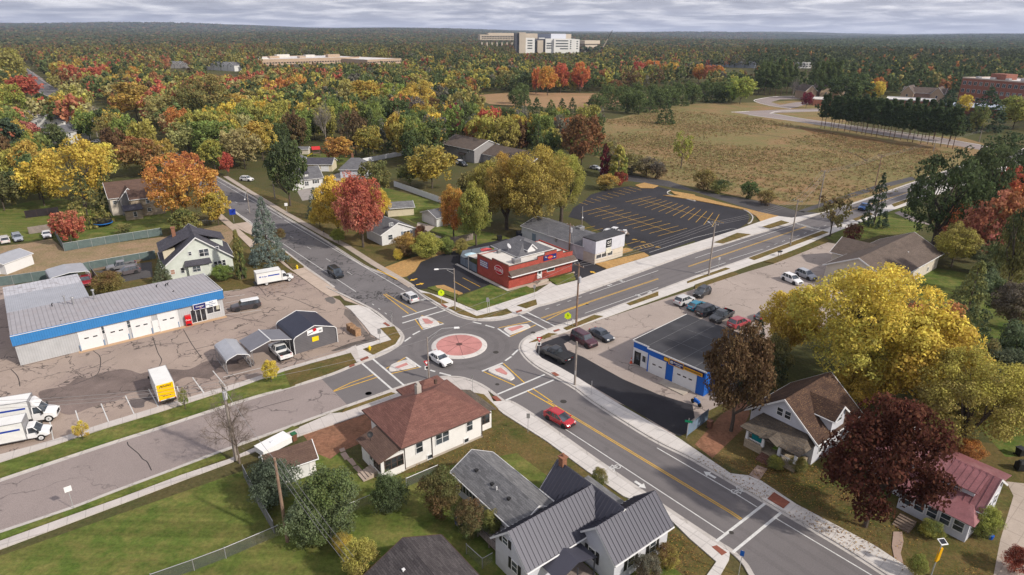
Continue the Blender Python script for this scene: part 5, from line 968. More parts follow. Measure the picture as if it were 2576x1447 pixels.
b.part('porch_roof', sh_porch, lambda q: (q.slab([(-.6, -.5, 2.7), (7.1, -.5, 2.7), (6.2, 2.85, 3.75), (.3, 2.85, 3.75)], .14), q.slab([(-.6, 2.85, 2.7), (-.6, -.5, 2.7), (.3, 2.85, 3.75)], .14), q.slab([(7.1, -.5, 2.7), (7.1, 2.85, 2.7), (6.2, 2.85, 3.75)], .14), q.slab([(2.1, -.75, 2.65), (3.3, -.75, 3.2), (3.3, 1.2, 3.25), (2.1, .7, 3.0)][::-1], .1), q.slab([(3.3, -.75, 3.2), (4.5, -.75, 2.65), (4.5, .7, 3.0), (3.3, 1.2, 3.25)], .1)))
for x in (.2, 2.3, 4.4, 6.4): b.part('column', trim, lambda q: q.hull([(x-.17, -.0, 1.1), (x+.17, .0, 1.1), (x+.17, .34, 1.1), (x-.17, .34, 1.1)], [(x-.11, .06, 2.66), (x+.11, .06, 2.66), (x+.11, .28, 2.66), (x-.11, .28, 2.66)]))
for x0, x1 in ((4.5, 6.3), (.4, 2.2)): b.part('railing', trim, lambda q: (q.box(x0, x1, .1, .18, 1.3, 1.38), [q.box(x0+(x1-x0)*i/9, x0+(x1-x0)*i/9+.04, .12, .16, .9, 1.3) for i in range(10)]))
def f(q):
    for i in range(4): q.box(2.45, 4.2, -.32*(i+1), -.32*i, 0, .5-.12*i)
b.part('steps', mat('step_brown', (.16, .08, .06), .9, .2), f); b.door('f', 4.3, .95, 2.0, mat('porch_door', (.25, .2, .18)), .6, box=mx); b.win('f', 2.4, 1.8, 1.3, 1.2, box=mx); b.win('f', 6.6, 1.8, 1.2, 1.2, box=mx)
leafhouse = b
t = framed(b.A+dd*.75+b.w*.22, dd, 'banner', 'teal cloth hung on the bungalow porch', 'cloth'); t.part('cloth', mat('teal_cloth', (.0, .15, .16), .8, .2), lambda q: q.box(0, 1.4, 0, .04, 1.25, 2.55)); 
g = framed(b.A+dd*3.1+b.w*.9, dd, 'chair', 'green folding chair on the bungalow porch beside the steps', 'chair'); gm = mat('green_cloth', (.22, .35, .06), .8)
g.part('seat', gm, lambda q: q.box(0, .55, 0, .5, 1.0, 1.05)); g.part('backrest', gm, lambda q: q.box(0, .55, .5, .55, 1.05, 1.6)); g.part('frame', iron, lambda q: [q.tube((x, y, .6), (x, y, 1.05), .02, n=5) for x in (.03, .52) for y in (.03, .52)])
# ---- red metal roofed house
b = framed(V('B8', 1860, 1222), dd, 'house', 'white house with faded red metal roof and shed dormer at right edge'); mx = (-10.5, .0, 2.0, 8.4); b.walls(sid_cool, 3.2, 5.3, 'x', mx); b.gable(red_seam, 3.2, 5.3, 'x', mx, .4, .35, .1, ribs=.6)
pf = (-6.4, .0, 0, 2.0); b.walls(sid_cool, 2.45, box=pf, name='porch_wall'); b.part('porch_roof', red_seam, lambda q: (q.slab([(-6.8, -.5, 2.5), (.45, -.5, 2.5), (-.6, 1.98, 3.25), (-6.8, 1.98, 3.25)], .08), q.slab([(.45, -.5, 2.5), (.45, 1.98, 2.5), (-.6, 1.98, 3.25)], .08)))
for i in range(5): b.win('f', .75+1.2*i, 1.5, .85, 1.15, box=pf)
b.win('r', 1.0, 1.5, .8, 1.15, box=pf); dmb = (-9.5, -.9, 2.6, 5.0); b.walls(sid_cool, 4.5, box=dmb, name='dormer'); b.part('dormer_roof', red_seam, lambda q: (q.slab([(-9.8, 2.1, 4.45), (-.6, 2.1, 4.45), (-.6, 5.3, 5.35), (-9.8, 5.3, 5.35)], .08), [q.tube((-9.8+.6*i, 2.1, 4.48), (-9.8+.6*i, 5.3, 5.38), .03, n=4) for i in range(16)]))
for x in (1.6, 3.4, 6.6, 7.7): b.win('f', 8.6-x, 3.95, .75, .6, box=dmb)
for y in (1.0, 3.2, 5.2): b.win('r', y, 1.7, .75, 1.1, box=mx)
rx_ = (-.4, 3.0, 5.2, 10.5); b.walls(sid_cool, 2.6, box=(-5, -.4, 8.4, 11.2), name='rear_wall'); b.part('rear_roof', red_seam, lambda q: q.slab([(-5.3, 11.6, 2.6), (0, 11.6, 2.6), (0, 8.2, 3.4), (-5.3, 8.2, 3.4)], .08)); b.part('chimney', trim, lambda q: q.box(-8.6, -8.1, 6.4, 6.9, 4.5, 6.2)); redhouse = b
st2 = framed(V('B8', 1380, 1110), dd, 'garden_steps', 'wooden garden steps under the dark red tree by the right sidewalk', 'steps'); st2.part('treads', wood, lambda q: [q.box(-.3, 1.3, .35*i, .35*i+.33, 0, .12*(i+1)) for i in range(5)])
# ---- long brown roofed hall
O3 = V('A8', 1720, 1015); e3 = (V('A8', 1950, 880)-O3).normalized()
b = framed(O3, e3, 'hall', 'long cream hall with big brown hipped and gabled roof at right', 'hall'); mx = (-13, 13.5, .6, 12.4); b.walls(sid_beige, 3.6, 6.5, 'x', mx); b.gable(sh_taupe, 3.6, 6.5, 'x', mx, .6, .4)
fx = (-2.5, 6.0, 10, 16); b.walls(sid_beige, 3.2, 5.4, 'y', fx, 'street_wing_wall'); b.gable(sh_taupe, 3.2, 5.4, 'y', (-2.5, 6.0, 6.5, 16), .5, .4, name='street_wing_roof')
rx_ = (13.5, 17.5, 2.5, 9.0); b.walls(sid_beige, 2.4, box=rx_, name='east_wing_wall'); b.part('east_wing_roof', sh_taupe, lambda q: q.slab([(18.0, 2.2, 2.4), (18.0, 9.3, 2.4), (13.5, 9.3, 3.5), (13.5, 2.2, 3.5)], .14))
for x in (3.5, 8.5, 13.5, 18, 22.5): b.win('f', x, 2.75, .9, .7, mull=2, cross=False, box=mx)
for x in (6, 11, 16, 21): b.win('f', x, 1.0, .6, .8, box=mx)
b.win('r', 2.0, 1.4, .8, .9, box=rx_); b.win('r', 4.5, 1.4, .8, .9, box=rx_); b.part('roof_vent', trim, lambda q: q.tube((3, 3.4, 4.2), (3, 3.4, 5.2), .12, n=6))
# ---- small white house behind the red tree
b = Bld('house', 'small white house with grey roof tucked behind the big red tree', V('A6', 1612, 985), V('A6', 1935, 915), None, depth=7.5); L = b.L; b.box = (0, L, 0, 7.5)
b.walls(sid_white, 2.8, 4.8, 'y'); b.gable(sh_mid, 2.8, 4.8, 'y', oh=.4)
bx = (L*.25, L+.1, 3.5, 7); b.wp('f', 'A6', 1697, 772, .9, .6, mull=2); b.wp('f', 'A6', 1690, 900, 1.1, 1.1); b.wp('f', 'A6', 1850, 860, 1.8, 1.1, mull=2, shut=mat('shutter_blue', (.1, .14, .2)))
b = Bld('garage', 'low beige garage with grey roof behind the white house', V('A6', 1670, 700), V('A6', 1925, 680), None, 'garage', depth=5.5); L = b.L; b.box = (0, L, 0, 5.5); b.walls(sid_cream, 2.4, 3.3, 'x'); b.gable(sh_grey, 2.4, 3.3, 'x')
b = Bld('garage', 'white garage with wide door beside orange tree and vinyl fence', V('A6', 2005, 740), V('A6', 2150, 800), None, 'garage', depth=6.5); L = b.L; b.box = (0, L, 0, 6.5); b.walls(sid_white, 2.5, 3.7, 'y'); b.gable(sh_mid, 2.5, 3.7, 'y'); b.garage('f', L/2, L*.72, 2.1, nw=0)
# ---- houses along the avenue
b = Bld('house', 'white cottage with dark grey roof and street dormer behind dark tree', V('A6', 822, 425), V('A6', 1028, 400), None, depth=8); L = b.L+3.2; b.A -= b.u*3.2; b.r.location = (b.A.x, b.A.y, 0); b.box = (0, L, 0, 8)
b.walls(sid_white, 3.2, 6.0, 'x'); b.gable(sh_mid, 3.2, 6.0, 'x'); dxx = (2.4, 5.6, .6, 3.5); b.walls(sid_white, 4.8, 5.3, 'x', dxx, 'dormer'); b.part('dormer_roof', sh_char, lambda q: q.slab([(2.1, .2, 4.75), (5.9, .2, 4.75), (5.9, 4, 5.7), (2.1, 4, 5.7)], .12)); b.win('f', 1.6, 4.1, 1.0, .8, mull=2, box=dxx); b.win('f', 4.7, 1.6, 1.1, 1.3, mull=2); b.win('f', 7.6, 1.9, .9, .9, shut=black)
b = Bld('garage', 'cream garage with dark grey hipped roof behind the white cottage', V('A6', 860, 250), V('A6', 1118, 250), None, 'garage', depth=7); L = b.L; b.box = (0, L, 0, 7); b.walls(sid_cream, 2.7, 4.2, 'x'); b.gable(sh_char, 2.7, 4.2, 'x'); b.garage('f', L*.72, 2.4, 2.0, nw=0)
b = Bld('garage', 'small yellow garage half hidden by the tall dark tree', V('A6', 745, 215), V('A6', 820, 215), None, 'garage', depth=6); b.box = (-3, b.L, 0, 6); b.walls(sid_cream, 2.7, 4.0, 'y'); b.gable(sh_mid, 2.7, 4.0, 'y')
b = Bld('house', 'grey roofed house with hipped roof behind the red tree top', V('A6', 1200, 320), V('A6', 1400, 320), None, depth=9); b.box = (0, 9, 0, 9); b.walls(sid_cool, 3.2); b.hip(sh_mid, 3.2, 6.2, inset=3.5); b.part('chimney', redbrick_ch, lambda q: q.box(3, 3.6, 5.5, 6.1, 5, 7.4))
b = Bld('garden_shed', 'tiny pale shed beside the red roofed play set', V('A6', 780, 80), V('A6', 860, 80), None, 'shed', depth=3); b.box = (0, 4, 0, 3); b.walls(sid_beige, 2, 2.8, 'x'); b.gable(sh_grey, 2, 2.8, 'x', oh=.2)
# two storey apartment block
b = Bld('apartment_house', 'two storey grey apartment house with brown grey roof in the woods', V('A2', 1850, 1330), V('A2', 2160, 1400), None, 'apartment house', depth=14); L = b.L; b.L = L; b.box = (0, L, 0, 14)
b.walls(sid_grey, 5.2, 7.9, 'x'); b.gable(sh_taupe, 5.2, 7.9, 'x', oh=.6)
for X, Y in ((1900, 1228), (1998, 1250), (2098, 1277)): b.wp('f', 'A2', X, Y, 1.3, 1.2, mull=2)
b.win('f', L*.62, 1.6, 1.8, 1.9, mull=3); b.part('canopy', sh_taupe, lambda q: q.slab([(L*.55, -1.4, 2.7), (L*.75, -1.4, 2.7), (L*.75, 0, 3.2), (L*.55, 0, 3.2)], .1))
wx = (L+.0, L+26, 4, 16); b.walls(sid_grey, 3.4, 6.0, 'x', wx, 'wing_wall'); b.gable(sh_taupe, 3.4, 6.0, 'x', wx, .5, .3, name='wing_roof'); b.win('f', 4, 1.8, 1.3, 1.2, mull=2, box=wx)
# houses at the far left
for i, (A_, B_, dp, ze, zr, hp, m1, m2, lb) in enumerate(((C('A1', 660, 1220, 905, 1165), 0, 9, 5.2, 7.6, 1, sid_white, sh_mid, 'white two storey house with grey hipped roof and roof finial at left'), (C('A1', 300, 1050, 640, 1055), 0, 9, 3.4, 6.4, 0, stucco, sh_mid, 'cream gabled house with grey roof among trees at left'),
        (C('A1', 350, 985, 560, 960), 0, 8, 3.4, 5.6, 0, sid_white, sh_brn2, 'brown roofed house with white dormer at left'), (C('A1', 340, 885, 550, 880), 0, 8, 3.4, 6.2, 0, sid_white, pave_white, 'white house with pale roof among left trees'), (C('A1', 60, 640, 170, 660), 0, 10, 3, 5, 0, sid_white, pave_white, 'white roofed building behind the bright red maple'),
        (C('A1', 2080, 960, 2170, 950), 0, 8, 3, 5, 0, sid_white, sh_grey, 'white house mostly hidden by dark green trees'))):
    b = Bld('house', lb, A_[0], A_[1], None, depth=dp); L = b.L; b.box = (0, L, 0, dp); b.walls(m1, ze, None if hp else zr, 'x' if i != 1 else 'y')
    if hp: b.hip(m2, ze, zr, inset=L*.4); b.part('finial', trim, lambda q: q.tube((L*.5, dp*.5, zr-.2), (L*.5, dp*.5, zr+1.0), .12, n=6))
    else: b.gable(m2, ze, zr, 'x' if i != 1 else 'y')
    for k in range(3): b.win('f', L*(k+.7)/3.4, ze-1.1, .9, 1.2)
# ---- far buildings
def block(name, label, cat, A_, B_, dp, h, m, rows=0, rm=pave_white, wm_=g_dark, group=None, par=.6, bands=True, wh=1.4, z0=1.6):
    b = Bld(name, label, A_, B_, None, cat, group, depth=dp); L = b.L; b.walls(m, h); b.flat(rm, h+.02, par_h=par, pm=m)
    for r_ in range(rows):
        z = z0+(h-z0)*(r_+.15)/rows
        if bands: q = MB(); n = max(2, int(L/4)); [b.wbox(q, 'f', L*(i+.5)/n, z+wh/2, L/n*.72, wh, .05) for i in range(n)]; q.obj('window', wm_, b.r)
    return b
hp = Bld('hospital', 'large white and tan hospital complex rising above the far woods', G(1306, 134), G(1458, 134), None, 'hospital', depth=60); L = hp.L; k = L/152.0
def hb(nm, m, x0, x1, y0, y1, z0, z1): return hp.part(nm, m, lambda q: q.box((x0-1306)*k, (x1-1306)*k, y0, y1, z0, z1))
def zz(py): return hgt('D', (1380, 134), (1380, py))
hb('west_tower', conc_b, 1306, 1322, 0, 30, 0, zz(82)); hb('stair_tower', dark_b, 1297, 1305.5, 4, 20, 0, zz(84)); hb('west_block', white_b, 1322.2, 1345, 2, 30, 0, zz(96)); hb('middle_block', dark_b, 1345.2, 1372, 8, 34, 0, zz(98)); hb('middle_front', conc_b, 1352, 1366, 2, 7.8, 0, zz(102)); hb('centre_block', white_b, 1372.2, 1392, 4, 40, 0, zz(98)); hb('east_block', white_b, 1392.2, 1446, 0, 45, 0, zz(98)); hb('east_end', white_b, 1446.2, 1458, 3, 40, 0, zz(99))
hb('rear_block', conc_b, 1323, 1360, 34.5, 60, 0, zz(85)); hb('rear_dark_block', mat('slate_panel', (.10, .115, .16), .6), 1360.2, 1397, 45.5, 62, 0, zz(86)); hb('rear_pale_block', mat('pale_panel', (.58, .60, .66), .6), 1397.2, 1436, 45.5, 60, 0, zz(85.5)); hb('rear_edge_block', conc_b, 1436.2, 1450, 46, 58, 0, zz(86))
hb('roof_plant', white_b, 1358, 1372, 12, 20, zz(98), zz(95.5))
for x0, x1, ys in ((1327, 1339, (101, 107.5, 114, 120.5)), (1397, 1428, (101.5, 108.5, 115)), (1408, 1428, (121.5,)), (1433, 1436, (101.5, 106, 111, 116, 121)), (1375, 1388, (108, 114, 120)), (1346, 1350, (102, 108, 114, 120)), (1450, 1454, (103, 109, 115, 121))):
    y0 = {1327: 2, 1397: 0, 1408: 0, 1433: 0, 1375: 4, 1346: 8, 1450: 3}[x0]
    for yy in ys: hb('window_band', g_win, x0, x1, y0-.25, y0+.5, zz(yy+2.6), zz(yy))
q = Bld('hospital_wing', 'long tan raised hospital wing with rows of windows', G(1208, 131), G(1296, 131), None, 'hospital wing', depth=40); L = q.L; kk = L/88.0
q.part('legs', conc_b, lambda m_: [m_.box(L*(i+.3)/7, L*(i+.3)/7+3, 4, 8, 0, zz(103)) for i in range(7)]); q.part('upper_floors', conc_b, lambda m_: (m_.box(0, L, 0, 34, zz(103), zz(89)), m_.box(22*kk, L, 6, 30, zz(89), zz(84.5)))); q.part('window', g_dark, lambda m_: [m_.box(L*(i+.15)/22, L*(i+.85)/22, -.3, .3, zz(a_), zz(b_)) for i in range(1, 22) for a_, b_ in ((95.5, 92.8), (99.8, 98.2))])
q = Bld('annex', 'low tan building right of the hospital', G(1470, 132), G(1508, 131), None, 'annex', depth=30); q.part('wall', conc_b, lambda m_: (m_.box(0, q.L, 0, 28, zz(112), zz(103)), m_.box(5, q.L-5, 3, 25, 0, zz(112)))); 
b = block('warehouse', 'long flat roofed school building with white roof and tan walls', 'school', G(655, 166), G(905, 158), 90, 7.5, brick_tan, 1, group=None)
for i in range(7): b.part('roof_block', brick_tan if i % 2 else roof_white, lambda q: q.box(b.L*(.04+.14*i), b.L*(.04+.14*i)+9+5*(i % 3), 6+(i*23) % 50, 14+(i*23) % 50, 7.4, 9.6+(i % 3)))
block('warehouse', 'flat building with bright white roof beside the tan school', 'school', G(925, 163), G(1010, 159), 90, 6, brick_tan, 1)
for i in range(7):
    x0 = 700+i*27; p = G(x0, 158-i*.9); u_ = MB(); 
    o = Bld('roof_block', 'tan brick rooftop block number %d from the left on the school' % (i+1), p, G(x0+12, 158-i*.9), None, 'roof block', 'rooftop blocks on the school', depth=10, z=7.6) if False else None
def terrace(label, x0, y0, x1, y1, n, m, rm, h=6.5):
    for i in range(n):
        a_ = G(x0, y0).lerp(G(x1, y1), i/n); c_ = G(x0, y0).lerp(G(x1, y1), (i+.93)/n); b = Bld('townhouse', label % ['leftmost', 'second', 'third', 'fourth', 'fifth', 'sixth', 'seventh'][i], a_, c_, None, 'townhouse', label.split('%s')[1].strip()+' row', depth=14); b.box = (0, b.L, 0, 14); b.walls(m, h, h+3, 'y'); b.gable(rm, h, h+3, 'y', oh=.3); b.win('f', b.L/2, h-1, 1.6, 1.4, mull=2)
terrace('%s of the white gabled townhouses at upper left', 522, 176, 592, 180, 4, sid_white, sh_mid); terrace('%s of the small grey townhouses behind them at far left', 425, 172, 470, 172, 3, sid_grey, sh_mid, 5); terrace('%s of the blue grey townhouses left of the tall pines', 1775, 168, 1900, 172, 5, sid_blueg, sh_mid, 6)
b = block('house', 'white house between pines at upper right', 'house', G(2010, 172), G(2040, 172), 12, 7, sid_white, 2, sh_grey)
# brick buildings on the right
b = Bld('brick_building', 'three storey red brick building with white roof edge at far right', G(2405, 262), G(2600, 285), None, 'brick building', depth=34); L = b.L; H3 = 17.5; b.walls(brick_far, H3); b.flat(pave_white, H3, par_h=.7, pm=mat('pale_coping', (.5, .42, .36)))
for r_ in range(3):
    for i in range(13): b.win('f', L*(i+.6)/13.5, 4.6+r_*5.0, 2.2, 2.2, mull=2, cross=False)
b.part('penthouse', brick_far, lambda q: q.box(L*.22, L*.42, 10, 20, H3, H3+3.6)); [b.part('roof_unit', galv, lambda q: q.box(L*(.1+.09*i), L*(.1+.09*i)+2.5, 5+(i*7) % 13, 7.5+(i*7) % 13, H3, H3+1.4)) for i in range(9)]
b = Bld('low_wing', 'low wing with blue white roof in front of the brick building', G(2370, 285), G(2540, 300), None, 'wing', depth=22); b.walls(brick_far, 5); b.part('roof', mat('blue_white_roof', (.40, .45, .55), .7), lambda q: q.slab([(-1, -1, 5), (b.L+1, -1, 5), (b.L+1, 23, 5.6), (-1, 23, 5.6)], .3))
b = Bld('brick_house', 'tan and pink brick building with steep grey gables at right', G(2262, 255), G(2368, 262), None, 'brick building', depth=18); L = b.L; b.walls(mat('pink_brick', (.30, .20, .16), .85, .15), 6.5, 10, 'x', (0, L, 3, 15)); b.gable(sh_taupe, 6.5, 10, 'x', (0, L, 3, 15))
for x in (0, L-8): g2 = (x, x+8, 0, 15); b.walls(brick_tan, 6.5, 11, 'y', g2, 'gable_wall'); b.gable(sh_taupe, 6.5, 11, 'y', g2, .4, .3, name='gable_roof'); b.win('f', 4, 4.5, 1.2, 1.6, box=g2)
b = Bld('brick_building', 'low brick building with white flat roof amid the tall pines', G(2225, 268), G(2350, 275), None, 'brick building', depth=20); b.walls(brick_far, 4.5); b.flat(pave_white, 4.6, par_h=.6)
b = Bld('brick_building', 'small brick building with pale flat roof beside the dark red tree', V('A4', 700, 720), V('A4', 850, 725), None, 'brick building', depth=16); b.walls(brick_far, 4.0); b.flat(roof_white, 4.1, par_h=.4)
for i, (x0, x1, lb) in enumerate(((2024, 2052, 'pale tan gabled building behind the tall pine trunks'), (2060, 2090, 'pale tan building partly hidden behind pines'), (2108, 2140, 'tan building with steep white edged gable amid pines'))):
    b = Bld('church_building', lb, G(x0, 250), G(x1, 250), None, 'building', depth=16); b.box = (0, b.L, 0, 16); b.walls(brick_tan, 6, 10, 'y'); b.gable(sh_taupe, 6, 10, 'y', oh=.4); b.win('f', b.L/2, 4, 1.2, 2)
b = Bld('brick_building', 'tall tan brick wall with slanting roof at the extreme right', G(2545, 300), G(2620, 305), None, 'brick building', depth=20); b.walls(brick_tan, 9, 16, 'y'); b.gable(brick_far, 9, 16, 'y')
# ================================================================ VEHICLES
paint = mat('car_paint', (1, 1, 1), .28, .03, .5, 4, objcol=True, spec=.5, coat=.6); tyre_m = mat('tyre_rubber', (.018, .018, .018), .85); rim_m = mat('rim_alloy', (.42, .42, .44), .35, .1, metal=.6); lamp_m = mat('lamp_lens', (.75, .75, .72), .15, .02, spec=.6); tail_m = mat('tail_lens', (.42, .01, .01), .2, .02, spec=.6); plate_m = mat('number_plate', (.6, .6, .6), .5); trimb = mat('black_plastic', (.025, .025, .027), .55); carglass = glass('car_glass', (.018, .022, .027), .06); steelw = mat('white_rim', (.6, .6, .6), .5)
# kind: L, W, stations (x, half width, bottom, top), glasshouse (xb0, xb1, xr0, xr1, zroof), wheels (x rear, x front, radius), pillars
def sta(L, W, hood, deck, nose=.62, tail=.7, xh=.18, xd=-.3, belt=.95):
    h = L/2; w = W/2
    return [(-h, w*.80, .38, tail), (-h+.12, w*.93, .26, (tail+deck)/2+.05), (-h+.35, w*.98, .22, deck), (xd*L, w, .2, deck+.02), (xd*L+.5, w, .2, belt), (xh*L-.1, w, .2, belt), (xh*L+.15, w, .2, hood+.05), (h-.6, w*.97, .22, hood-.06), (h-.2, w*.90, .26, (hood+nose)/2), (h-.03, w*.76, .34, nose)]
KINDS = {
    'sedan': dict(L=4.75, W=1.83, st=sta(4.75, 1.83, .93, 1.02, .6, .72, .16, -.30), gh=(-1.75, 1.05, -1.05, .35, 1.44), wh=(-1.38, 1.42, .33), pil=(0, .42, .62, 1)),
    'hatchback': dict(L=4.45, W=1.76, st=sta(4.45, 1.76, .93, 1.0, .62, .85, .2, -.38), gh=(-2.05, 1.35, -1.35, .30, 1.48), wh=(-1.32, 1.36, .32), pil=(0, .35, .6, 1)),
    'wagon': dict(L=4.8, W=1.85, st=sta(4.8, 1.85, 1.0, 1.02, .68, .9, .22, -.38), gh=(-2.3, 1.35, -1.95, .45, 1.62), wh=(-1.4, 1.45, .35), pil=(0, .3, .6, 1)),
    'crossover': dict(L=4.6, W=1.85, st=sta(4.6, 1.85, 1.05, 1.1, .72, .95, .2, -.38, 1.06), gh=(-2.15, 1.2, -1.65, .35, 1.68), wh=(-1.36, 1.38, .37), pil=(0, .3, .6, 1)),
    'suv': dict(L=5.1, W=2.0, st=sta(5.1, 2.0, 1.15, 1.2, .8, 1.1, .2, -.40, 1.14), gh=(-2.45, 1.25, -2.25, .6, 1.86), wh=(-1.5, 1.55, .40), pil=(0, .27, .56, 1)),
    'boxy_suv': dict(L=5.1, W=1.95, st=sta(5.1, 1.95, 1.05, 1.08, .8, 1.0, .2, -.40, 1.08), gh=(-2.42, 1.1, -2.3, .7, 1.72), wh=(-1.5, 1.5, .38), pil=(0, .27, .56, 1)),
    'minivan': dict(L=5.1, W=1.95, st=sta(5.1, 1.95, 1.02, 1.05, .72, 1.0, .26, -.41, 1.04), gh=(-2.45, 1.75, -2.2, .75, 1.73), wh=(-1.5, 1.5, .35), pil=(0, .28, .58, 1)),
    'pickup': dict(L=5.7, W=2.0, st=None, gh=(-.75, 1.3, -.6, .75, 1.83), wh=(-1.75, 1.85, .40), pil=(0, .5, 1)),
}
def ring(x0, x1, hw, z, c=.16): return [(x1, -hw+c, z), (x1, hw-c, z), (x1-c, hw, z), (x0+c, hw, z), (x0, hw-c, z), (x0, -hw+c, z), (x0+c, -hw, z), (x1-c, -hw, z)]
def wheels(r, xs, W, rad, rimm=rim_m, w=.24, dual=False):
    for x in xs:
        for s in (-1, 1):
            a = MB(); y = s*(W/2-.02); a.tube((x, y-s*w, rad), (x, y, rad), rad, n=20); o = a.obj('wheel', tyre_m, r)
            c = MB(); c.tube((x, y, rad), (x, y+s*.02, rad), rad*.64, rad*.58, n=14); c.obj('rim', rimm, o)
            e = MB(); e.tube((x, y+s*.021, rad), (x, y+s*.03, rad), rad*.16, n=8); e.obj('hub', trimb, o)
def loft(b, st, belt_cap=True):
    pr = None
    for i, (x, hw, zb, zt) in enumerate(st):
        h = zt-zb; half = [(hw*.86, zb), (hw, zb+.10), (hw, zb+h*.55), (hw*.975, zt-.09), (hw*.86, zt-.015), (hw*.45, zt+.012)]
        rg = [(x, -y, z) for y, z in half]+[(x, y, z) for y, z in half[::-1]]
        if pr:
            for k in range(len(rg)): j = (k+1) % len(rg); b.face([pr[k], rg[k], rg[j], pr[j]])
        else: b.face(rg[::-1])
        pr = rg
    b.face(pr)
def build_vehicle(kind, r, cover=False):
    K = KINDS[kind]; L, W = K['L'], K['W']; h = L/2
    b = MB()
    if kind == 'pickup':
        loft(b, [(-.75, 1.0, .42, 1.12), (-.3, 1.0, .4, 1.14), (1.1, 1.0, .4, 1.14), (1.45, 1.0, .4, 1.18), (h-.5, .97, .42, 1.10), (h-.15, .9, .45, 1.0), (h-.02, .8, .5, .75)])
        b.box(-h+.05, -.76, -.98, .98, .5, .72); b.box(-h+.05, -.76, -.99, -.90, .72, 1.14); b.box(-h+.05, -.76, .90, .99, .72, 1.14); b.box(-h, -h+.08, -.97, .97, .52, 1.12)
        if cover: q = MB(); q.box(-h+.02, -.78, -.93, .93, 1.10, 1.17); q.obj('bed_cover', trimb, r)
        else: q = MB(); q.box(-h+.09, -.78, -.89, .89, .722, .74); q.obj('bed_liner', trimb, r)
    else: loft(b, K['st'])
    body = b.obj('body', paint, r, smooth=False)
    x0, x1, r0, r1, zr = K['gh']; belt = 1.10 if kind == 'pickup' else K['st'][4][3]-.03; hb_, ht_ = W/2*.93, W/2*.74
    A, T = ring(x0, x1, hb_, belt), ring(r0, r1, ht_, zr-.05, .12)
    b = MB(); b.hull(A, T); b.obj('windows', carglass, r)
    b = MB(); R1, R2 = ring(r0-.03, r1+.03, ht_+.03, zr-.055, .14), ring(r0+.12, r1-.12, ht_-.12, zr, .1); b.hull(R1, R2)
    b.obj('roof', paint, r)
    b = MB()
    for s in (-1, 1):
        for t in K['pil']:
            xb = x0+.10+(x1-.2-x0)*t; xr = r0+.08+(r1-.16-r0)*t
            if t in (0, 1): xb = x0+.14 if t == 0 else x1-.14; xr = r0+.1 if t == 0 else r1-.1
            b.tube((xb, s*(hb_-.0), belt-.02), (xr, s*(ht_+.005), zr-.06), .045 if t != 0 or kind in ('sedan', 'pickup') else .07, n=5)
    b.obj('pillars', paint, r)
    wheels(r, K['wh'][:2], W, K['wh'][2])
    for x in K['wh'][:2]:
        for s in (-1, 1): b = MB(); b.tube((x, s*(W/2-.3), K['wh'][2]+.02), (x, s*(W/2+.004), K['wh'][2]+.02), K['wh'][2]+.07, n=18); b.obj('wheel_arch', trimb, r)
    zf = (.62 if kind != 'pickup' else .8)+(.1 if kind in ('suv', 'crossover') else 0); fw = W/2*.76
    for s in (-1, 1):
        b = MB(); b.hull([(h-.24, s*(fw-.30), zf), (h-.03, s*(fw-.22), zf), (h-.13, s*(fw+.12), zf)], [(h-.36, s*(fw-.30), zf+.17), (h-.10, s*(fw-.22), zf+.13), (h-.26, s*(fw+.10), zf+.15)]); b.obj('headlight', lamp_m, r)
        b = MB(); zt = zf+.12; b.hull([(-h-.012, s*(fw-.22), zt), (-h-.012, s*(fw+.06), zt), (-h+.25, s*(fw+.13), zt)], [(-h+.05, s*(fw-.2), zt+.22), (-h+.05, s*(fw+.06), zt+.22), (-h+.3, s*(fw+.12), zt+.22)]); b.obj('taillight', tail_m, r)
        b = MB(); b.box(x1-.42, x1-.24, min(s*(W/2-.02), s*(W/2+.17)), max(s*(W/2-.02), s*(W/2+.17)), belt+.0, belt+.13); b.obj('mirror', paint, r)
    b = MB(); b.box(h-.06, h+.0, -fw+.28, fw-.28, zf-.10, zf+.10); b.box(h-.08, h+.005, -fw+.1, fw-.1, zf-.26, zf-.15); b.obj('grille', trimb, r)
    b = MB(); b.box(-h-.02, -h, -.26, .26, zf-.02, zf+.11); b.obj('number_plate', plate_m, r)
    b = MB(); b.box(-h-.01, -h+.1, -fw, fw, .36, .46); b.obj('bumper', trimb, r)
VPROTO = {}
def vehicle(kind, label, c, x, y, hx, hy, col, cat='car', group=None, name=None, roofcol=None, cover=False, z=.6, scale=1.0):
    """centre seen at (x, y) in survey tile c, nose towards (hx, hy)"""
    p, q = V(c, x, y, z), V(c, hx, hy, z); a = math.atan2(q.y-p.y, q.x-p.x); key = kind+str(cover)
    nm = name or {'pickup': 'pickup_truck', 'minivan': 'minivan'}.get(kind, 'parked_car' if group else 'car')
    if key not in VPROTO:
        r = root(nm, label, cat, p, a, group); build_vehicle(kind, r, cover); kids(r); VPROTO[key] = r
        for o in r.children_recursive: o.color = (*col, 1)
    else:
        r = dup(VPROTO[key], p, a, label, None, None, col); r.name = nm; r['category'] = cat
        KIDS.pop(r.name, None)
        if 'group' in r: del r['group']
        if group: r['group'] = group
    if scale != 1: r.scale = (scale,)*3
    if roofcol:
        for o in r.children:
            if o.name.startswith('roof'): o.color = (*roofcol, 1)
    return r
wht = (.72, .72, .72); blk = (.012, .013, .016); slv = (.38, .39, .41); gry = (.09, .09, .10)
GE = 'cars parked in the east lot'; GW = 'cars parked in the dirt yard'
vehicle('minivan', 'black minivan driving down the cracked northwest road', 'A6', 1150, 1250, 1215, 1300, (.012, .018, .026))
vehicle('crossover', 'white crossover heading away on the northwest road beside the hydrant corner', 'B3', 60, 545, -60, 470, (.62, .62, .62))
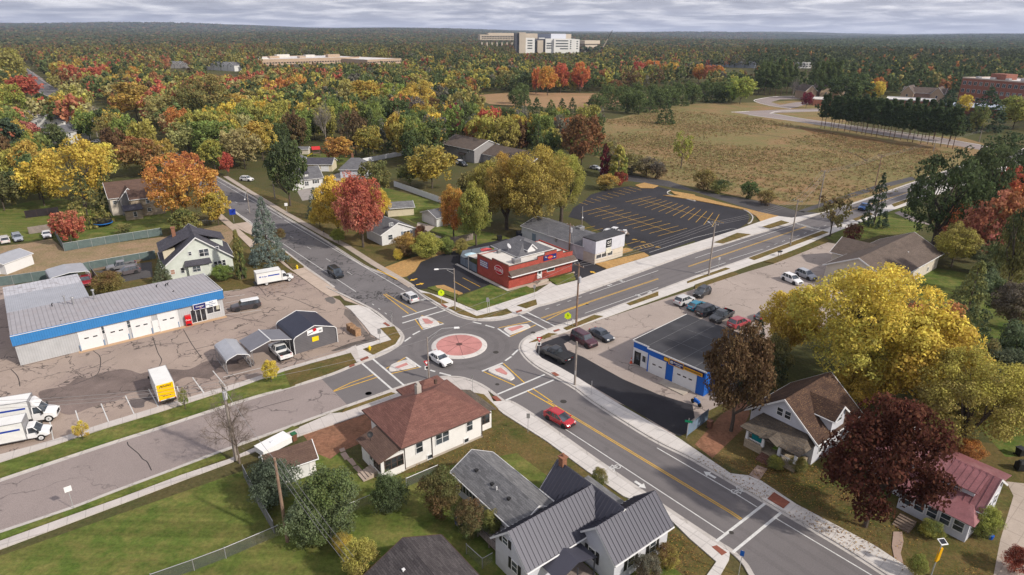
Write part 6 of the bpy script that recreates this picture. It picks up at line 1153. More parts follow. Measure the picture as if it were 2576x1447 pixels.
vehicle('sedan', 'white sedan circling the roundabout', 'B3', 325, 1070, 420, 1130, wht)
vehicle('hatchback', 'red hatchback driving on the southeast road', 'B7', 1010, 130, 1130, 195, (.40, .008, .018))
vehicle('boxy_suv', 'dark boxy wagon with white roof beside the service garage', 'B2', 260, 490, 120, 515, (.045, .038, .042), roofcol=wht)
vehicle('pickup', 'white pickup under the gabled carport with its tail outward', 'B2', 600, 940, 560, 900, wht, 'pickup')
vehicle('pickup', 'dappled black and white pickup by the green fence', 'B1', 1200, 175, 1050, 200, (.17, .17, .18), 'pickup')
vehicle('crossover', 'grey crossover parked beside the dappled pickup', 'B1', 1260, 225, 1160, 245, (.10, .085, .09))
vehicle('wagon', 'white wagon at the left end of the row in the dirt yard', 'A5', 45, 925, 20, 870, (.6, .58, .56), group=GW)
vehicle('wagon', 'silver blue wagon between two white cars in the dirt yard', 'A5', 172, 905, 200, 945, (.30, .33, .38), group=GW)
vehicle('sedan', 'white sedan beside the wooden fence in the dirt yard', 'A5', 462, 872, 475, 915, wht, group=GW)
vehicle('crossover', 'black crossover nearest the road in the east lot', 'B4', 795, 215, 730, 250, (.02, .024, .03), group=GE)
vehicle('crossover', 'silver white crossover at the left end of the parked row', 'B4', 620, 295, 700, 265, (.52, .52, .52), group=GE)
vehicle('hatchback', 'teal hatchback between the silver crossover and the black SUV', 'B4', 745, 345, 830, 310, (.0, .17, .27), group=GE)
vehicle('suv', 'big black SUV second in the parked row beside the dark pickup', 'B4', 850, 395, 950, 360, (.010, .012, .018), 'suv', group=GE)
vehicle('pickup', 'dark pickup parked nose out near the blue garage roof', 'B4', 985, 450, 900, 495, (.025, .028, .033), 'pickup', group=GE)
vehicle('crossover', 'red crossover half hidden by the brown tree', 'B4', 1160, 515, 1230, 490, (.30, .03, .04), group=GE)
vehicle('sedan', 'dark car in the shade below the yellow trees', 'B4', 1420, 445, 1470, 425, (.05, .055, .065), group=GE)
vehicle('suv', 'dark maroon SUV beside the dark blue sedan', 'B3', 1565, 910, 1680, 975, (.055, .008, .018), 'suv')
vehicle('sedan', 'dark slate blue sedan parked beside the maroon SUV', 'B3', 1715, 865, 1800, 910, (.045, .055, .075))
vehicle('pickup', 'black pickup with covered bed at the roundabout corner', 'B3', 1320, 1035, 1220, 985, (.012, .014, .018), 'pickup', cover=True)
vehicle('crossover', 'white crossover under the top of the yellow tree', 'A8', 760, 985, 840, 1020, wht)
vehicle('crossover', 'silver crossover beside the hall parking kerb', 'A8', 870, 950, 930, 975, (.30, .32, .36))
vehicle('pickup', 'bright blue pickup on the northeast road', 'A8', 1325, 420, 1290, 440, (.0, .07, .25), 'pickup')
vehicle('pickup', 'white pickup loaded with junk in the parking lot', 'A7', 1740, 850, 1680, 840, wht, 'pickup')
vehicle('sedan', 'silver car on the drive under the rust coloured tree', 'A7', 1550, 212, 1600, 222, (.45, .47, .48))
vehicle('crossover', 'white car beside the grey apartment house', 'A7', 200, 160, 170, 150, wht); vehicle('crossover', 'black car beside the grey apartment house', 'A7', 240, 178, 270, 190, blk)
vehicle('crossover', 'white crossover in a driveway under trees along the northwest road', 'A6', 270, 325, 330, 330, wht)
vehicle('sedan', 'dark red car by the white cottage', 'A6', 1130, 365, 1080, 360, (.10, .01, .015))
vehicle('crossover', 'silver car far up the avenue', 'A1', 1238, 1055, 1225, 1030, slv); vehicle('crossover', 'dark car far up the avenue behind orange trees', 'A1', 1580, 1245, 1560, 1220, gry)
vehicle('sedan', 'white car behind the yellow trees at left', 'A1', 955, 1180, 900, 1180, wht)
vehicle('hatchback', 'tiny distant car on the far left street', 'A1', 325, 505, 300, 490, slv)
vehicle('pickup', 'red pickup under the pale metal carport', 'B1', 850, 320, 850, 360, (.3, .02, .03), 'pickup')
# load on the junk pickup
p = V('A7', 1800, 880); j = root('junk_load', 'pile of junk on the trailer behind the white pickup', 'junk', p, .1)
for i in range(9):
    q = MB(); x, y, s = rnd.uniform(-1.2, 1.2), rnd.uniform(-.8, .8), rnd.uniform(.25, .6); q.box(x-s, x+s*.8, y-s*.7, y+s*.6, .6, .7+s); q.obj('crate' if i % 2 else 'board', [wood, mat_dish, reddirt, trim][i % 4], j)
q = MB(); q.box(-1.9, 1.9, -1, 1, .45, .6); q.obj('trailer_bed', wood, j); wheels(j, (-.4,), 2.2, .32)
# box trucks
def boxtruck(label, c, x, y, hx, hy, L=7.4, bh=2.35, col=wht, big=False, rear=None, side=True, z=.6):
    p, q = V(c, x, y, z), V(c, hx, hy, z); a = math.atan2(q.y-p.y, q.x-p.x); r = root('box_truck', label, 'box truck', p, a, None); h = L/2; cab = 2.3 if not big else 2.6; W = 2.2; z0 = .62 if not big else .9; k = 1.25 if big else 1
    b = MB(); bx0, bx1 = -h, h-cab; b.box(bx0, bx1, -W/2, W/2, z0, z0+bh); o = b.obj('cargo_box', mat_box, r); o.color = (*wht, 1)
    b = MB(); [b.box(bx0-.01, bx1+.01, s*W/2-.03, s*W/2+.03, z_, z_+.07) for s in (-1, 1) for z_ in (z0-.02, z0+bh-.05)]; b.box(bx1-.05, bx1+.02, -W/2-.02, W/2+.02, z0, z0+bh+.02); b.obj('box_rails', galv, o)
    b = MB(); b.box(bx0-.45, bx0-.02, -W/2+.1, W/2-.1, .5, .62); b.box(bx0-.1, h-1.0, -.4, .4, .4, z0-.02); b.obj('bumper', trimb, r)
    b = MB(); w = .95 if not big else 1.05; loft(b, [(bx1+.03, w, .45, 1.25*k), (bx1+1.1, w, .42, 1.25*k), (bx1+1.3, w, .42, 1.25*k), (h-.35, w*.95, .42, 1.08*k), (h-.05, w*.86, .5, .8*k)]); cb = b.obj('cab', paint, r); cb.color = (*col, 1)
    x0, x1 = bx1+.05, bx1+1.45; zr = 1.95*k; b = MB(); b.hull(ring(x0, x1, w*.96, 1.2*k), ring(x0+.02, x1-.62, w*.82, zr-.05)); b.obj('windows', carglass, cb); b = MB(); b.hull(ring(x0-.01, x1-.56, w*.86, zr-.06), ring(x0+.05, x1-.7, w*.75, zr+.03)); [b.tube((x0+.1, s*w*.95, 1.2*k), (x0+.1, s*w*.82, zr-.05), .09, n=5) for s in (-1, 1)]; [b.tube((x1-.15, s*w*.93, 1.2*k), (x1-.72, s*w*.8, zr-.05), .05, n=5) for s in (-1, 1)]; q_ = b.obj('cab_roof', paint, cb); q_.color = (*col, 1)
    if big: b = MB(); b.hull(ring(x0, x1-.5, w*.84, zr), ring(x0, x0+.4, w*.8, zr+.7)); q_ = b.obj('wind_deflector', paint, cb); q_.color = (*wht, 1)
    wheels(r, (-h+1.7, h-.95), W-.06, .40*k, steelw, .3)
    for s in (-1, 1): b = MB(); b.box(h-.16, h-.02, min(s*w*.55, s*w*.85), max(s*w*.55, s*w*.85), .75*k, .92*k); b.obj('headlight', lamp_m, r); b = MB(); b.box(x1-.3, x1-.15, min(s*w, s*(w+.3)), max(s*w, s*(w+.3)), 1.15*k, 1.5*k); b.obj('mirror', trimb, r)
    b = MB(); b.box(h-.08, h+.01, -w*.5, w*.5, .62*k, .88*k); b.obj('grille', trimb, r)
    if side:
        for s in (-1, 1):
            zc = z0+bh*.62; m_ = MB(); m_.box(bx0+.5, bx1-.4, min(s*W/2, s*(W/2+.015)), max(s*W/2, s*(W/2+.015)), zc-.12, zc+.12); st_ = m_.obj('stripe', blue_stripe, o)
            m_ = MB(); m_.box(bx0+.8, bx0+2.1, min(s*W/2, s*(W/2+.022)), max(s*W/2, s*(W/2+.022)), zc-.26, zc+.26); m_.obj('name_plate', white_sign, o); letters('Budget', .36, blue_stripe, o, (bx0+1.45, s*(W/2+.01), zc), (0, s, 0))
    if rear:
        m_ = MB(); m_.box(bx0-.03, bx0, -W/2+.1, W/2-.1, z0+.12, z0+bh-.1); dr = m_.obj('rear_door', yellow_pen, r); letters('PENSKE', .42, trimb, dr, (bx0-.02, 0, z0+bh*.82), (-1, 0, 0), shear=.35)
        m_ = MB(); [m_.box(bx0-.045, bx0-.031, -W/2+.12, W/2-.12, z0+bh*f_, z0+bh*f_+.03) for f_ in (.33, .55)]; [m_.box(bx0-.045, bx0-.031, -.5+.18*i, -.4+.18*i, z0+bh*.22, z0+bh*.27) for i in range(6)]; m_.obj('door_seams', trim_dark, dr)
        for s in (-1, 1): m_ = MB(); m_.box(bx0-.05, bx0-.0, s*.95-.07, s*.95+.07, z0-.0, z0+.12); m_.obj('taillight', tail_m, r)
    return r
mat_box = mat('truck_box_white', (.72, .72, .70), .4, .04, .6, 3, dirt=(.5, .48, .45), dirtamt=.3); blue_stripe = mat('stripe_blue', (.012, .05, .32), .4, .05); yellow_pen = mat('truck_yellow', (.85, .50, .0), .4, .04)
boxtruck('white box truck with blue stripe parked beside the blue spruce', 'A6', 545, 1300, 740, 1265, L=7.0, bh=2.2, z=1.0)
boxtruck('yellow backed box truck seen from behind in the station lot', 'B1', 1600, 1350, 1530, 1200, L=7.6, bh=2.5, col=(.75, .42, .0), rear=True, side=False, z=1.0)
boxtruck('rear one of the two large white moving trucks at left edge', 'B5', 130, 225, 340, 190, L=9.0, bh=2.6, big=True, z=1.0)
boxtruck('nearer one of the two large white moving trucks at left edge', 'B5', 90, 365, 300, 325, L=8.0, bh=2.4, z=1.0)
# ================================================================ STREET FURNITURE
pole_wood = mat('pole_wood', (.27, .18, .13), .9, .25, 1.5, 10, dirt=(.10, .06, .045), dirtamt=.6); pole_grey = mat('pole_grey_wood', (.30, .26, .23), .9, .25, 1.5, 10); wire_m = mat('wire', (.26, .25, .25), .6, .05); alu = mat('aluminium', (.50, .50, .50), .4, .08, metal=.4)
fluo = mat('fluorescent_yellow_green', (.62, .80, .01), .5, .04); hyd = mat('hydrant_yellow', (.75, .55, .01), .5, .08)
POLE = {}
def upole(key, label, c, bx, by, tx, ty, h=None, arm=True, trans=None, m=pole_wood, armdir=None, lamp=None):
    p = V(c, bx, by); h = h or hgt(c, (bx, by), (tx, ty)); a = armdir if armdir is not None else R(-50)
    r = root('utility_pole', label, 'utility pole', p, a); POLE[key] = (p, h, a)
    b = MB(); b.tube((0, 0, 0), (0, 0, h), .19, .12, 10); b.obj('pole', m, r)
    if arm: b = MB(); b.box(-1.1, 1.1, -.06, .06, h-.45, h-.32); b.obj('crossarm', m, r); 
    for x in ((-1, 0, 1) if arm else ()): b = MB(); b.tube((x, 0, h-.32), (x, 0, h-.12), .05, n=6); b.obj('insulator', alu, r)
    if trans: b = MB(); b.tube((.36, 0, h*trans), (.36, 0, h*trans+.95), .24, n=12); b.tube((.36, 0, h*trans+.95), (.36, 0, h*trans+1.15), .06, n=6); b.obj('transformer', mat_dish, r)
    if lamp: b = MB(); b.tube((0, 0, h-1.2), (lamp, 0, h-.6), .035, n=6); b.obj('lamp_arm', alu, r); b = MB(); b.box(lamp-.1, lamp+.55, -.12, .12, h-.66, h-.55); b.obj('lamp_head', mat_dish, r)
    return r
upole('yard', 'leaning brown utility pole standing in the lawn by the evergreens', 'B6', 345, 1215, 265, 635, armdir=R(60), arm=False)
upole('corner', 'utility pole with transformer at the roundabout crosswalk', 'B3', 1495, 800, 1515, 255, trans=.72)
upole('mid', 'utility pole on the north verge opposite the parking lot', 'A8', 107, 955, 155, 535, m=pole_grey, lamp=1.9, armdir=R(110))
upole('east', 'utility pole beside the crossing of the side road', 'A8', 745, 722, 810, 360, m=pole_grey)
upole('field', 'guyed utility pole at the edge of the dry field', 'A8', 965, 425, 1003, 130, m=pole_grey)
upole('twig', 'dark utility pole beside bare twigs at the field corner', 'A8', 1408, 270, 1455, 10)
upole('row', 'utility pole in front of the straight pine row', 'A4', 1735, 1115, 1752, 1010, m=pole_grey); upole('far', 'farthest utility pole on the road at right', 'A4', 2128, 1035, 2155, 935, m=pole_grey)
upole('bar', 'utility pole rising between the bar and the shop building', 'A7', 1287, 1090, 1292, 765, trans=.75); upole('bare', 'utility pole inside the leafless tree', 'D', 594, 1158, 572, 962, trans=.82, m=pole_grey)
upole('northwest', 'slim utility pole under the tall dark tree', 'A6', 550, 520, 490, 290, m=pole_grey)
def wire(a, b_, sag=.6, dx=0.0, za=0, zb=0, w=.022, q=None):
    (p, h, _), (p2, h2, _2) = (POLE[a] if isinstance(a, str) else a), (POLE[b_] if isinstance(b_, str) else b_); n = 10; t = (p2-p).normalized(); s = Vector((-t.y, t.x))*dx; L = [Vector((*(p.lerp(p2, i/n)+s), (h-.2+za)+(h2+zb-h-za)*i/n-4*sag*(i/n)*(1-i/n))) for i in range(n+1)]
    for i in range(n): q.tube(L[i], L[i+1], w, n=3)
def line(label, *specs):
    r = root('power_line', label, 'power line'); 
    for sp_ in specs: q = MB(); wire(*sp_[:2], **sp_[2], q=q); q.obj('wire', wire_m, r)
for i, (a, b_, lb) in enumerate((('corner', 'mid', 'wires from the crosswalk pole to the verge pole'), ('mid', 'east', 'wires from the verge pole to the side road pole'), ('east', 'field', 'wires from the side road pole to the guyed pole'), ('field', 'twig', 'wires from the guyed pole to the dark pole'), ('twig', 'row', 'wires over the field towards the pine row'), ('row', 'far', 'wires along the pine row'))): line(lb, *[(a, b_, dict(dx=k)) for k in (-.9, 0, .9)])
P_ = lambda c, x, y, h: (V(c, x, y), h, 0)
line('wires crossing the roundabout from the leafless tree to the crosswalk pole', ('bare', P_('B3', 230, 1245, 6.6), dict(dx=0)), (P_('B3', 230, 1245, 6.6), 'corner', dict(dx=0, zb=-1.5)), ('bare', 'corner', dict(dx=.8, sag=1.4)))
line('wires along the southwest road into the left edge', *[('bare', P_('B5', -500, 700, 9.5), dict(dx=k)) for k in (-.8, 0, .8)]); line('wires from the lawn pole to the leafless tree', ('yard', 'bare', dict(sag=.5)), ('yard', P_('D', 900, 1600, 8.5), dict(sag=.3, dx=.4)), ('yard', P_('D', 900, 1600, 8.5), dict(sag=.3, dx=-.4)), ('yard', P_('D', 900, 1600, 8.5), dict(sag=.6)))
line('wires from the crosswalk pole to the bar pole', ('corner', 'bar', dict(sag=.5)), ('corner', P_('B3', 1137, 560, 6.5), dict(sag=.3)))
q = root('guy_wires', 'guy wires bracing the pole at the dry field edge', 'guy wires'); p, h, _ = POLE['field']
for k in (-9, -7, -5): b = MB(); b.tube((p.x, p.y, h*.93), (p.x+k, p.y-abs(k)*.4, 0), .02, n=3); b.obj('cable', wire_m, q)
p = V('B3', 1483, 1300); r = root('timber_post', 'plain tall timber post beside the southeast sidewalk', 'post', p); b = MB(); b.tube((0, 0, 0), (0, 0, 6.9), .17, .13, 10); b.obj('pole', pole_grey, r); b = MB(); b.box(-.1, .1, -.19, -.13, 1.8, 2.4); b.obj('plate', alu, r)
def streetlight(label, c, bx, by, h, ex, ey, ehz):
    p = V(c, bx, by); e = V(c, ex, ey, ehz)-p; a = math.atan2(e.y, e.x); L = e.length; r = root('street_lamp', label, 'street lamp', p, a); b = MB(); b.tube((0, 0, 0), (0, 0, h), .12, .08, 10); b.obj('pole', pole_grey, r)
    b = MB(); b.tube((0, 0, h-.2), (L*.5, 0, ehz-.05), .04, n=6); b.tube((L*.5, 0, ehz-.05), (L-.3, 0, ehz), .04, n=6); b.tube((0, 0, h-1.0), (L*.4, 0, ehz-.3), .025, n=5); b.obj('arm', alu, r)
    b = MB(); b.hull(ring(L-.45, L+.35, .16, ehz-.08, .05), ring(L-.4, L+.3, .10, ehz+.08, .03)); b.obj('lamp_head', white_sign, r)
streetlight('street lamp with long arm beside the bar lawn', 'B3', 455, 660, 8.1, 290, 303, 8.2); streetlight('street lamp reaching over the roundabout island', 'B3', 230, 1245, 6.7, 470, 805, 8.0)
streetlight('thin street lamp behind the blue silver spruce', 'A6', 300, 660, 6.5, 250, 525, 6.8); streetlight('short lamp pole behind the shop building', 'A7', 1413, 800, 5.5, 1422, 705, 5.2)
def sign(label, c, bx, by, h, shape, m, sz=.75, name='road_sign', face=None, extra=None, two=False, txt=None):
    p = V(c, bx, by); a = math.atan2(-p.y, -p.x)+math.pi/2 if face is None else face; r = root(name, label, 'road sign', p, a)
    b = MB(); b.tube((0, 0, 0), (0, 0, h), .035, n=6); two and b.tube((.3, 0, 0), (.3, 0, h*.9), .035, n=6); b.obj('post', alu, r)
    s = sz/2; S_ = {'tri': [(-s, s), (s, s), (0, -s)], 'pent': [(-s, -s), (s, -s), (s, s*.2), (0, s), (-s, s*.2)], 'sq': [(-s, -s), (s, -s), (s, s), (-s, s)], 'tall': [(-s*.6, -s), (s*.6, -s), (s*.6, s), (-s*.6, s)], 'wide': [(-s, -s*.35), (s, -s*.35), (s, s*.35), (-s, s*.35)]}[shape]
    z = h-s; b = MB(); b.hull([(x, -.06, z+y) for x, y in S_], [(x, -.045, z+y) for x, y in S_][::1]); pl = b.obj('sign_plate', m, r)
    if shape == 'tri' and m is red_sign: b = MB(); k = .5; b.hull([(x*k, -.075, z+y*k+.06) for x, y in S_], [(x*k, -.061, z+y*k+.06) for x, y in S_]); b.obj('sign_centre', white_sign, pl)
    if shape == 'pent': b = MB(); b.box(-.06, .02, -.075, -.061, z-.22, z+.12); b.box(.06, .12, -.075, -.061, z-.22, z+.0); b.tube((-.02, -.075, z+.18), (-.02, -.061, z+.18), .05, n=8); b.obj('symbol', black, pl)
    if extra == 'circle': b = MB(); b.box(-.3, .3, -.06, -.045, z-1.0, z-.45); q_ = b.obj('plate', white_sign, r); b = MB(); b.tube((0, -.07, z-.72), (0, -.061, z-.72), .2, n=16); b.obj('ring_symbol', black, q_)
    if extra == 'arrow': b = MB(); b.hull([(-.3, -.06, z-.75), (.3, -.06, z-.75), (.3, -.06, z-.5), (-.3, -.06, z-.5)], [(-.3, -.045, z-.75), (.3, -.045, z-.75), (.3, -.045, z-.5), (-.3, -.045, z-.5)]); b.obj('arrow_plate', m, r)
    if txt: letters(txt, sz*.3, white_sign, pl, (0, -.06, z), (0, -1, 0))
    return r
sign('yellow green school crossing sign on the bar side', 'B3', 338, 600, 2.9, 'pent', fluo, 1.1, extra='arrow'); sign('yellow green school crossing sign beside the crosswalk pole', 'B3', 1420, 805, 2.9, 'pent', fluo, 1.1, extra='arrow')
sign('red and white yield sign over a roundabout plate by the black pickup', 'B3', 1175, 1045, 3.2, 'tri', red_sign, .9, extra='circle'); sign('yield sign beside the lamp at the white sedan', 'B3', 215, 1245, 3.0, 'tri', red_sign, .9, extra='circle', face=R(20))
sign('grey back of a yield sign at the west corner', 'B2', 1710, 705, 3.0, 'tri', alu, .95, extra='arrow', face=R(-30)); sign('grey sign back beside the corner hydrant', 'B2', 1590, 880, 2.9, 'tall', galv, .9)
sign('pair of posts with street sign on the bar corner', 'B3', 735, 690, 3.2, 'tall', galv, .8, two=True); sign('small sign at the bar front walk', 'B3', 1135, 560, 2.9, 'tall', galv, .7); sign('thin dark sign post behind the brown hip roof', 'B3', 605, 1370, 2.9, 'tall', galv, .4)
sign('grey sign on the grass beside the red hatchback', 'B7', 745, 252, 2.8, 'tall', galv, .7); sign('small blue sign at the bottom crosswalk', 'B8', 300, 1450, 3.0, 'tall', blue_paint, .6); sign('small square sign on the southwest verge', 'B5', 570, 935, 2.9, 'sq', white_sign, .65, extra=None)
sign('square blue sign on a white post beside the northwest road', 'A5', 2315, 755, 3.6, 'sq', mat('sign_deep_blue', (.01, .04, .35), .4), 1.5); sign('white sign over a blue one across the northwest road', 'A6', 670, 668, 3.0, 'sq', white_sign, .8); sign('white sign on the verge by the shop building', 'A8', 182, 905, 2.7, 'tall', white_sign, .6)
sign('small dark bus stop sign by the east lot', 'B3', 1465, 800, 1.5, 'tall', white_sign, .3); sign('slanted thin post on the southeast sidewalk', 'B3', 1625, 1383, 2.2, 'tall', galv, .2); sign('green street sign above the blue slatted fence', 'B7', 2072, 300, 2.9, 'wide', mat('sign_green', (.0, .22, .10), .4), .9)
p = V('B8', 1630, 1450); r = root('solar_beacon', 'yellow post with solar panel near the bottom right driveway', 'beacon', p, R(10)); b = MB(); b.tube((0, 0, 0), (.1, 0, 3.9), .06, n=8); b.obj('post', alu, r); b = MB(); b.hull([(-.05, -.1, 1.7), (.25, -.1, 1.9), (.3, -.1, 3.3), (.05, -.1, 3.3)], [(-.05, .1, 1.7), (.25, .1, 1.9), (.3, .1, 3.3), (.05, .1, 3.3)]); b.obj('beacon_housing', mat('amber', (.80, .42, .01), .5), r); b = MB(); b.hull([(-.25, -.3, 3.9), (.45, -.3, 3.9), (.45, .3, 4.1), (-.25, .3, 4.1)], [(-.25, -.3, 3.95), (.45, -.3, 3.95), (.45, .3, 4.15), (-.25, .3, 4.15)]); q_ = b.obj('panel_frame', white_sign, r); b = MB(); b.hull([(-.18, -.22, 3.985), (.38, -.22, 3.985), (.38, .22, 4.125), (-.18, .22, 4.125)], [(-.18, -.22, 3.99), (.38, -.22, 3.99), (.38, .22, 4.14), (-.18, .22, 4.14)]); b.obj('solar_cell', g_dark, q_)
def hydrant(label, c, x, y):
    r = root('fire_hydrant', label, 'fire hydrant', V(c, x, y)); b = MB(); b.tube((0, 0, .1), (0, 0, .75), .16, .14, 12); b.tube((0, 0, .75), (0, 0, .95), .19, .06, 12); b.tube((0, 0, .1), (0, 0, .16), .24, n=12); b.tube((-.28, 0, .55), (.28, 0, .55), .08, n=8); b.tube((0, -.25, .5), (0, 0, .5), .1, n=8); b.obj('hydrant', hyd, r)
hydrant('yellow fire hydrant on the verge of the northwest road', 'B2', 770, 130); hydrant('yellow fire hydrant on the west corner of the roundabout', 'B2', 1487, 940)
p = V('B4', 92, 915); r = root('traffic_cone', 'orange and white traffic cone by the blue garage office', 'traffic cone', p); b = MB(); b.box(-.2, .2, -.2, .2, .01, .05); b.tube((0, 0, .05), (0, 0, .95), .15, .03, 12); b.obj('cone', mat('cone_orange', (.65, .08, .02), .5), r); b = MB(); b.tube((0, 0, .5), (0, 0, .66), .095, .07, 12); b.obj('band', white_sign, r)
# pallets
p, q_ = V('B2', 1255, 735), V('B2', 1355, 805); a = math.atan2(q_.y-p.y, q_.x-p.x); Lp = (q_-p).length
for i in range(4):
    r = root('pallet_stack', '%s pallet stack in the line beside the metal garage' % ['leftmost', 'second', 'third', 'rightmost'][i], 'pallets', p.lerp(q_, (i+.1)/4), a, 'pallet stacks beside the metal garage')
    for k in range(9 if i != 2 else 8): b = MB(); [b.box(.02, .62, y, y+.1, .14*k+.09, .14*k+.12) for y in (0, .22, .44, .66, .88)]; [b.box(x, x+.08, 0, .98, .14*k+.0, .14*k+.09) for x in (.04, .3, .54)]; b.obj('pallet', mat_pal if 'mat_pal' in globals() else globals().setdefault('mat_pal', mat('pallet_wood', (.42, .26, .15), .9, .35, 3, 12)), r)
# ---- fences
chain = new_mat('chain_link')[0]; nt_ = chain.node_tree; nt_.nodes['Principled BSDF'].inputs['Base Color'].default_value = (.3, .31, .31, 1); nt_.nodes['Principled BSDF'].inputs['Alpha'].default_value = .10
def fence(label, pts, h, m, pm=galv, step=3.0, slat=False, name='fence', top=True, th=.03, posts=True):
    r = root(name, label, 'fence', pts[0]); o = pts[0]
    for i in range(len(pts)-1):
        a, c = pts[i]-o, pts[i+1]-o; L = (c-a).length; n = max(1, round(L/step)); d = (c-a)/n; s = Vector((-d.y, d.x)).normalized()*th
        for k in range(n):
            p, q = a+d*k, a+d*(k+1); b = MB(); b.prism([p-s, q-s, q+s, p+s], .06, h); b.obj('panel', m, r)
            if posts: b = MB(); b.tube((p.x, p.y, 0), (p.x, p.y, h+.08), .05, n=6); b.obj('post', pm, r)
            if top: b = MB(); b.tube((p.x, p.y, h), (q.x, q.y, h), .035, n=5); b.obj('rail', pm, r)
    return r
fence('green slatted fence around the yard of the stone house', C('A5', 535, 860, 640, 1040, 1180, 950, 1610, 882), 1.9, green_slat); fence('green slatted fence behind the service garage', C('A5', -60, 1395, 515, 1312, 900, 1228, 1545, 1112), 1.9, green_slat)
fence('brown fence running between the service garage and the brush', C('B1', 915, 265, 1055, 455), 1.8, wood); fence('white vinyl fence stepping down the back yards', C('A6', 1728, 398, 1925, 468, 2230, 578), 1.8, vinyl, vinyl, 2.4, top=False)
fence('distant white fence beyond the golden trees', C('A2', 1060, 1398, 1330, 1345, 1640, 1292), 1.8, vinyl, vinyl, 4, top=False); fence('grey wooden fence along the bar driveway', C('A6', 2285, 975, 2510, 925), 1.6, wood_grey, wood_grey, 2.4, top=False); fence('grey wooden fence under the giant tree', C('A7', 110, 968, 340, 925), 1.6, wood_grey, wood_grey, 2.4, top=False)
fence('brown board fence behind the parked white sedan', C('A5', 290, 872, 515, 838), 1.8, wood_grey, wood_grey, 2.4, top=False); fence('black board fence on the lawn beside the yellow trees', C('A5', 258, 712, 590, 672), 2.0, mat('black_stain', (.025, .02, .022), .8), trim_dark, 2.4, top=False)
fence('chain link fence across the bottom lawn', C('B5', 1180, 1525, 1500, 1412, 1745, 1318, 2160, 1140), 1.3, chain, galv, 4, th=.008); fence('grey slatted chain fence along the evergreen bushes', C('B5', 1885, 690, 2000, 920, 2120, 1130), 1.6, mat('slat_grey', (.17, .17, .165), .8, .2), galv, 3)
fence('chain link fence in the back yard between two bushes', C('B6', 720, 1040, 955, 940), 1.2, chain, galv, 3, th=.008); fence('chain link fence between the shrubs and the stucco house', C('B6', 1165, 840, 1385, 745), 1.2, chain, galv, 3, th=.008); fence('chain link fence with yellow flowers by the shingle garage', C('B6', 645, 1185, 905, 1450), 1.2, chain, galv, 3, th=.008)
fence('chain gate below the deck of the navy roofed house', C('B6', 1580, 1300, 1690, 1400, 1760, 1360), 1.2, chain, galv, 2, th=.008); fence('blue grey slatted fence beside the dark drive', C('B7', 2072, 285, 2245, 150), 1.7, mat('slat_blue', (.16, .22, .30), .7, .15), galv, 2); fence('low wooden rail beside the dappled pickup', C('A5', 925, 1235, 1500, 1118), .5, wood, wood, 3, top=False)
fence('grey patio fence of the bar', C('A7', 378, 1255, 215, 1165, 235, 1110, 500, 1060), 1.8, mat('fence_blue_grey', (.15, .18, .22), .8, .2), iron, 2.2); fence('low rail in the yard by the orange tree', C('A5', 1980, 770, 2130, 745), .8, chain, galv, 2, th=.008)
# ---- small yard things
def cylbin(label, c, x, y, m, lid, h=1.05, w=.6):
    r = root('wheeled_bin', label, 'bin', V(c, x, y), rnd.uniform(0, 1)); b = MB(); b.hull([(-w/2*.8, -w/2*.8, .08), (w/2*.8, -w/2*.8, .08), (w/2*.8, w/2*.8, .08), (-w/2*.8, w/2*.8, .08)], [(-w/2, -w/2, h), (w/2, -w/2, h), (w/2, w/2, h), (-w/2, w/2, h)]); b.obj('body', m, r); b = MB(); b.box(-w/2-.03, w/2+.03, -w/2-.03, w/2+.06, h, h+.07); b.obj('lid', lid, r); b = MB(); [b.tube((x_, w/2-.02, .1), (x_+.06, w/2-.02, .1), .1, n=8) for x_ in (-w/2, w/2-.06)]; b.obj('wheels', trimb, r)
binb = mat('bin_brown', (.17, .08, .05), .6); bing = mat('bin_green', (.02, .12, .05), .6)
cylbin('brown bin with green lid behind the small garage', 'B6', 392, 520, binb, bing); cylbin('red brown bin beside the green lidded one', 'B6', 330, 532, redbrick_ch, binb, .9); cylbin('brown bin at the end of the blue slatted fence', 'B8', 100, 430, binb, binb); cylbin('black bin beside the small wooden fence', 'A7', 600, 930, black, black, 1.1, 1.1)
cylbin('black drum in the yard at the right edge', 'B8', 2240, 620, black, iron, 1.0, .8)
p = V('B6', 255, 585); r = root('trailer', 'flat white covered trailer beside the small garage', 'trailer', p, math.atan2(*(V('B6', 330, 545)-p).yx)); b = MB(); b.box(-1.9, 1.9, -.9, .9, .5, 1.25); b.box(-1.95, 1.95, -.95, .95, 1.25, 1.32); b.obj('cover', white_sign, r); b = MB(); b.box(-.4, 0, -.15, .15, 1.32, 1.42); b.obj('roof_vent', vinyl, r); b = MB(); b.box(-1.8, 1.8, -.8, .8, .35, .5); b.box(1.9, 2.8, -.05, .05, .4, .48); b.obj('chassis', iron, r); wheels(r, (0,), 1.8, .3)
p = V('B6', 1528, 1115); r = root('garden_chair', 'blue garden chair on the lawn by the deck', 'chair', p, .6); bl = mat('chair_blue', (.01, .07, .25), .6); b = MB(); b.box(-.3, .3, -.3, .3, .42, .46); b.obj('seat', bl, r); b = MB(); b.hull([(-.3, .3, .46), (.3, .3, .46), (.3, .34, .46), (-.3, .34, .46)], [(-.28, .45, 1.0), (.28, .45, 1.0), (.28, .49, 1.0), (-.28, .49, 1.0)]); b.obj('backrest', bl, r); b = MB(); [b.tube((x_, y_, 0), (x_, y_, .42), .025, n=5) for x_ in (-.27, .27) for y_ in (-.27, .27)]; b.obj('legs', iron, r)
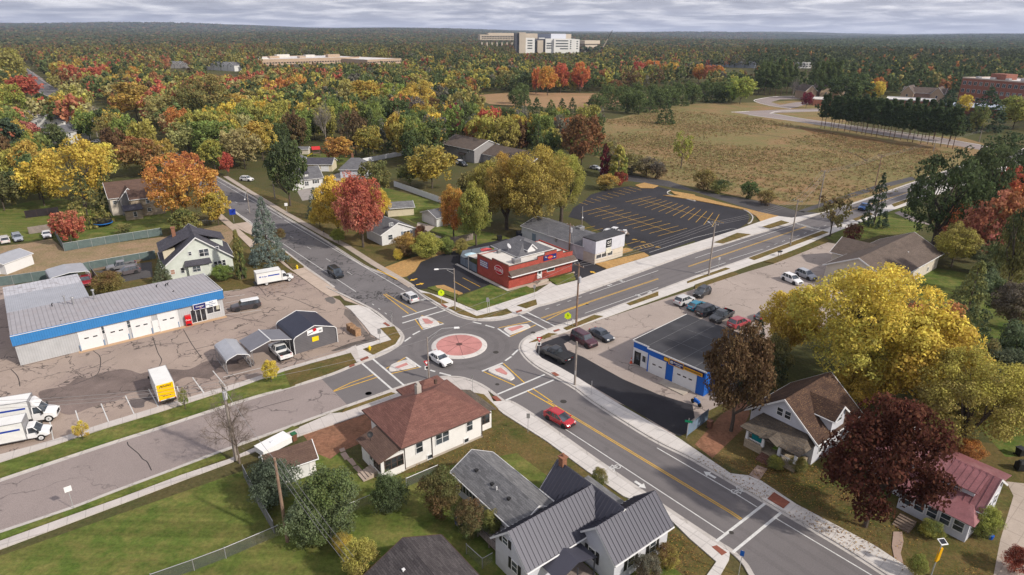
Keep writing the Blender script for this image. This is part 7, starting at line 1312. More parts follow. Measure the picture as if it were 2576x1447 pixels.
p = V('A5', 1025, 785); r = root('trampoline', 'round black and blue trampoline with net beside the stone house', 'trampoline', p); b = MB(); [b.tube((2.1*math.cos(a), 2.1*math.sin(a), .8), (2.1*math.cos(a+.2618), 2.1*math.sin(a+.2618), .8), .13, n=6) for a in [i*.2618 for i in range(24)]]; b.obj('rim', mat('tramp_blue', (.01, .13, .42), .5), r)
b = MB(); b.face([(2.05*math.cos(a), 2.05*math.sin(a), .8) for a in [i*.2618 for i in range(24)]]); b.obj('mat', black, r); b = MB(); b.hull([(2.1*math.cos(a), 2.1*math.sin(a), .85) for a in [i*.2618 for i in range(24)]], [(2.05*math.cos(a), 2.05*math.sin(a), 2.4) for a in [i*.2618 for i in range(24)]], cap=False); nm_ = new_mat('net')[0]; nm_.node_tree.nodes['Principled BSDF'].inputs['Base Color'].default_value = (.01, .01, .012, 1); nm_.node_tree.nodes['Principled BSDF'].inputs['Alpha'].default_value = .55; b.obj('net', nm_, r); b = MB(); [b.tube((2.1*math.cos(a), 2.1*math.sin(a), 0), (2.1*math.cos(a), 2.1*math.sin(a), 2.4), .03, n=5) for a in [i*.785 for i in range(8)]]; b.obj('legs', iron, r)
p = V('A6', 960, 100); r = root('play_set', 'wooden play set with red roof and yellow slide', 'play set', p, .4); b = MB(); b.slab([(-1.6, -1.4, 2.8), (1.6, -1.4, 2.8), (1.6, 0, 3.9), (-1.6, 0, 3.9)], .08); b.slab([(1.6, 1.4, 2.8), (-1.6, 1.4, 2.8), (-1.6, 0, 3.9), (1.6, 0, 3.9)], .08); b.obj('roof', red_p, r); b = MB(); [b.tube((x_, y_, 0), (x_, y_, 2.9), .07, n=5) for x_ in (-1.3, 1.3) for y_ in (-1.2, 1.2)]; b.box(-1.3, 1.3, -1.2, 1.2, 1.4, 1.5); b.tube((1.3, 0, 2.6), (5, 0, 2.6), .06, n=5); b.tube((5, 0, 2.6), (5, 1, 0), .06, n=5); b.tube((5, 0, 2.6), (5, -1, 0), .06, n=5); b.obj('frame', wood, r); b = MB(); b.hull([(-1.3, -.3, 1.4), (-1.3, .3, 1.4), (-1.3, .3, 1.5), (-1.3, -.3, 1.5)], [(-3.6, -.3, .2), (-3.6, .3, .2), (-3.6, .3, .3), (-3.6, -.3, .3)]); b.obj('slide', hyd, r)
p = V('A7', 820, 905); r = root('dumpster', 'dark blue dumpster behind the bar under the giant tree', 'dumpster', p, .4); b = MB(); b.hull([(-1, -.8, .1), (1, -.8, .1), (1, .8, .1), (-1, .8, .1)], [(-1.2, -.9, 1.3), (1.2, -.9, 1.3), (1.2, .9, 1.6), (-1.2, .9, 1.6)]); b.obj('body', mat('dumpster_blue', (.015, .02, .05), .5), r); b = MB(); b.hull([(-1.22, -.92, 1.3), (1.22, -.92, 1.3), (1.22, .92, 1.6), (-1.22, .92, 1.6)], [(-1.22, -.92, 1.36), (1.22, -.92, 1.36), (1.22, .92, 1.66), (-1.22, .92, 1.66)]); b.obj('lid', black, r)
def umbrella(label, c, x, y, m, h=2.4, R_=1.4):
    r = root('parasol', label, 'parasol', V(c, x, y)); b = MB(); b.tube((0, 0, 0), (0, 0, h), .03, n=6); b.obj('pole', iron, r); b = MB(); [b.face([(R_*math.cos(a), R_*math.sin(a), h-.35), (R_*math.cos(a+.785), R_*math.sin(a+.785), h-.35), (0, 0, h+.15)]) for a in [i*.785 for i in range(8)]]; b.obj('canopy', m, r)
umbrella('pale blue parasol on the bar patio', 'A7', 318, 1160, mat('pale_blue_cloth', (.42, .58, .66), .8)); umbrella('red parasol behind the bar roof', 'A7', 470, 1130, mat('red_cloth', (.55, .09, .09), .8), 2.8)
p = V('A8', 660, 805); r = root('mailboxes', 'dark mailboxes on posts on the northeast sidewalk verge', 'mailbox', p, R(30)); b = MB(); [b.box(x_, x_+.35, -.2, .25, 1.0, 1.25) for x_ in (-.5, -.1, .3)]; b.obj('box', black, r); b = MB(); [b.box(x_, x_+.08, -.04, .04, 0, 1.0) for x_ in (-.4, .4)]; b.obj('post', wood, r)
p = V('A6', 1035, 885); r = root('mailbox', 'mailbox on a post by the northwest sidewalk', 'mailbox', p, .4); b = MB(); b.box(-.12, .12, -.25, .25, 1.0, 1.3); b.obj('box', trimb, r); b = MB(); b.box(-.05, .05, -.05, .05, 0, 1.0); b.obj('post', wood, r)
p = V('B4', 735, 1330); r = root('motorbike', 'small dark motorbike at the corner of the blue garage', 'motorbike', p, R(120)); b = MB(); b.tube((-.6, -.06, .32), (-.6, .06, .32), .32, n=16); b.obj('wheel', tyre_m, r); b = MB(); b.tube((.65, -.06, .32), (.65, .06, .32), .32, n=16); b.obj('wheel', tyre_m, r); b = MB(); b.hull([(-.6, -.12, .45), (.4, -.14, .4), (.4, .14, .4), (-.6, .12, .45)], [(-.5, -.14, .8), (.35, -.12, .95), (.35, .12, .95), (-.5, .14, .8)]); b.obj('frame', blue_paint, r); b = MB(); b.tube((.65, 0, .32), (.35, 0, 1.1), .04, n=5); b.tube((.35, -.35, 1.1), (.35, .35, 1.1), .03, n=5); b.obj('handlebar', iron, r)
p = V('B8', 2040, 1195); r = root('bucket', 'blue bucket in the bed beside the red roofed house', 'bucket', p); b = MB(); b.tube((0, 0, 0), (0, 0, .45), .2, .27, 12); b.obj('bucket', mat('bucket_blue', (.01, .1, .5), .5), r)
p = V('B8', 2255, 720); r = root('grill', 'black covered grill in the right edge yard', 'grill', p); b = MB(); b.box(-.7, .7, -.4, .4, .1, 1.0); b.hull(ring(-.65, .65, .35, 1.0, .1), ring(-.55, .55, .2, 1.3, .08)); b.obj('cover', black, r)
p = V('B3', 1640, 470); 
r = root('crane', 'tall lattice crane boom beside the hospital', 'crane', G(1510, 133), 0); tp = Vector((24, 0, hgt('D', (1510, 133), (1530, 76)))); b = MB(); b.tube((0, 0, 2), tp*.62, .9, .8, 6); b.obj('boom', conc_b, r); b = MB(); b.tube(tp*.62, tp, .8, .5, 6); b.obj('jib', iron, r); b = MB(); b.box(-4, 4, -3, 3, 0, 4); b.obj('base', red_p, r)
# ================================================================ TREES
LEAF = leafmat('foliage'); FAR = leafmat('far_foliage', True)
bark_twig = mat('twig_bark', (.17, .135, .11), .95, .3, 2, 12); bark = mat('bark', (.095, .075, .06), .95, .3, 2, 12); bark_pale = mat('pale_bark', (.26, .23, .20), .95, .3, 2, 12); bark_pine = mat('pine_bark', (.12, .075, .055), .95, .3, 2, 12)
rg = np.random.default_rng(11)
def unit(a): return a/np.maximum(np.linalg.norm(a, axis=-1, keepdims=True), 1e-6)
def quads(C_, N_, S_, asp=.75):
    n = len(C_); N_ = unit(N_); t = unit(np.cross(N_, rg.normal(size=(n, 3)))); u = np.cross(N_, t); S_ = S_.reshape(-1, 1)/2
    v = np.stack([C_-t*S_-u*S_*asp, C_+t*S_-u*S_*asp*.6, C_+t*S_*.9+u*S_*asp, C_-t*S_*.7+u*S_*asp], 1); return v.reshape(-1, 3)
def qmesh(name, verts, vals, m, col=None):
    n = len(verts)//4; me = bpy.data.meshes.new(name); me.vertices.add(n*4); me.vertices.foreach_set('co', verts.astype(np.float32).ravel())
    me.loops.add(n*4); me.loops.foreach_set('vertex_index', np.arange(n*4, dtype=np.int32)); me.polygons.add(n)
    me.polygons.foreach_set('loop_start', np.arange(0, n*4, 4, dtype=np.int32)); me.polygons.foreach_set('loop_total', np.full(n, 4, dtype=np.int32)); me.update(calc_edges=True)
    for nm, d in (('v', vals), ('col', col)):
        if d is None: continue
        a = me.attributes.new(nm, 'FLOAT_COLOR', 'POINT'); q = np.ones((n*4, 4), np.float32); q[:, :3] = np.repeat(d, 4, 0); a.data.foreach_set('color', q.ravel())
    me.materials.append(m); return me
def blobs(cen, rad, per, flat=1.0, up=.25, jit=.55):
    """leaves spread over clumps; returns centres, normals, clump index"""
    nC = len(cen); w = rad**2; cnt = np.maximum(3, (per*nC*w/w.sum()).astype(int)); idx = np.repeat(np.arange(nC), cnt); n = len(idx)
    d = unit(rg.normal(size=(n, 3))); d[:, 2] = np.where(rg.random(n) < .35, np.abs(d[:, 2]), d[:, 2]); r = rad[idx]*(.55+.5*rg.random(n)**.7)
    P = cen[idx]+d*r[:, None]*np.array([1, 1, flat]); N_ = d+rg.normal(size=(n, 3))*jit+np.array([0, 0, up]); return P, N_, idx
cr_ = lambda kind: {'round': .066, 'oval': .075, 'loose': .06, 'big': .050}[kind]
def crown_pts(kind, nC, per):
    if kind in ('round', 'oval', 'loose', 'bush', 'big'):
        z0 = {'round': .07, 'oval': .06, 'loose': .12, 'bush': .0, 'big': .06}[kind]; hz_ = (1-z0)/2; zc = z0+hz_
        d = unit(rg.normal(size=(nC, 3))); d[:, 2] = np.where(rg.random(nC) < .3, np.abs(d[:, 2]), d[:, 2])
        ph = rg.random(4)*6.28; lump = 1+.16*np.sin(3*np.arctan2(d[:, 1], d[:, 0])+ph[0])+.12*np.sin(5*np.arctan2(d[:, 1], d[:, 0])+ph[1]+3*d[:, 2])
        if kind in ('round', 'big', 'loose', 'oval'):
            nL = {'round': 15, 'big': 24, 'loose': 10, 'oval': 12}[kind]; g_ = np.arange(nL)+.5; el = np.arccos(1-1.72*g_/nL); az = g_*2.39996+rg.normal(size=nL)*.35
            ld = np.stack([np.cos(az)*np.sin(el), np.sin(az)*np.sin(el), np.cos(el)], 1); lr = {'round': .185, 'big': .150, 'loose': .16, 'oval': .18}[kind]*(.7+.65*rg.random(nL)); lf = (.98-lr/.5)*(.78+.3*rg.random(nL))
            lw = np.where(ld[:, 2] < 0, 1-.22*np.abs(ld[:, 2]), 1); LC = np.stack([ld[:, 0]*.5*lf*lw, ld[:, 1]*.5*lf*lw, zc+ld[:, 2]*hz_*lf], 1); li = rg.integers(0, nL, nC); dd_ = unit(rg.normal(size=(nC, 3))+ld[li]*.8); rr_ = lr[li]*(.45+.6*rg.random(nC)**.6)
            cen = LC[li]+dd_*rr_[:, None]*np.array([1, 1, .85]); ins = rg.random(nC) < .12; cen[ins] = np.array([0, 0, zc])+d[ins]*np.array([.2, .2, hz_*.5]); rad = cr_(kind)*(.55+.9*rg.random(nC)); cen[:, 2] = np.maximum(cen[:, 2], z0*.6); return blobs(cen, rad, per, .8)+(z0,)
        f = np.where(rg.random(nC) < .72, .72+.22*rg.random(nC), .25+.45*rg.random(nC)); cr = {'round': .078, 'oval': .085, 'loose': .07, 'bush': .105, 'big': .062}[kind]
        if kind == 'big': f = np.where(rg.random(nC) < .8, .62+.36*rg.random(nC), .3+.3*rg.random(nC)); lump = 1+.25*np.sin(2*np.arctan2(d[:, 1], d[:, 0])+ph[0])*np.abs(d[:, 2]+.2)
        wz = np.where(d[:, 2] < 0, 1-.28*np.abs(d[:, 2]), 1-.10*d[:, 2])
        cen = np.stack([d[:, 0]*.5*f*lump*wz, d[:, 1]*.5*f*lump*wz, zc+d[:, 2]*hz_*f*(1+.06*rg.normal(size=nC))], 1); rad = cr*(.6+.8*rg.random(nC)); return blobs(cen, rad, per, .8)+(z0,)
    if kind == 'spruce':
        z = .05+.93*rg.random(nC)**1.15; r = .5*(1-z)**.82*(.55+.5*rg.random(nC)**.5); a = rg.random(nC)*6.28; cen = np.stack([r*np.cos(a), r*np.sin(a), z-.10*r*1.2], 1); rad = .028+.045*(1-z)*(.6+.6*rg.random(nC)); return blobs(cen, rad, per, .5, .5)+(.05,)
    if kind == 'column':
        z = .02+.95*rg.random(nC); r = .5*np.minimum(1, (1-z)*2.2+.05)*(.7+.3*rg.random(nC)); a = rg.random(nC)*6.28; cen = np.stack([r*np.cos(a)*.85, r*np.sin(a)*.85, z], 1); return blobs(cen, np.full(nC, .13)*(.6+.6*rg.random(nC)), per, .35)+(.02,)
    if kind in ('pine', 'rowpine'):
        z0 = .24 if kind == 'pine' else .34; L_ = 15; lv = rg.integers(0, L_, nC); z = z0+(1-z0)*(lv+.5+.25*rg.normal(size=nC))/L_; t = (z-z0)/(1-z0)
        prof = (.30+.70*np.sin(np.clip(t*1.12+.14, 0, 1)*math.pi))*np.where(t > .75, 1-(t-.75)*1.6, 1); ar = rg.random((L_+2, 6))*6.28; a = ar[np.clip(lv, 0, L_-1), rg.integers(0, 5 if kind == 'pine' else 6, nC)]+.22*rg.normal(size=nC)
        r = .48*prof*rg.random(nC)**.45*(.8+.3*np.sin(a*2+lv)); cen = np.stack([r*np.cos(a), r*np.sin(a), z+.03*r], 1); rad = .052*(.6+.8*rg.random(nC)); return blobs(cen, rad, per, .5, .6)+(z0,)
def limbs(kind, seed):
    r_ = random.Random(seed); b = MB(); top = {'spruce': .95, 'pine': .93, 'rowpine': .9, 'column': .6}.get(kind, .55); w = {'spruce': .018, 'pine': .016, 'rowpine': .013, 'column': .03, 'big': .035}.get(kind, .020)
    sx = 1.0; p = Vector((0, 0, -.01)); n = 5
    for i in range(n): q = Vector((r_.uniform(-.012, .012), r_.uniform(-.012, .012), top*(i+1)/n)); b.tube(p, q, w*(1-.75*i/n)*1.3, w*(1-.75*(i+1)/n)*1.3, 7); p = q
    if kind in ('round', 'oval', 'loose', 'big', 'bush'):
        for i in range(9 if kind == 'big' else 6):
            a = r_.uniform(0, 6.28); z = r_.uniform(.14, .4); q = Vector((0, 0, z)); e = Vector((math.cos(a)*r_.uniform(.14, .3), math.sin(a)*r_.uniform(.14, .3), z+r_.uniform(.2, .38))); m_ = q.lerp(e, .5)+Vector((0, 0, -.03)); b.tube(q, m_, w*.62, w*.42, 6); b.tube(m_, e, w*.42, w*.15, 5)
            for k in range(2): f_ = e+Vector((r_.uniform(-.13, .13), r_.uniform(-.13, .13), r_.uniform(.04, .18))); b.tube(m_.lerp(e, .6), f_, w*.25, w*.08, 4)
    elif kind in ('pine', 'rowpine'):
        for i in range(26): a = r_.uniform(0, 6.28); z = r_.uniform(.3, .92) if kind == 'pine' else r_.uniform(.25, .9); l = r_.uniform(.15, .42)*(1.1-z) ** .4; b.tube((0, 0, z), (math.cos(a)*l, math.sin(a)*l, z+.03), w*.3, w*.1, 4)
    return b
def bare(seed, depth=6, droop=0, spread=1.0):
    r_ = random.Random(seed); b = MB()
    def rec(p, d, l, r, k):
        q = p+d*l; b.tube(p, q, r, r*.66, 6 if k > 4 else (4 if k > 2 else 3))
        if k == 0: return
        for i in range(3 if k > 1 else 4):
            a = d.orthogonal().normalized(); a.rotate(Matrix.Rotation(r_.uniform(0, 6.28), 3, d)); nd = (d+a*r_.uniform(.35, .85)*(spread if k > 2 else 1)+Vector((0, 0, .12 if not droop or k > 3 else -droop))).normalized(); rec(p.lerp(q, r_.uniform(.45, 1)), nd, l*r_.uniform(.6, .82), r*.55, k-1)
        if k > 2: rec(q, (d+Vector((r_.uniform(-.15, .15), r_.uniform(-.15, .15), .1))).normalized(), l*.8, r*.66, k-1)
    rec(Vector((0, 0, 0)), Vector((0, 0, 1)), .24, .0125, depth-1); xs = max(abs(v[i]) for v in b.v for i in (0, 1)); zs = max(v[2] for v in b.v); b.v = [(v[0]*.5/xs, v[1]*.5/xs, v[2]/zs) for v in b.v]; return b
PR = {}
def protos():
    for kind, nvar, nC, per, sz in (('round', 4, 380, 48, .0205), ('big', 3, 700, 48, .0130), ('oval', 2, 230, 42, .026), ('loose', 2, 200, 24, .025), ('bush', 3, 170, 75, .024), ('spruce', 3, 420, 24, .021), ('pine', 3, 420, 32, .021), ('rowpine', 3, 260, 28, .028), ('column', 1, 160, 60, .04)):
        for lod, (kc, kp, ks) in (('near', (1, 1, 1)), ('mid', (.55, .45, 1.75))):
            L = []
            for v in range(nvar):
                P, N_, idx, z0 = crown_pts(kind, int(nC*kc), per*kp*(1 if lod == 'mid' else 1)); n = len(P); cs = rg.random(idx.max()+1)
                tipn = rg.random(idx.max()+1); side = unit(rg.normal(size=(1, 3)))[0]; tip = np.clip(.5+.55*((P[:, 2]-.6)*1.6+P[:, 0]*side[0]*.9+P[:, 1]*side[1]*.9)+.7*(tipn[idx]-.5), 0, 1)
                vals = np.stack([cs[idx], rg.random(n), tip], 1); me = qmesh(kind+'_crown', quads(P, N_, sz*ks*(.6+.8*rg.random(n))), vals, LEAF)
                tb = limbs(kind, v*7+3); tm = tb.obj('trunk', bark_pine if 'pine' in kind else bark); tme = tm.data; bpy.data.objects.remove(tm); L.append((me, tme))
            PR[kind, lod] = L
    for v in range(3): t = bare(v+5, 7, .0 if v == 2 else .35, 1.0 if v == 2 else 1.9).obj('trunk', [bark, bark_twig, bark_pale][v]); PR.setdefault(('bare', 'near'), []).append((None, t.data)); bpy.data.objects.remove(t)
    PR['bare', 'mid'] = PR['bare', 'near']
protos()
pal = dict(yel=(.62, .455, .035), mrd=(.060, .022, .016), mr2=(.125, .042, .026), dbr=(.120, .068, .030), gold=(.44, .285, .035), ygr=(.35, .315, .048), lime=(.20, .25, .045), olv=(.25, .215, .058), org=(.50, .185, .035), red=(.42, .085, .05), pnk=(.42, .15, .105), dred=(.105, .036, .022), mar=(.19, .022, .045), rst=(.28, .115, .042), brn=(.150, .090, .042), grn=(.115, .150, .045), dgr=(.058, .085, .036), spr=(.066, .092, .056), blu=(.155, .185, .165), pin=(.085, .120, .042), pal=(.36, .32, .12), gry=(.15, .14, .11), grb=(.15, .185, .105), sal=(.42, .14, .07))
pal = {k: tuple((sum(v)/3*.16+c*.84)*1.07 for c in v) for k, v in pal.items()}
PR_I = [0]
def tree(kind, xy, h, w, c1, c2, label, cat='tree', group=None, near=True, name=None, barkc=None):
    L = PR[kind, 'near' if near else 'mid']; PR_I[0] += 1; me, tm = L[PR_I[0] % len(L)]
    nm = name or {'spruce': 'spruce_tree', 'pine': 'pine_tree', 'rowpine': 'pine_tree', 'column': 'columnar_shrub', 'bush': 'shrub', 'bare': 'bare_tree'}.get(kind, 'tree')
    r = root(nm, label, cat, (xy[0], xy[1], 0), rnd.uniform(0, 6.28), group); r.scale = (w, w, h)
    t = bpy.data.objects.new('trunk', tm); COL.objects.link(t); t.parent = r; k = h/w if w else 1
    if kind not in ('bare',): t.scale = (max(.6, k)*.62, max(.6, k)*.62, 1) if kind != 'bush' else (.8, .8, .8)
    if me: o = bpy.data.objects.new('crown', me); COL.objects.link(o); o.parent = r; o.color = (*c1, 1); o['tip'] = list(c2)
    return r
MANUAL = []
def T(kind, x, yt, yb, w, c1, c2, label, cat=None, group=None, xb=None):
    xq = x
    for _ in range(4):
        p = G(xq, yb); d = ray(x, yt); k = p.dot(d.xy)/d.xy.dot(d.xy); xq += x-proj(p.x, p.y, max(1, CAM_H+d.z*k)*.55)[0]
    p = G(xq, yb); d = ray(x, yt); k = p.dot(d.xy)/d.xy.dot(d.xy); h = max(1.0, CAM_H+d.z*k); dep = (p.length**2+(CAM_H-h*.55)**2)**.5; dz = -(cam_inv @ Vector((p.x, p.y, h*.55))).z; wm_ = w*dz/FPX*.95
    off = (G(x, yb)-p) if xb else Vector((0, 0)); MANUAL.append((p, wm_/2))
    c1 = pal[c1]; c2 = pal[c2]; jit = lambda c: tuple(v*rnd.uniform(.92, 1.08) for v in c)
    tree(kind, p, h, wm_, jit(c1), jit(c2), label, cat or {'bush': 'shrub', 'column': 'shrub'}.get(kind, 'tree'), group, near=(dep < 170))
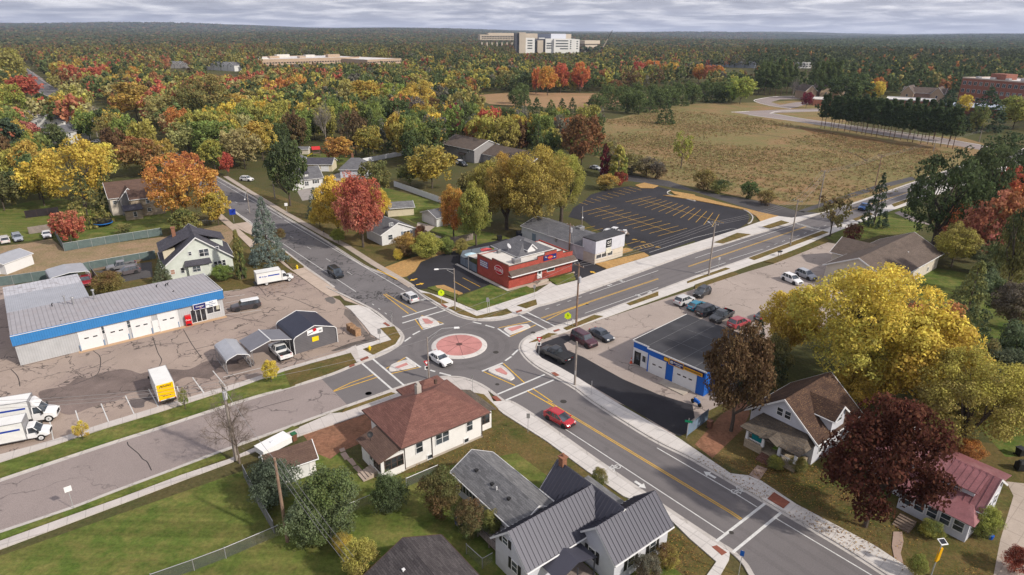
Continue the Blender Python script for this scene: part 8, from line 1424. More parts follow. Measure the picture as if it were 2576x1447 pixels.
TL = '''big 2180 645 1000 400 ygr yel|large yellow tree towering behind the white bungalow
round 2330 775 1050 300 gold yel|yellow lime tree behind the right side of the bungalow
big 2450 865 1140 310 olv ygr|yellow green tree crown leaning over the red metal roof
round 1992 715 905 170 gold yel|golden tree between the east lot cars and the big yellow tree
loose 2335 745 965 210 gold sal|sparse orange gold tree in front of the cream hall
round 2160 905 1035 120 yel gold|small yellow crown above the bungalow roof ridge
round 1862 800 1085 185 dbr brn|brown leaved tree beside the blue garage
spruce 1903 800 965 100 dgr spr|dark evergreen behind the brown leaved tree
oval 1945 830 985 110 dgr olv|dark green tree between the blue garage and the big yellow tree
round 2222 985 1325 310 mrd mr2|large dark red brown maple between the bungalow and the red roof
big 2382 358 625 200 pin dgr|huge dark pine tree right of the northeast road
big 2545 325 520 190 pin dgr|dark pine tree at the right edge behind the red maples
oval 2482 350 560 120 dgr pin|dark full pine behind the huge pine
round 2508 468 665 170 pnk rst|pinkish red tree at right behind the cream hall
round 2408 508 625 115 sal org|salmon red tree touching the huge dark pine
oval 2570 480 760 120 olv dgr|dark olive tree cut by the right edge behind the red maples
oval 2475 665 800 100 dgr grb|dark green tree between the spruce and the hall end
oval 2560 800 985 150 dgr grb|deep green tree at the right edge above the big bush
oval 2470 840 1000 100 grb olv|grey green tree behind the olive spruce
round 470 302 400 115 pal olv|pale olive tree leaning over the avenue
round 398 345 432 100 olv gold|golden olive tree on the left of the avenue
round 535 345 432 85 grn ygr|green tree on the verge beyond the small red tree
round 2410 555 672 120 ygr olv|yellow green tree in front of the red trees at right
round 2568 405 540 110 org red|orange tree at the right edge of the picture
round 2510 612 700 120 grb grn|grey green rounded tree behind the hall
spruce 2432 645 935 200 spr olv|tall olive spruce right of the big yellow tree
round 2555 700 830 130 brn gry|brownish thicket tree at the right edge beside the spruce
bush 2535 875 1035 190 grb spr|big grey green bush at the right edge
bush 2437 1105 1162 76 rst org|orange bush behind the red metal roof
spruce 2213 430 568 70 spr dgr|thin dark spruce beside the northeast road
loose 2100 478 595 95 olv brn|half bare olive tree at the street corner by the hall
bush 2147 562 607 50 mar brn|small dark red shrub near the hall corner
bush 2564 1375 1440 70 red dred|red leaved shrub in the bottom right corner
big 1350 362 588 200 olv gold|giant olive yellow tree behind the bar
big 1275 385 578 130 olv gold|tall golden olive tree leaning left of the giant tree
big 1415 372 560 125 olv ygr|tall yellow olive tree at the parking lot edge
round 1232 395 560 130 olv ygr|olive tree forming the left part of the giant tree group
round 1197 455 618 90 lime ygr|bright yellow green tree left of the bar
round 1140 460 603 80 org gold|orange tree beside the white garage
round 1085 360 475 140 gold olv|golden olive tree behind the vinyl fence
round 945 400 492 95 olv grn|dark olive tree beyond the red tree top
round 1030 400 470 80 grn olv|green tree behind the white fence line
round 1180 425 520 70 grn olv|green tree between the orange tree and the apartment
oval 1140 255 348 50 mar mar|maroon oval tree in the middle of the green woods
round 1465 278 428 118 rst brn|rust coloured oak left of the dry field
round 1476 258 360 90 ygr olv|yellow green tree behind the rust oak
round 1235 272 356 92 olv ygr|olive rounded tree above the grey apartment
round 1302 286 364 80 ygr gold|yellow green tree right of the apartment roof
spruce 1350 244 308 60 dgr pin|dark evergreen first from left in the clump by the far field
spruce 1386 250 314 64 dgr grn|dark evergreen second in the clump by the far field
spruce 1414 246 312 55 pin dgr|dark evergreen third in the clump by the far field
spruce 1440 244 296 42 pin dgr|small evergreen at the right of the clump by the far field
round 1360 286 326 56 grn dgr|low green tree in front of the evergreen clump
spruce 1677 252 312 56 pin dgr|single evergreen standing alone at the edge of the dry field
round 1866 190 262 84 lime ygr|yellow green tree at the corner of the dry field
loose 1718 328 424 62 ygr lime|slender yellow green sapling alone in the dry field
column 1557 366 448 50 lime ygr|bright narrow yellow green tree above the parking lot
column 1523 362 444 28 mar dred|narrow dark red tree beside the rust oak
loose 1535 340 440 60 gry olv|grey thin tree between the rust oak and the field
bush 1527 436 478 66 olv gold|olive bush at the edge of the parking lot
bush 1560 430 468 44 red dred|red bush above the parking lot
bush 1590 385 438 66 gry olv|grey olive thicket left of the field corner
bush 1628 392 444 62 olv gry|second thicket by the side road
bush 1655 405 450 50 brn gry|brown thicket by the side road
bush 1774 425 478 60 brn olv|brown brush at the field edge by the side road
bush 1812 450 486 60 olv dgr|olive brush by the side road bend
bush 1886 455 500 54 dgr grn|dark green bush by the side road
bush 1930 478 516 52 brn olv|brown bush near the street crossing
spruce 665 490 662 104 blu blu|blue silver spruce beside the box truck
column 599 578 702 28 grn olv|narrow green columnar shrub at the mint house corner
round 718 338 518 112 grn dgr|tall dark green tree beside the northwest road
spruce 790 470 548 54 spr blu|small spruce in the yard beside the yellow tree
round 905 428 622 140 pnk red|big pink red maple in front of the small white house
round 845 440 595 118 gold yel|orange yellow tree left of the red maple
round 945 465 565 78 yel gold|bright yellow tree right behind the red maple
round 802 515 574 55 yel gold|small bright yellow tree by the northwest sidewalk
round 880 440 540 60 gold yel|golden crown behind the red maple top
round 850 575 612 40 lime ygr|little lime green shrub tree below the orange yellow tree
big 452 384 565 200 gold org|large orange gold tree left of the northwest road
round 480 376 480 72 sal org|salmon topped tree above the orange gold tree
round 542 476 566 80 gold ygr|orange yellow tree overhanging the northwest road
round 465 520 592 90 olv grn|olive tree behind the mint house roof
big 190 338 522 200 yel gold|large bright yellow tree at left
round 95 400 518 118 ygr yel|yellow green tree left of the bright yellow one
round 258 352 455 95 pal yel|pale yellow tree beside the bright yellow tree
spruce 208 430 565 118 olv dgr|broad olive evergreen beside the trampoline
spruce 262 405 528 66 dgr olv|narrow dark evergreen beside the stone house
round 168 525 616 84 red sal|small red orange tree by the green slat fence
pine 30 300 445 140 dgr spr|dark evergreen mass at the left edge
round 130 308 405 90 dgr grn|dark green tree below the left houses
round 68 302 395 84 mar pnk|crimson tree at the left edge
round -5 425 530 120 olv dgr|olive tree cut by the left edge
round 10 200 325 100 lime ygr|big yellow green tree cut by the left edge
round 14 115 222 100 ygr olv|olive yellow tree at the upper left edge
round 62 186 255 88 red red|vivid red maple at the far left
round 185 204 305 96 ygr pal|yellow green tree along the far left street
spruce 186 210 276 34 spr dgr|slim spruce in front of the yellow green tree at left
round 105 255 300 40 dgr grn|dark green tree between the far left houses
round 175 160 222 54 red red|scarlet tree by the far left street
round 150 152 212 44 org gold|orange tree beside the scarlet tree
round 235 165 228 80 sal red|salmon red tree at upper left
round 266 163 222 48 org red|orange red tree at upper left
round 300 160 222 50 grn dgr|green tree between orange ones at upper left
round 338 164 226 46 gold org|amber tree at upper left
spruce 375 166 228 50 dgr grn|dark conifer at upper left
round 335 202 305 138 gold olv|amber olive tree over the avenue
round 410 236 324 118 pal olv|pale yellow tree beside the avenue
round 442 282 350 100 sal pal|salmon and pale tree beside the avenue
big 515 184 325 165 grn olv|big dark green tree right of the avenue
round 595 230 314 98 pal gold|pale gold tree behind the big dark green tree
round 280 280 384 82 brn olv|dark brownish tree above the pale yellow tree
round 350 338 445 118 olv rst|olive rust tree above the stone house
round 530 296 402 135 grn lime|green tree over the avenue bend
round 612 300 350 48 red sal|red tipped tree in the woods edge
round 655 298 404 95 ygr gold|yellow olive tree beside the tall dark tree
round 608 318 425 112 pal olv|pale olive tree right of the avenue
round 702 302 392 55 dgr grn|dark green tree behind the tall dark tree
round 568 380 444 42 red red|small bright red tree by the avenue verge
bare 235 262 345 85 gry gry|leafless brown tree left of the avenue
bare 290 255 345 75 gry gry|leafless thicket tree left of the avenue
big 1052 200 305 120 yel ygr|bright yellow tree in the middle woods
round 925 198 292 104 ygr gold|yellow green tree in the middle woods
round 880 196 282 70 pal ygr|pale yellow tree in the middle woods
round 990 205 290 80 ygr lime|yellow green tree between two bright ones
oval 746 184 262 62 org gold|orange tree in the middle left woods
oval 715 188 262 50 gold org|amber tree in the middle left woods
oval 800 202 262 30 rst red|narrow rust tree in the middle woods
bare 815 248 365 80 gry gry|grey leafless tree in the woods behind the shed
bare 858 262 362 60 gry gry|second grey leafless tree in the woods
bare 915 238 325 50 gry gry|pale leafless tree in the middle woods
bare 1003 268 362 62 gry gry|leafless tree with white limbs in the woods
bare 1082 280 362 84 gry gry|leafless spreading tree left of the apartment
oval 870 255 352 56 grn lime|green tree between leafless trees
round 925 312 398 84 gold olv|golden olive tree behind the play set
round 850 342 410 92 rst gold|rust gold tree beside the play set
round 1185 290 350 50 gry grn|grey thin tree above the apartment roof
oval 1349 165 236 30 red org|narrow red orange tree at the far woods edge
round 1378 162 240 56 org gold|orange yellow tree at the far woods edge
round 1410 155 234 52 org red|orange tree at the far woods edge
round 1460 152 234 56 red org|dark red tree at the far woods edge
round 1640 148 200 62 org org|bright orange tree behind the young pines
round 1608 152 205 40 pnk red|rose red tree behind the young pines
round 1690 155 202 50 yel gold|yellow tree behind the young pines
round 1760 158 208 44 org gold|orange tree left in the row behind the pines
round 1785 160 210 40 org sal|orange tree middle in the row behind the pines
round 1808 162 212 36 gold org|orange tree right in the row behind the pines
round 1550 198 240 42 rst brn|brown orange tree beside the young pines
round 2140 182 258 120 grn dgr|dark green rounded tree left of the brick gables
round 2205 200 258 56 ygr yel|yellow green tree in front of the brick gables
round 2426 235 290 46 gold yel|yellow tree in front of the brick building
round 2031 230 272 36 mar mar|small dark red tree by the loop road
bare 1998 194 248 52 gry gry|leafless tree in front of the tan buildings
spruce 2484 216 330 125 dgr spr|large dark spruce in front of the brick building
spruce 2388 222 296 84 dgr spr|dark spruce left of the large one near the brick building
round 2562 236 325 110 ygr lime|yellow green tree at the right edge above the dark pine
round 2465 262 335 50 olv grn|olive tree beneath the large dark spruce
bare 583 955 1166 200 gry gry|large leafless tree leaning over the southwest road
round 678 903 963 44 yel yel|small bright yellow street tree in the verge
loose 461 972 1032 26 lime olv|young green street tree behind the yellow truck
loose 202 1058 1110 46 gold yel|thin young tree with few yellow leaves in the left verge
bush 688 1158 1262 140 grb spr|grey green evergreen bush beside the small garage
bush 825 1180 1345 165 grb grn|large grey green evergreen bush behind the utility pole
bush 778 1255 1368 130 grn grb|dark green bush at the foot of the evergreens
bush 980 1196 1288 100 dgr grn|round dark green bush in the back yard
bush 1108 1182 1300 105 brn grn|mottled orange and green bush by the shingled wing
bush 1178 1262 1350 90 grn brn|green bush along the shingled wing
bush 1235 1285 1345 60 grn olv|small bush by the deck steps
bush 905 1360 1460 100 olv ygr|yellowish bush beside the dark shingle garage
bush 860 1340 1390 50 yel olv|small shrub with yellow flowers by the fence
bush 1507 1178 1228 44 grn olv|slim green shrub beside the southeast sidewalk
bush 1676 1372 1428 70 ygr brn|yellow brown shrub at the navy roofed house corner
bush 1630 1400 1470 80 brn gry|brown flower bed shrub at the bottom edge
spruce 405 650 716 56 grb spr|small spruce between the garage and the mint house
bush 560 668 704 62 grn lime|green bush below the mint house wall
bush 272 682 740 80 olv brn|olive brush clump behind the service garage
bush 1070 588 648 92 lime ygr|yellow green hedge bush by the bar driveway
bush 1022 588 645 70 brn gold|thin brown bush left of the hedge
bush 1122 598 640 50 grn lime|green bush at the end of the hedge
bush 1000 626 655 26 yel gold|tiny yellow shrub by the straw bed
bush 1058 566 604 32 sal brn|small salmon shrub by the white house
bush 1160 600 640 40 ygr olv|yellowish bush below the wooden fence
bush 1950 1148 1180 44 grn ygr|green plants by the bungalow steps
bush 2345 1310 1350 60 ygr grn|green and yellow flower bed before the red roofed porch
bush 2480 1270 1350 70 grn ygr|green shrubs right of the red roofed house
bush 2010 1150 1185 50 grn olv|dark plants under the bungalow side wall
bush 1105 955 985 26 olv gold|small weeds at the foot of the roundabout light pole
bush 2310 1395 1450 50 olv lime|sparse green shrub at the bottom by the yellow pole
bush 700 575 602 40 olv brn|low brush near the blue sign
bush 310 560 590 40 grn olv|green shrub by the stone porch'''
for ln_ in TL.split('\n'):
    a, lb = ln_.split('|'); k, x, yt, yb, w, c1, c2 = a.split(); T(k, float(x), float(yt), float(yb), float(w), c1, c2, lb)
# rows that nothing in the picture tells apart
p0_, p1_ = G(2062, 322), G(2396, 374)
for i in range(24):
    t = i/23; p = p0_.lerp(p1_, t)+Vector((rnd.uniform(-.8, .8), rnd.uniform(-1, 1))); tree('rowpine', p, rnd.uniform(15.5, 17.5), rnd.uniform(8.5, 10.5), pal['pin'], pal['dgr'], 'tall bare trunked pine in the straight row beside the dry field', 'pine tree', 'pines in the straight row'); MANUAL.append((p, 4))
for i in range(16):
    t = (i+.5)/16; p = G(2110, 312).lerp(G(2400, 358), t); tree('rowpine', p, rnd.uniform(15.5, 18), rnd.uniform(9, 11), pal['pin'], pal['dgr'], 'pine tree in the second line behind the straight pine row', 'pine tree', 'pines behind the straight row'); MANUAL.append((p, 4))
YP = [(x, yb) for x, yb in ((1530, 262), (1552, 276), (1578, 284), (1606, 288), (1634, 283), (1660, 275), (1688, 270), (1715, 266), (1742, 262), (1592, 268), (1645, 264), (1700, 254), (1566, 262), (1622, 264), (1672, 256), (1730, 250), (1790, 257), (1815, 258), (1840, 256), (1830, 246), (1803, 247), (1772, 252), (1545, 250), (1600, 252), (1640, 250), (1515, 270), (1500, 285), (1312, 262), (1320, 275), (1296, 268))]
for i, (x, yb) in enumerate(YP):
    p = G(x, yb); tree(('bush', 'spruce', 'bush')[i % 3], p, rnd.uniform(10.5, 14), rnd.uniform(10, 13), pal['pin'], pal['grn'], 'young bushy pine in the thicket beyond the dry field', 'pine tree', 'young pines beyond the dry field', near=False, name='pine_tree'); MANUAL.append((p, 5))
for x, yb in ((1908, 236), (1922, 240), (1936, 238), (1950, 241), (1964, 240), (1978, 238), (1915, 228), (1945, 228), (1975, 226), (2058, 250), (2072, 248), (2086, 250), (2100, 246), (2066, 238), (2094, 236), (2045, 240), (1992, 236), (1930, 222), (1960, 220), (2080, 232)):
    p = G(x, yb); tree('pine', p, rnd.uniform(22, 27), rnd.uniform(10, 13), pal['pin'], pal['grn'], 'very tall pine with bare lower trunk in the grove by the loop road', 'pine tree', 'very tall pines by the loop road'); MANUAL.append((p, 5))
# ---- the woods
def inpoly(x, y, P):
    c = False; n = len(P)
    for i in range(n):
        x0, y0 = P[i]; x1, y1 = P[i-1]
        if (y0 > y) != (y1 > y) and x < (x1-x0)*(y-y0)/(y1-y0)+x0: c = not c
    return c
ALLOW = [(-400, 79), (3000, 88), (3000, 330), (2600, 330), (2540, 300), (2420, 262), (2380, 262), (2250, 240), (2200, 262), (2060, 236), (1900, 232), (1830, 250), (1760, 205), (1560, 236), (1200, 240), (1150, 268), (1290, 300), (1420, 300), (1560, 330), (1500, 395), (1420, 400), (1400, 440), (1230, 450), (1200, 440), (1180, 360), (1100, 362), (1100, 400), (1060, 430), (980, 400), (900, 405), (880, 372), (790, 365), (700, 400), (660, 440), (560, 425), (450, 395), (400, 425), (300, 420), (240, 395), (130, 420), (100, 520), (-100, 500), (-400, 500)]
NOT = [[(150, 225), (210, 235), (345, 310), (500, 402), (560, 425), (600, 460), (480, 480), (400, 428), (285, 348), (150, 262)], [(55, 160), (75, 160), (150, 225), (120, 235), (70, 212)], [(1203, 78), (1465, 78), (1520, 98), (1520, 122), (1465, 130), (1297, 132), (1297, 107), (1203, 107)], [(650, 140), (1015, 140), (1015, 153), (660, 158)], [(515, 146), (605, 146), (605, 182), (515, 182)], [(425, 150), (475, 150), (475, 172), (425, 172)], [(1772, 140), (1908, 140), (1908, 176), (1772, 172)],
       [(70, 255), (182, 255), (182, 330), (75, 330)], [(160, 318), (250, 318), (250, 375), (160, 375)], [(1108, 330), (1230, 330), (1345, 355), (1345, 402), (1108, 405)], [(1200, 236), (1570, 232), (1640, 245), (1560, 270), (1230, 264)], [(1995, 148), (2045, 148), (2045, 178), (1995, 178)], [(2235, 205), (2370, 205), (2370, 245), (2235, 245)], [(2355, 182), (2600, 182), (2600, 262), (2355, 255)], [(2220, 228), (2380, 235), (2380, 256), (2220, 250)], [(1560, 420), (1500, 405), (1460, 430), (1480, 470), (1600, 470)], [(755, 400), (1060, 400), (1060, 440), (755, 440)], [(0, 250), (20, 190), (100, 230), (60, 260)]]
R_BLD = [(G(2405, 262).x-6, G(2405, 262).y-40, 130, 80), (G(2262, 255).x-4, G(2262, 255).y-12, 50, 40), (G(2225, 268).x-4, G(2225, 268).y-12, 40, 36), (G(2024, 250).x-4, G(2024, 250).y-4, 75, 26), (G(1306, 134).x-20, G(1306, 134).y-5, 190, 75), (G(1208, 131).x-10, G(1208, 131).y-5, 110, 45), (G(655, 166).x-5, G(655, 166).y-5, 330, 110)]
cand = []; r8 = random.Random(42)
def ncol(x, y, s, k): return math.sin(x/s+k*1.7+1.3*math.sin(y/s*1.3+k))*.5+math.sin(y/s*.8+k*2.3+1.1*math.sin(x/s*.7+k*.5))*.5
ang0, ang1 = math.atan2(1, .88), math.atan2(1, -.88)
def sample(n, r0, r1):
    for _ in range(n):
        r = math.sqrt(r8.uniform(r0*r0, r1*r1)); a = r8.uniform(ang0, ang1); x, y = r*math.cos(a), r*math.sin(a)
        u, v = proj(x, y, 0)
        if not (-260 < u < 2840) or not inpoly(u, v, ALLOW): continue
        h = r8.uniform(12, 18.5); tall = u > 1880 and v < 235
        if tall: h = r8.uniform(15, 22)
        if u > 2100 and 165 < v: h *= .95
        pj = [(u, v)]+[proj(x, y, h*k_) for k_ in (.3, .55, .75, .97)]; pj += [(pj[3][0]+k_*h*.28*FPX/r, pj[3][1]) for k_ in (-1, 1)]; bad = False
        for i_, P in enumerate(NOT):
            bld = i_ not in (0, 1, 10, 15); ym_ = max(q[1] for q in P)
            if bld and v < ym_-4: continue
            if any(inpoly(a_, b_, P) for a_, b_ in (pj[:1] if i_ == 0 else pj)): bad = True; break
        if bad: continue
        if any(bx < x < bx+w_ and by < y < by+d_ for bx, by, w_, d_ in R_BLD): continue
        w = h*r8.uniform(.60, .82)
        if r < 500 and any((m[0].x-x)**2+(m[0].y-y)**2 < (m[1]*.9+w*.25)**2 for m in MANUAL): continue
        cand.append((r, x, y, h, w, u, v))
sample(1100, 105, 260); sample(6500, 260, 650); sample(21000, 650, 1600)
# thin out overlaps
grid = {}; keep = []
for t in sorted(cand, key=lambda t: r8.random()):
    r, x, y, h, w, u, v = t; cs = 12; gx_, gy_ = int(x//cs), int(y//cs); md = w*(.47 if r < 650 else .52); ok = True
    for i in (-1, 0, 1):
        for j in (-1, 0, 1):
            for (x2, y2) in grid.get((gx_+i, gy_+j), ()):
                if (x-x2)**2+(y-y2)**2 < md*md: ok = False
    if ok: grid.setdefault((gx_, gy_), []).append((x, y)); keep.append(t)
keep.sort(key=lambda t: t[0])
def choose(x, y, u, v, r):
    q = r8.random(); z1 = ncol(x, y, 45, 0); z2 = ncol(x, y, 70, 3); far_ = min(1, r/1500)
    if u > 1880: P = [('pine', .66+.1*far_), ('dgr', .08), ('grn', .08), ('olv', .08), ('ygr', .03), ('rst', .04), ('org', .03)]
    elif u < 700: P = [('grn', .20), ('dgr', .13), ('olv', .22), ('ygr', .15), ('rst', .08+.08*max(0, z1)), ('sal', .04+.07*max(0, z1)), ('red', .02+.06*max(0, z1)), ('gold', .07), ('pal', .05), ('brn', .08)]
    else: P = [('grn', .28), ('dgr', .16), ('olv', .21), ('ygr', .13+.12*max(0, z2)), ('pine', .08), ('rst', .03+.06*max(0, z1)), ('sal', .01+.04*max(0, z1)), ('gold', .04), ('gry', .07), ('red', .01+.04*max(0, z1)), ('brn', .04)]
    s = sum(p for _, p in P); q *= s
    for n_, p in P:
        q -= p
        if q <= 0: return n_
    return 'grn'
WORD = dict(grn='green leafy tree in the surrounding woods', dgr='dark green tree in the surrounding woods', olv='olive green tree in the surrounding woods', ygr='yellow green tree in the surrounding woods', rst='rust brown tree in the surrounding woods', sal='salmon orange tree in the surrounding woods', red='red tree in the surrounding woods', gold='golden tree in the surrounding woods', pal='pale yellow tree in the surrounding woods', brn='brown tree in the surrounding woods', gry='greyish half bare tree in the surrounding woods', pine='tall dark pine in the surrounding woods')
nind = 0; far_list = []
for t in keep:
    r, x, y, h, w, u, v = t; c = choose(x, y, u, v, r)
    if nind < 170 and -40 < u < 2620:
        kind = {'pine': 'pine', 'gry': 'loose'}.get(c, r8.choice(['round', 'oval', 'oval'])); cc_ = 'pin' if c == 'pine' else c
        if c == 'pine' and u < 1800: kind = 'spruce'; w *= .75
        nb = {'grn': 'lime', 'dgr': 'grn', 'olv': 'ygr', 'ygr': 'gold', 'rst': 'org', 'gold': 'yel'}.get(cc_, cc_)
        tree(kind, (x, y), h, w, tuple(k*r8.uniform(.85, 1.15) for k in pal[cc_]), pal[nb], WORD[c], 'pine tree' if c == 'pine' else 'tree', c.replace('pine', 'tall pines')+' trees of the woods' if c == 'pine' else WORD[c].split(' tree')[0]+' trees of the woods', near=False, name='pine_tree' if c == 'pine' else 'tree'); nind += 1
    else: far_list.append((t, c))
# beyond the individual trees : one mass, each crown its own clumps
templ = {}
for k in ('round', 'oval', 'spruce', 'pine', 'loose'):
    for lod, (nC, per, sz) in enumerate(((46, 8, .095), (20, 6, .15))):
        L = []
        for v_ in range(5): P, N_, idx, z0 = crown_pts(k, nC, per); L.append((P, N_, idx, sz*(.7+.6*rg.random(len(P))), rg.random(idx.max()+1)))
        templ[k, lod] = L
AV, AC, AL = [], [], []
for (r, x, y, h, w, u, v), c in far_list:
    kind = {'pine': 'pine', 'gry': 'loose'}.get(c, r8.choice(['round', 'oval'])); cc_ = np.array(pal['pin' if c == 'pine' else c])*r8.uniform(.98, 1.28); fd = min(.62, max(0, r-250)/1700); cc_ = cc_*(1-fd)+np.array([.098, .098, .050])*fd  # distance fade painted into the crown colour, towards a dull olive
    if c == 'pine' and u < 1800: kind = 'spruce'; w *= .8
    P, N_, idx, s_, cl = r8.choice(templ[kind, 0 if r < 620 else 1]); a = r8.uniform(0, 6.28); ca, sa = math.cos(a), math.sin(a); Rm = np.array([[ca, -sa, 0], [sa, ca, 0], [0, 0, 1]]); S3 = np.array([w, w, h])
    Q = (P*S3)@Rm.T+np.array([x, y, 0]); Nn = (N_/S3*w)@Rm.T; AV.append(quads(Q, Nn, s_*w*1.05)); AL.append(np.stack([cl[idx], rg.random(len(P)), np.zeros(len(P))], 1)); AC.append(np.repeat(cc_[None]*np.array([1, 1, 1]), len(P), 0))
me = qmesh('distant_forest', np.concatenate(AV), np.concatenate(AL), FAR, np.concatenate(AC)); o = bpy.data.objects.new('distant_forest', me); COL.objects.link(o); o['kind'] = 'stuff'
tag(o, 'autumn woods stretching away behind the town in green, rust and orange', 'forest')
# far canopy : rolling tree tops out to the horizon hills
def canopy(r0, r1, n, name):
    r = np.sqrt(rg.uniform(r0*r0, r1*r1, n)) if r1 < 4000 else r0*(r1/r0)**rg.random(n); a = rg.uniform(ang0-.05, ang1+.05, n); x, y = r*np.cos(a), r*np.sin(a); s = np.clip(r/140, 10, 60); k = 9
    zb = np.array([far_z(q, w_) for q, w_ in zip(r, a)]); idx = np.repeat(np.arange(n), k); d = unit(rg.normal(size=(n*k, 3))); d[:, 2] = np.abs(d[:, 2])
    u = x/y*FPX+1288
    tone = np.array([pal[q] for q in ('dgr', 'grn', 'rst', 'olv', 'brn', 'rst', 'dgr', 'pin', 'brn')]); zone = np.sin(x/170+1.3*np.sin(y/260))+np.sin(y/210+x/400)
    q = rg.random(n); ci = np.where(q < .42, 0, np.where(q < .60, 7, np.where(q < .68+.12*(zone > .3), 2, np.where(q < .82, 3, np.where(q < .92, 4, np.where(q < .95, 5, 1)))))); ci = np.where((u > 1900) & (q > .55) & (q < .9), 7, ci)
    hz_ = np.clip(s*.42, 7, 11); P = np.stack([x, y, zb+6], 1)[idx]+d*np.stack([s*.5, s*.5, hz_], 1)[idx]*(.6+.5*rg.random((n*k, 1)))
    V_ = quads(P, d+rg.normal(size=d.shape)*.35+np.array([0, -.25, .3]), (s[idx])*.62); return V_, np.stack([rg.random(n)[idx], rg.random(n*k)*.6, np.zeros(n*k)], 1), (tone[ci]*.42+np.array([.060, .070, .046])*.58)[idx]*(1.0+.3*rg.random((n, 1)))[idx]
cs_ = [canopy(1500, 3200, 34000, ''), canopy(3200, 9000, 34000, '')]
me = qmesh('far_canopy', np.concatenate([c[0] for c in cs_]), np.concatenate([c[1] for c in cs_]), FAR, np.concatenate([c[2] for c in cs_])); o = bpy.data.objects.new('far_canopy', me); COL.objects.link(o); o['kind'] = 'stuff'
tag(o, 'dark unbroken forest reaching to the blue horizon hills', 'forest')
b = MB(); rr2 = [1550, 2200, 3200, 5000, 8000, 12000, 19000]; sg_ = 60
for i in range(len(rr2)-1):
    for j in range(sg_):
        a0, a1 = ang0-.1+(ang1-ang0+.2)*j/sg_, ang0-.1+(ang1-ang0+.2)*(j+1)/sg_; b.face([(rr_*math.cos(a_), rr_*math.sin(a_), far_z(rr_, a_)+6.5) for rr_, a_ in ((rr2[i], a0), (rr2[i+1], a0), (rr2[i+1], a1), (rr2[i], a1))])
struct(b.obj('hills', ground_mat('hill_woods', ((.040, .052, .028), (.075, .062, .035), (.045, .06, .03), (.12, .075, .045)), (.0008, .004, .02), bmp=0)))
open('/tmp/trees.txt', 'w').write(str((len(keep), nind, len(far_list), sum(map(len, AV))//4)))

# dry grass tufts over the field : nobody could count them
fp = C('D', 1560, 300, 1700, 272, 1820, 288, 1900, 297, 2040, 322, 2150, 352, 2400, 385, 2330, 480, 2110, 508, 1960, 508, 1740, 462, 1620, 440, 1500, 390, 1390, 350, 1310, 300); fpl = [(p.x, p.y) for p in fp]; xs = [p[0] for p in fpl]; ys = [p[1] for p in fpl]; pts = []
while len(pts) < 14000:
    x, y = r8.uniform(min(xs), max(xs)), r8.uniform(min(ys), max(ys))
    if inpoly(x, y, fpl) and r8.random() < .45+.55*ncol(x, y, 14, 5): pts.append((x, y))
P = np.array([(x, y, .22) for x, y in pts]); n = len(P); k = 5; idx = np.repeat(np.arange(n), k); s_ = rg.uniform(.25, .75, n)
Q = P[idx]+rg.normal(size=(n*k, 3))*np.stack([s_*.5, s_*.5, s_*.15], 1)[idx]; tone = np.array([(.29, .21, .11), (.21, .18, .08), (.25, .17, .09), (.18, .165, .07), (.32, .24, .13)])[rg.integers(0, 5, n)]
me = qmesh('dry_grass_tufts', quads(Q, rg.normal(size=(n*k, 3))+np.array([0, 0, .8]), s_[idx]*.75), np.stack([rg.random(n)[idx], rg.random(n*k), np.zeros(n*k)], 1), FAR, tone[idx]); o = bpy.data.objects.new('dry_grass_tufts', me); COL.objects.link(o); o['kind'] = 'stuff'; tag(o, 'dry tan grass tufts covering the open field', 'grass')

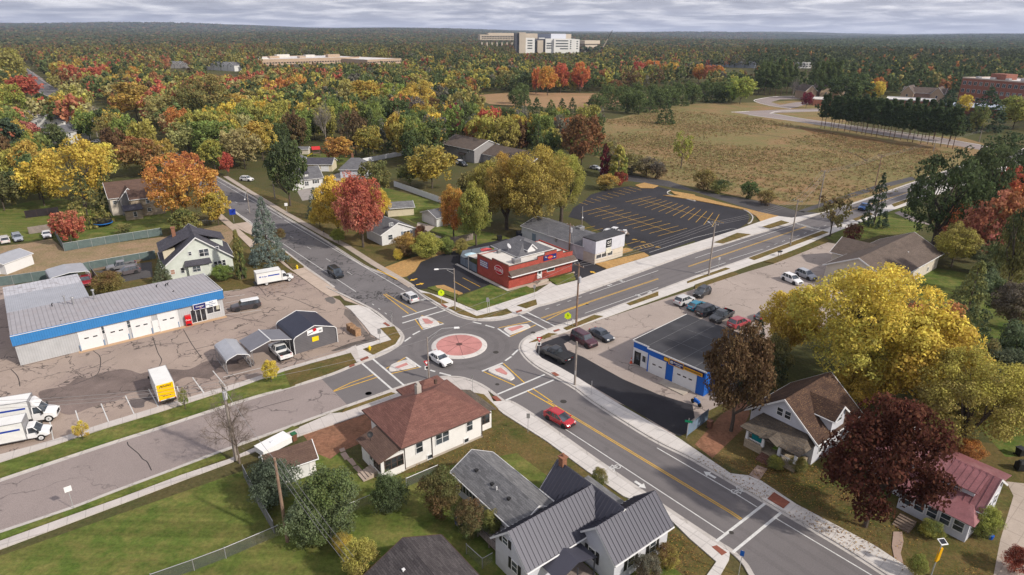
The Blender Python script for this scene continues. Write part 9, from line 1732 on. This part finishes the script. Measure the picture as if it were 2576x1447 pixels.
# fallen leaves drifting on walks and lawns
lp = []
def strew(poly, n, den=9):
    q = [(p.x, p.y) for p in poly]; xs = [p[0] for p in q]; ys = [p[1] for p in q]; k = 0
    for _ in range(n*6):
        x, y = r8.uniform(min(xs), max(xs)), r8.uniform(min(ys), max(ys))
        if inpoly(x, y, q) and r8.random() < .25+.6*ncol(x, y, den*.35, 2): lp.append((x, y)); k += 1
        if k >= n: break
strew(C('B8', -20, 560, 370, 755, 700, 950, 1240, 1240, 1560, 1440, 1500, 1500, 1000, 1250, 0, 655), 1500, 4); strew(C('B8', 150, 640, 330, 450, 800, 700, 1000, 700, 1500, 1150, 1400, 1330, 900, 1040, 450, 790), 2600); strew(C('B8', 1450, 1180, 1800, 1260, 2000, 1447, 1560, 1447), 700)
strew(C('A6', 900, 620, 1500, 800, 2050, 900, 1740, 1120, 1000, 850), 1600); strew(C('B6', 900, 780, 1400, 640, 1600, 560, 1860, 360, 1894, 600, 1500, 720, 1100, 900), 700); strew(C('D', 560, 440, 700, 560, 760, 640, 700, 640, 540, 470), 700); strew(C('D', 640, 690, 760, 700, 700, 740, 570, 735), 300)
strew(C('A8', 1000, 640, 1500, 560, 1900, 620, 1700, 640, 1200, 720), 900); strew(C('B3', 480, 560, 1155, 498, 640, 700, 400, 640), 260); strew(C('B7', 1930, 1060, 2320, 1330, 2100, 1500, 1900, 1300), 400)
n = len(lp); P = np.array([(x, y, .16) for x, y in lp]); tone = np.array([(.20, .10, .045), (.26, .15, .055), (.12, .065, .035), (.32, .20, .06)])[rg.integers(0, 4, n)]
me = qmesh('fallen_leaves', quads(P, rg.normal(size=(n, 3))*.25+np.array([0, 0, 1]), rg.uniform(.06, .15, n)), np.stack([rg.random(n), rg.random(n), np.zeros(n)], 1), FAR, tone); o = bpy.data.objects.new('fallen_leaves', me); COL.objects.link(o); o['kind'] = 'stuff'; tag(o, 'brown and yellow leaves fallen over walks and lawns', 'leaves')
# ================================================================ AIR
b = MB(); b.box(-14000, 14000, -300, 13000, -40, 330); hzo = b.obj('haze', bpy.data.materials.new('haze_air')); hm = hzo.data.materials[0]; hm.use_nodes = True; n_ = hm.node_tree; n_.nodes.clear()
o_ = n_.nodes.new('ShaderNodeOutputMaterial'); v_ = n_.nodes.new('ShaderNodeVolumePrincipled'); n_.links.new(v_.outputs[0], o_.inputs['Volume'])
v_.inputs['Color'].default_value = (.62, .74, 1.0, 1); v_.inputs['Density'].default_value = 6e-5; v_.inputs['Anisotropy'].default_value = .2
hzo['kind'] = 'stuff'; tag(hzo, 'thin blue autumn haze over the far forest', 'haze')
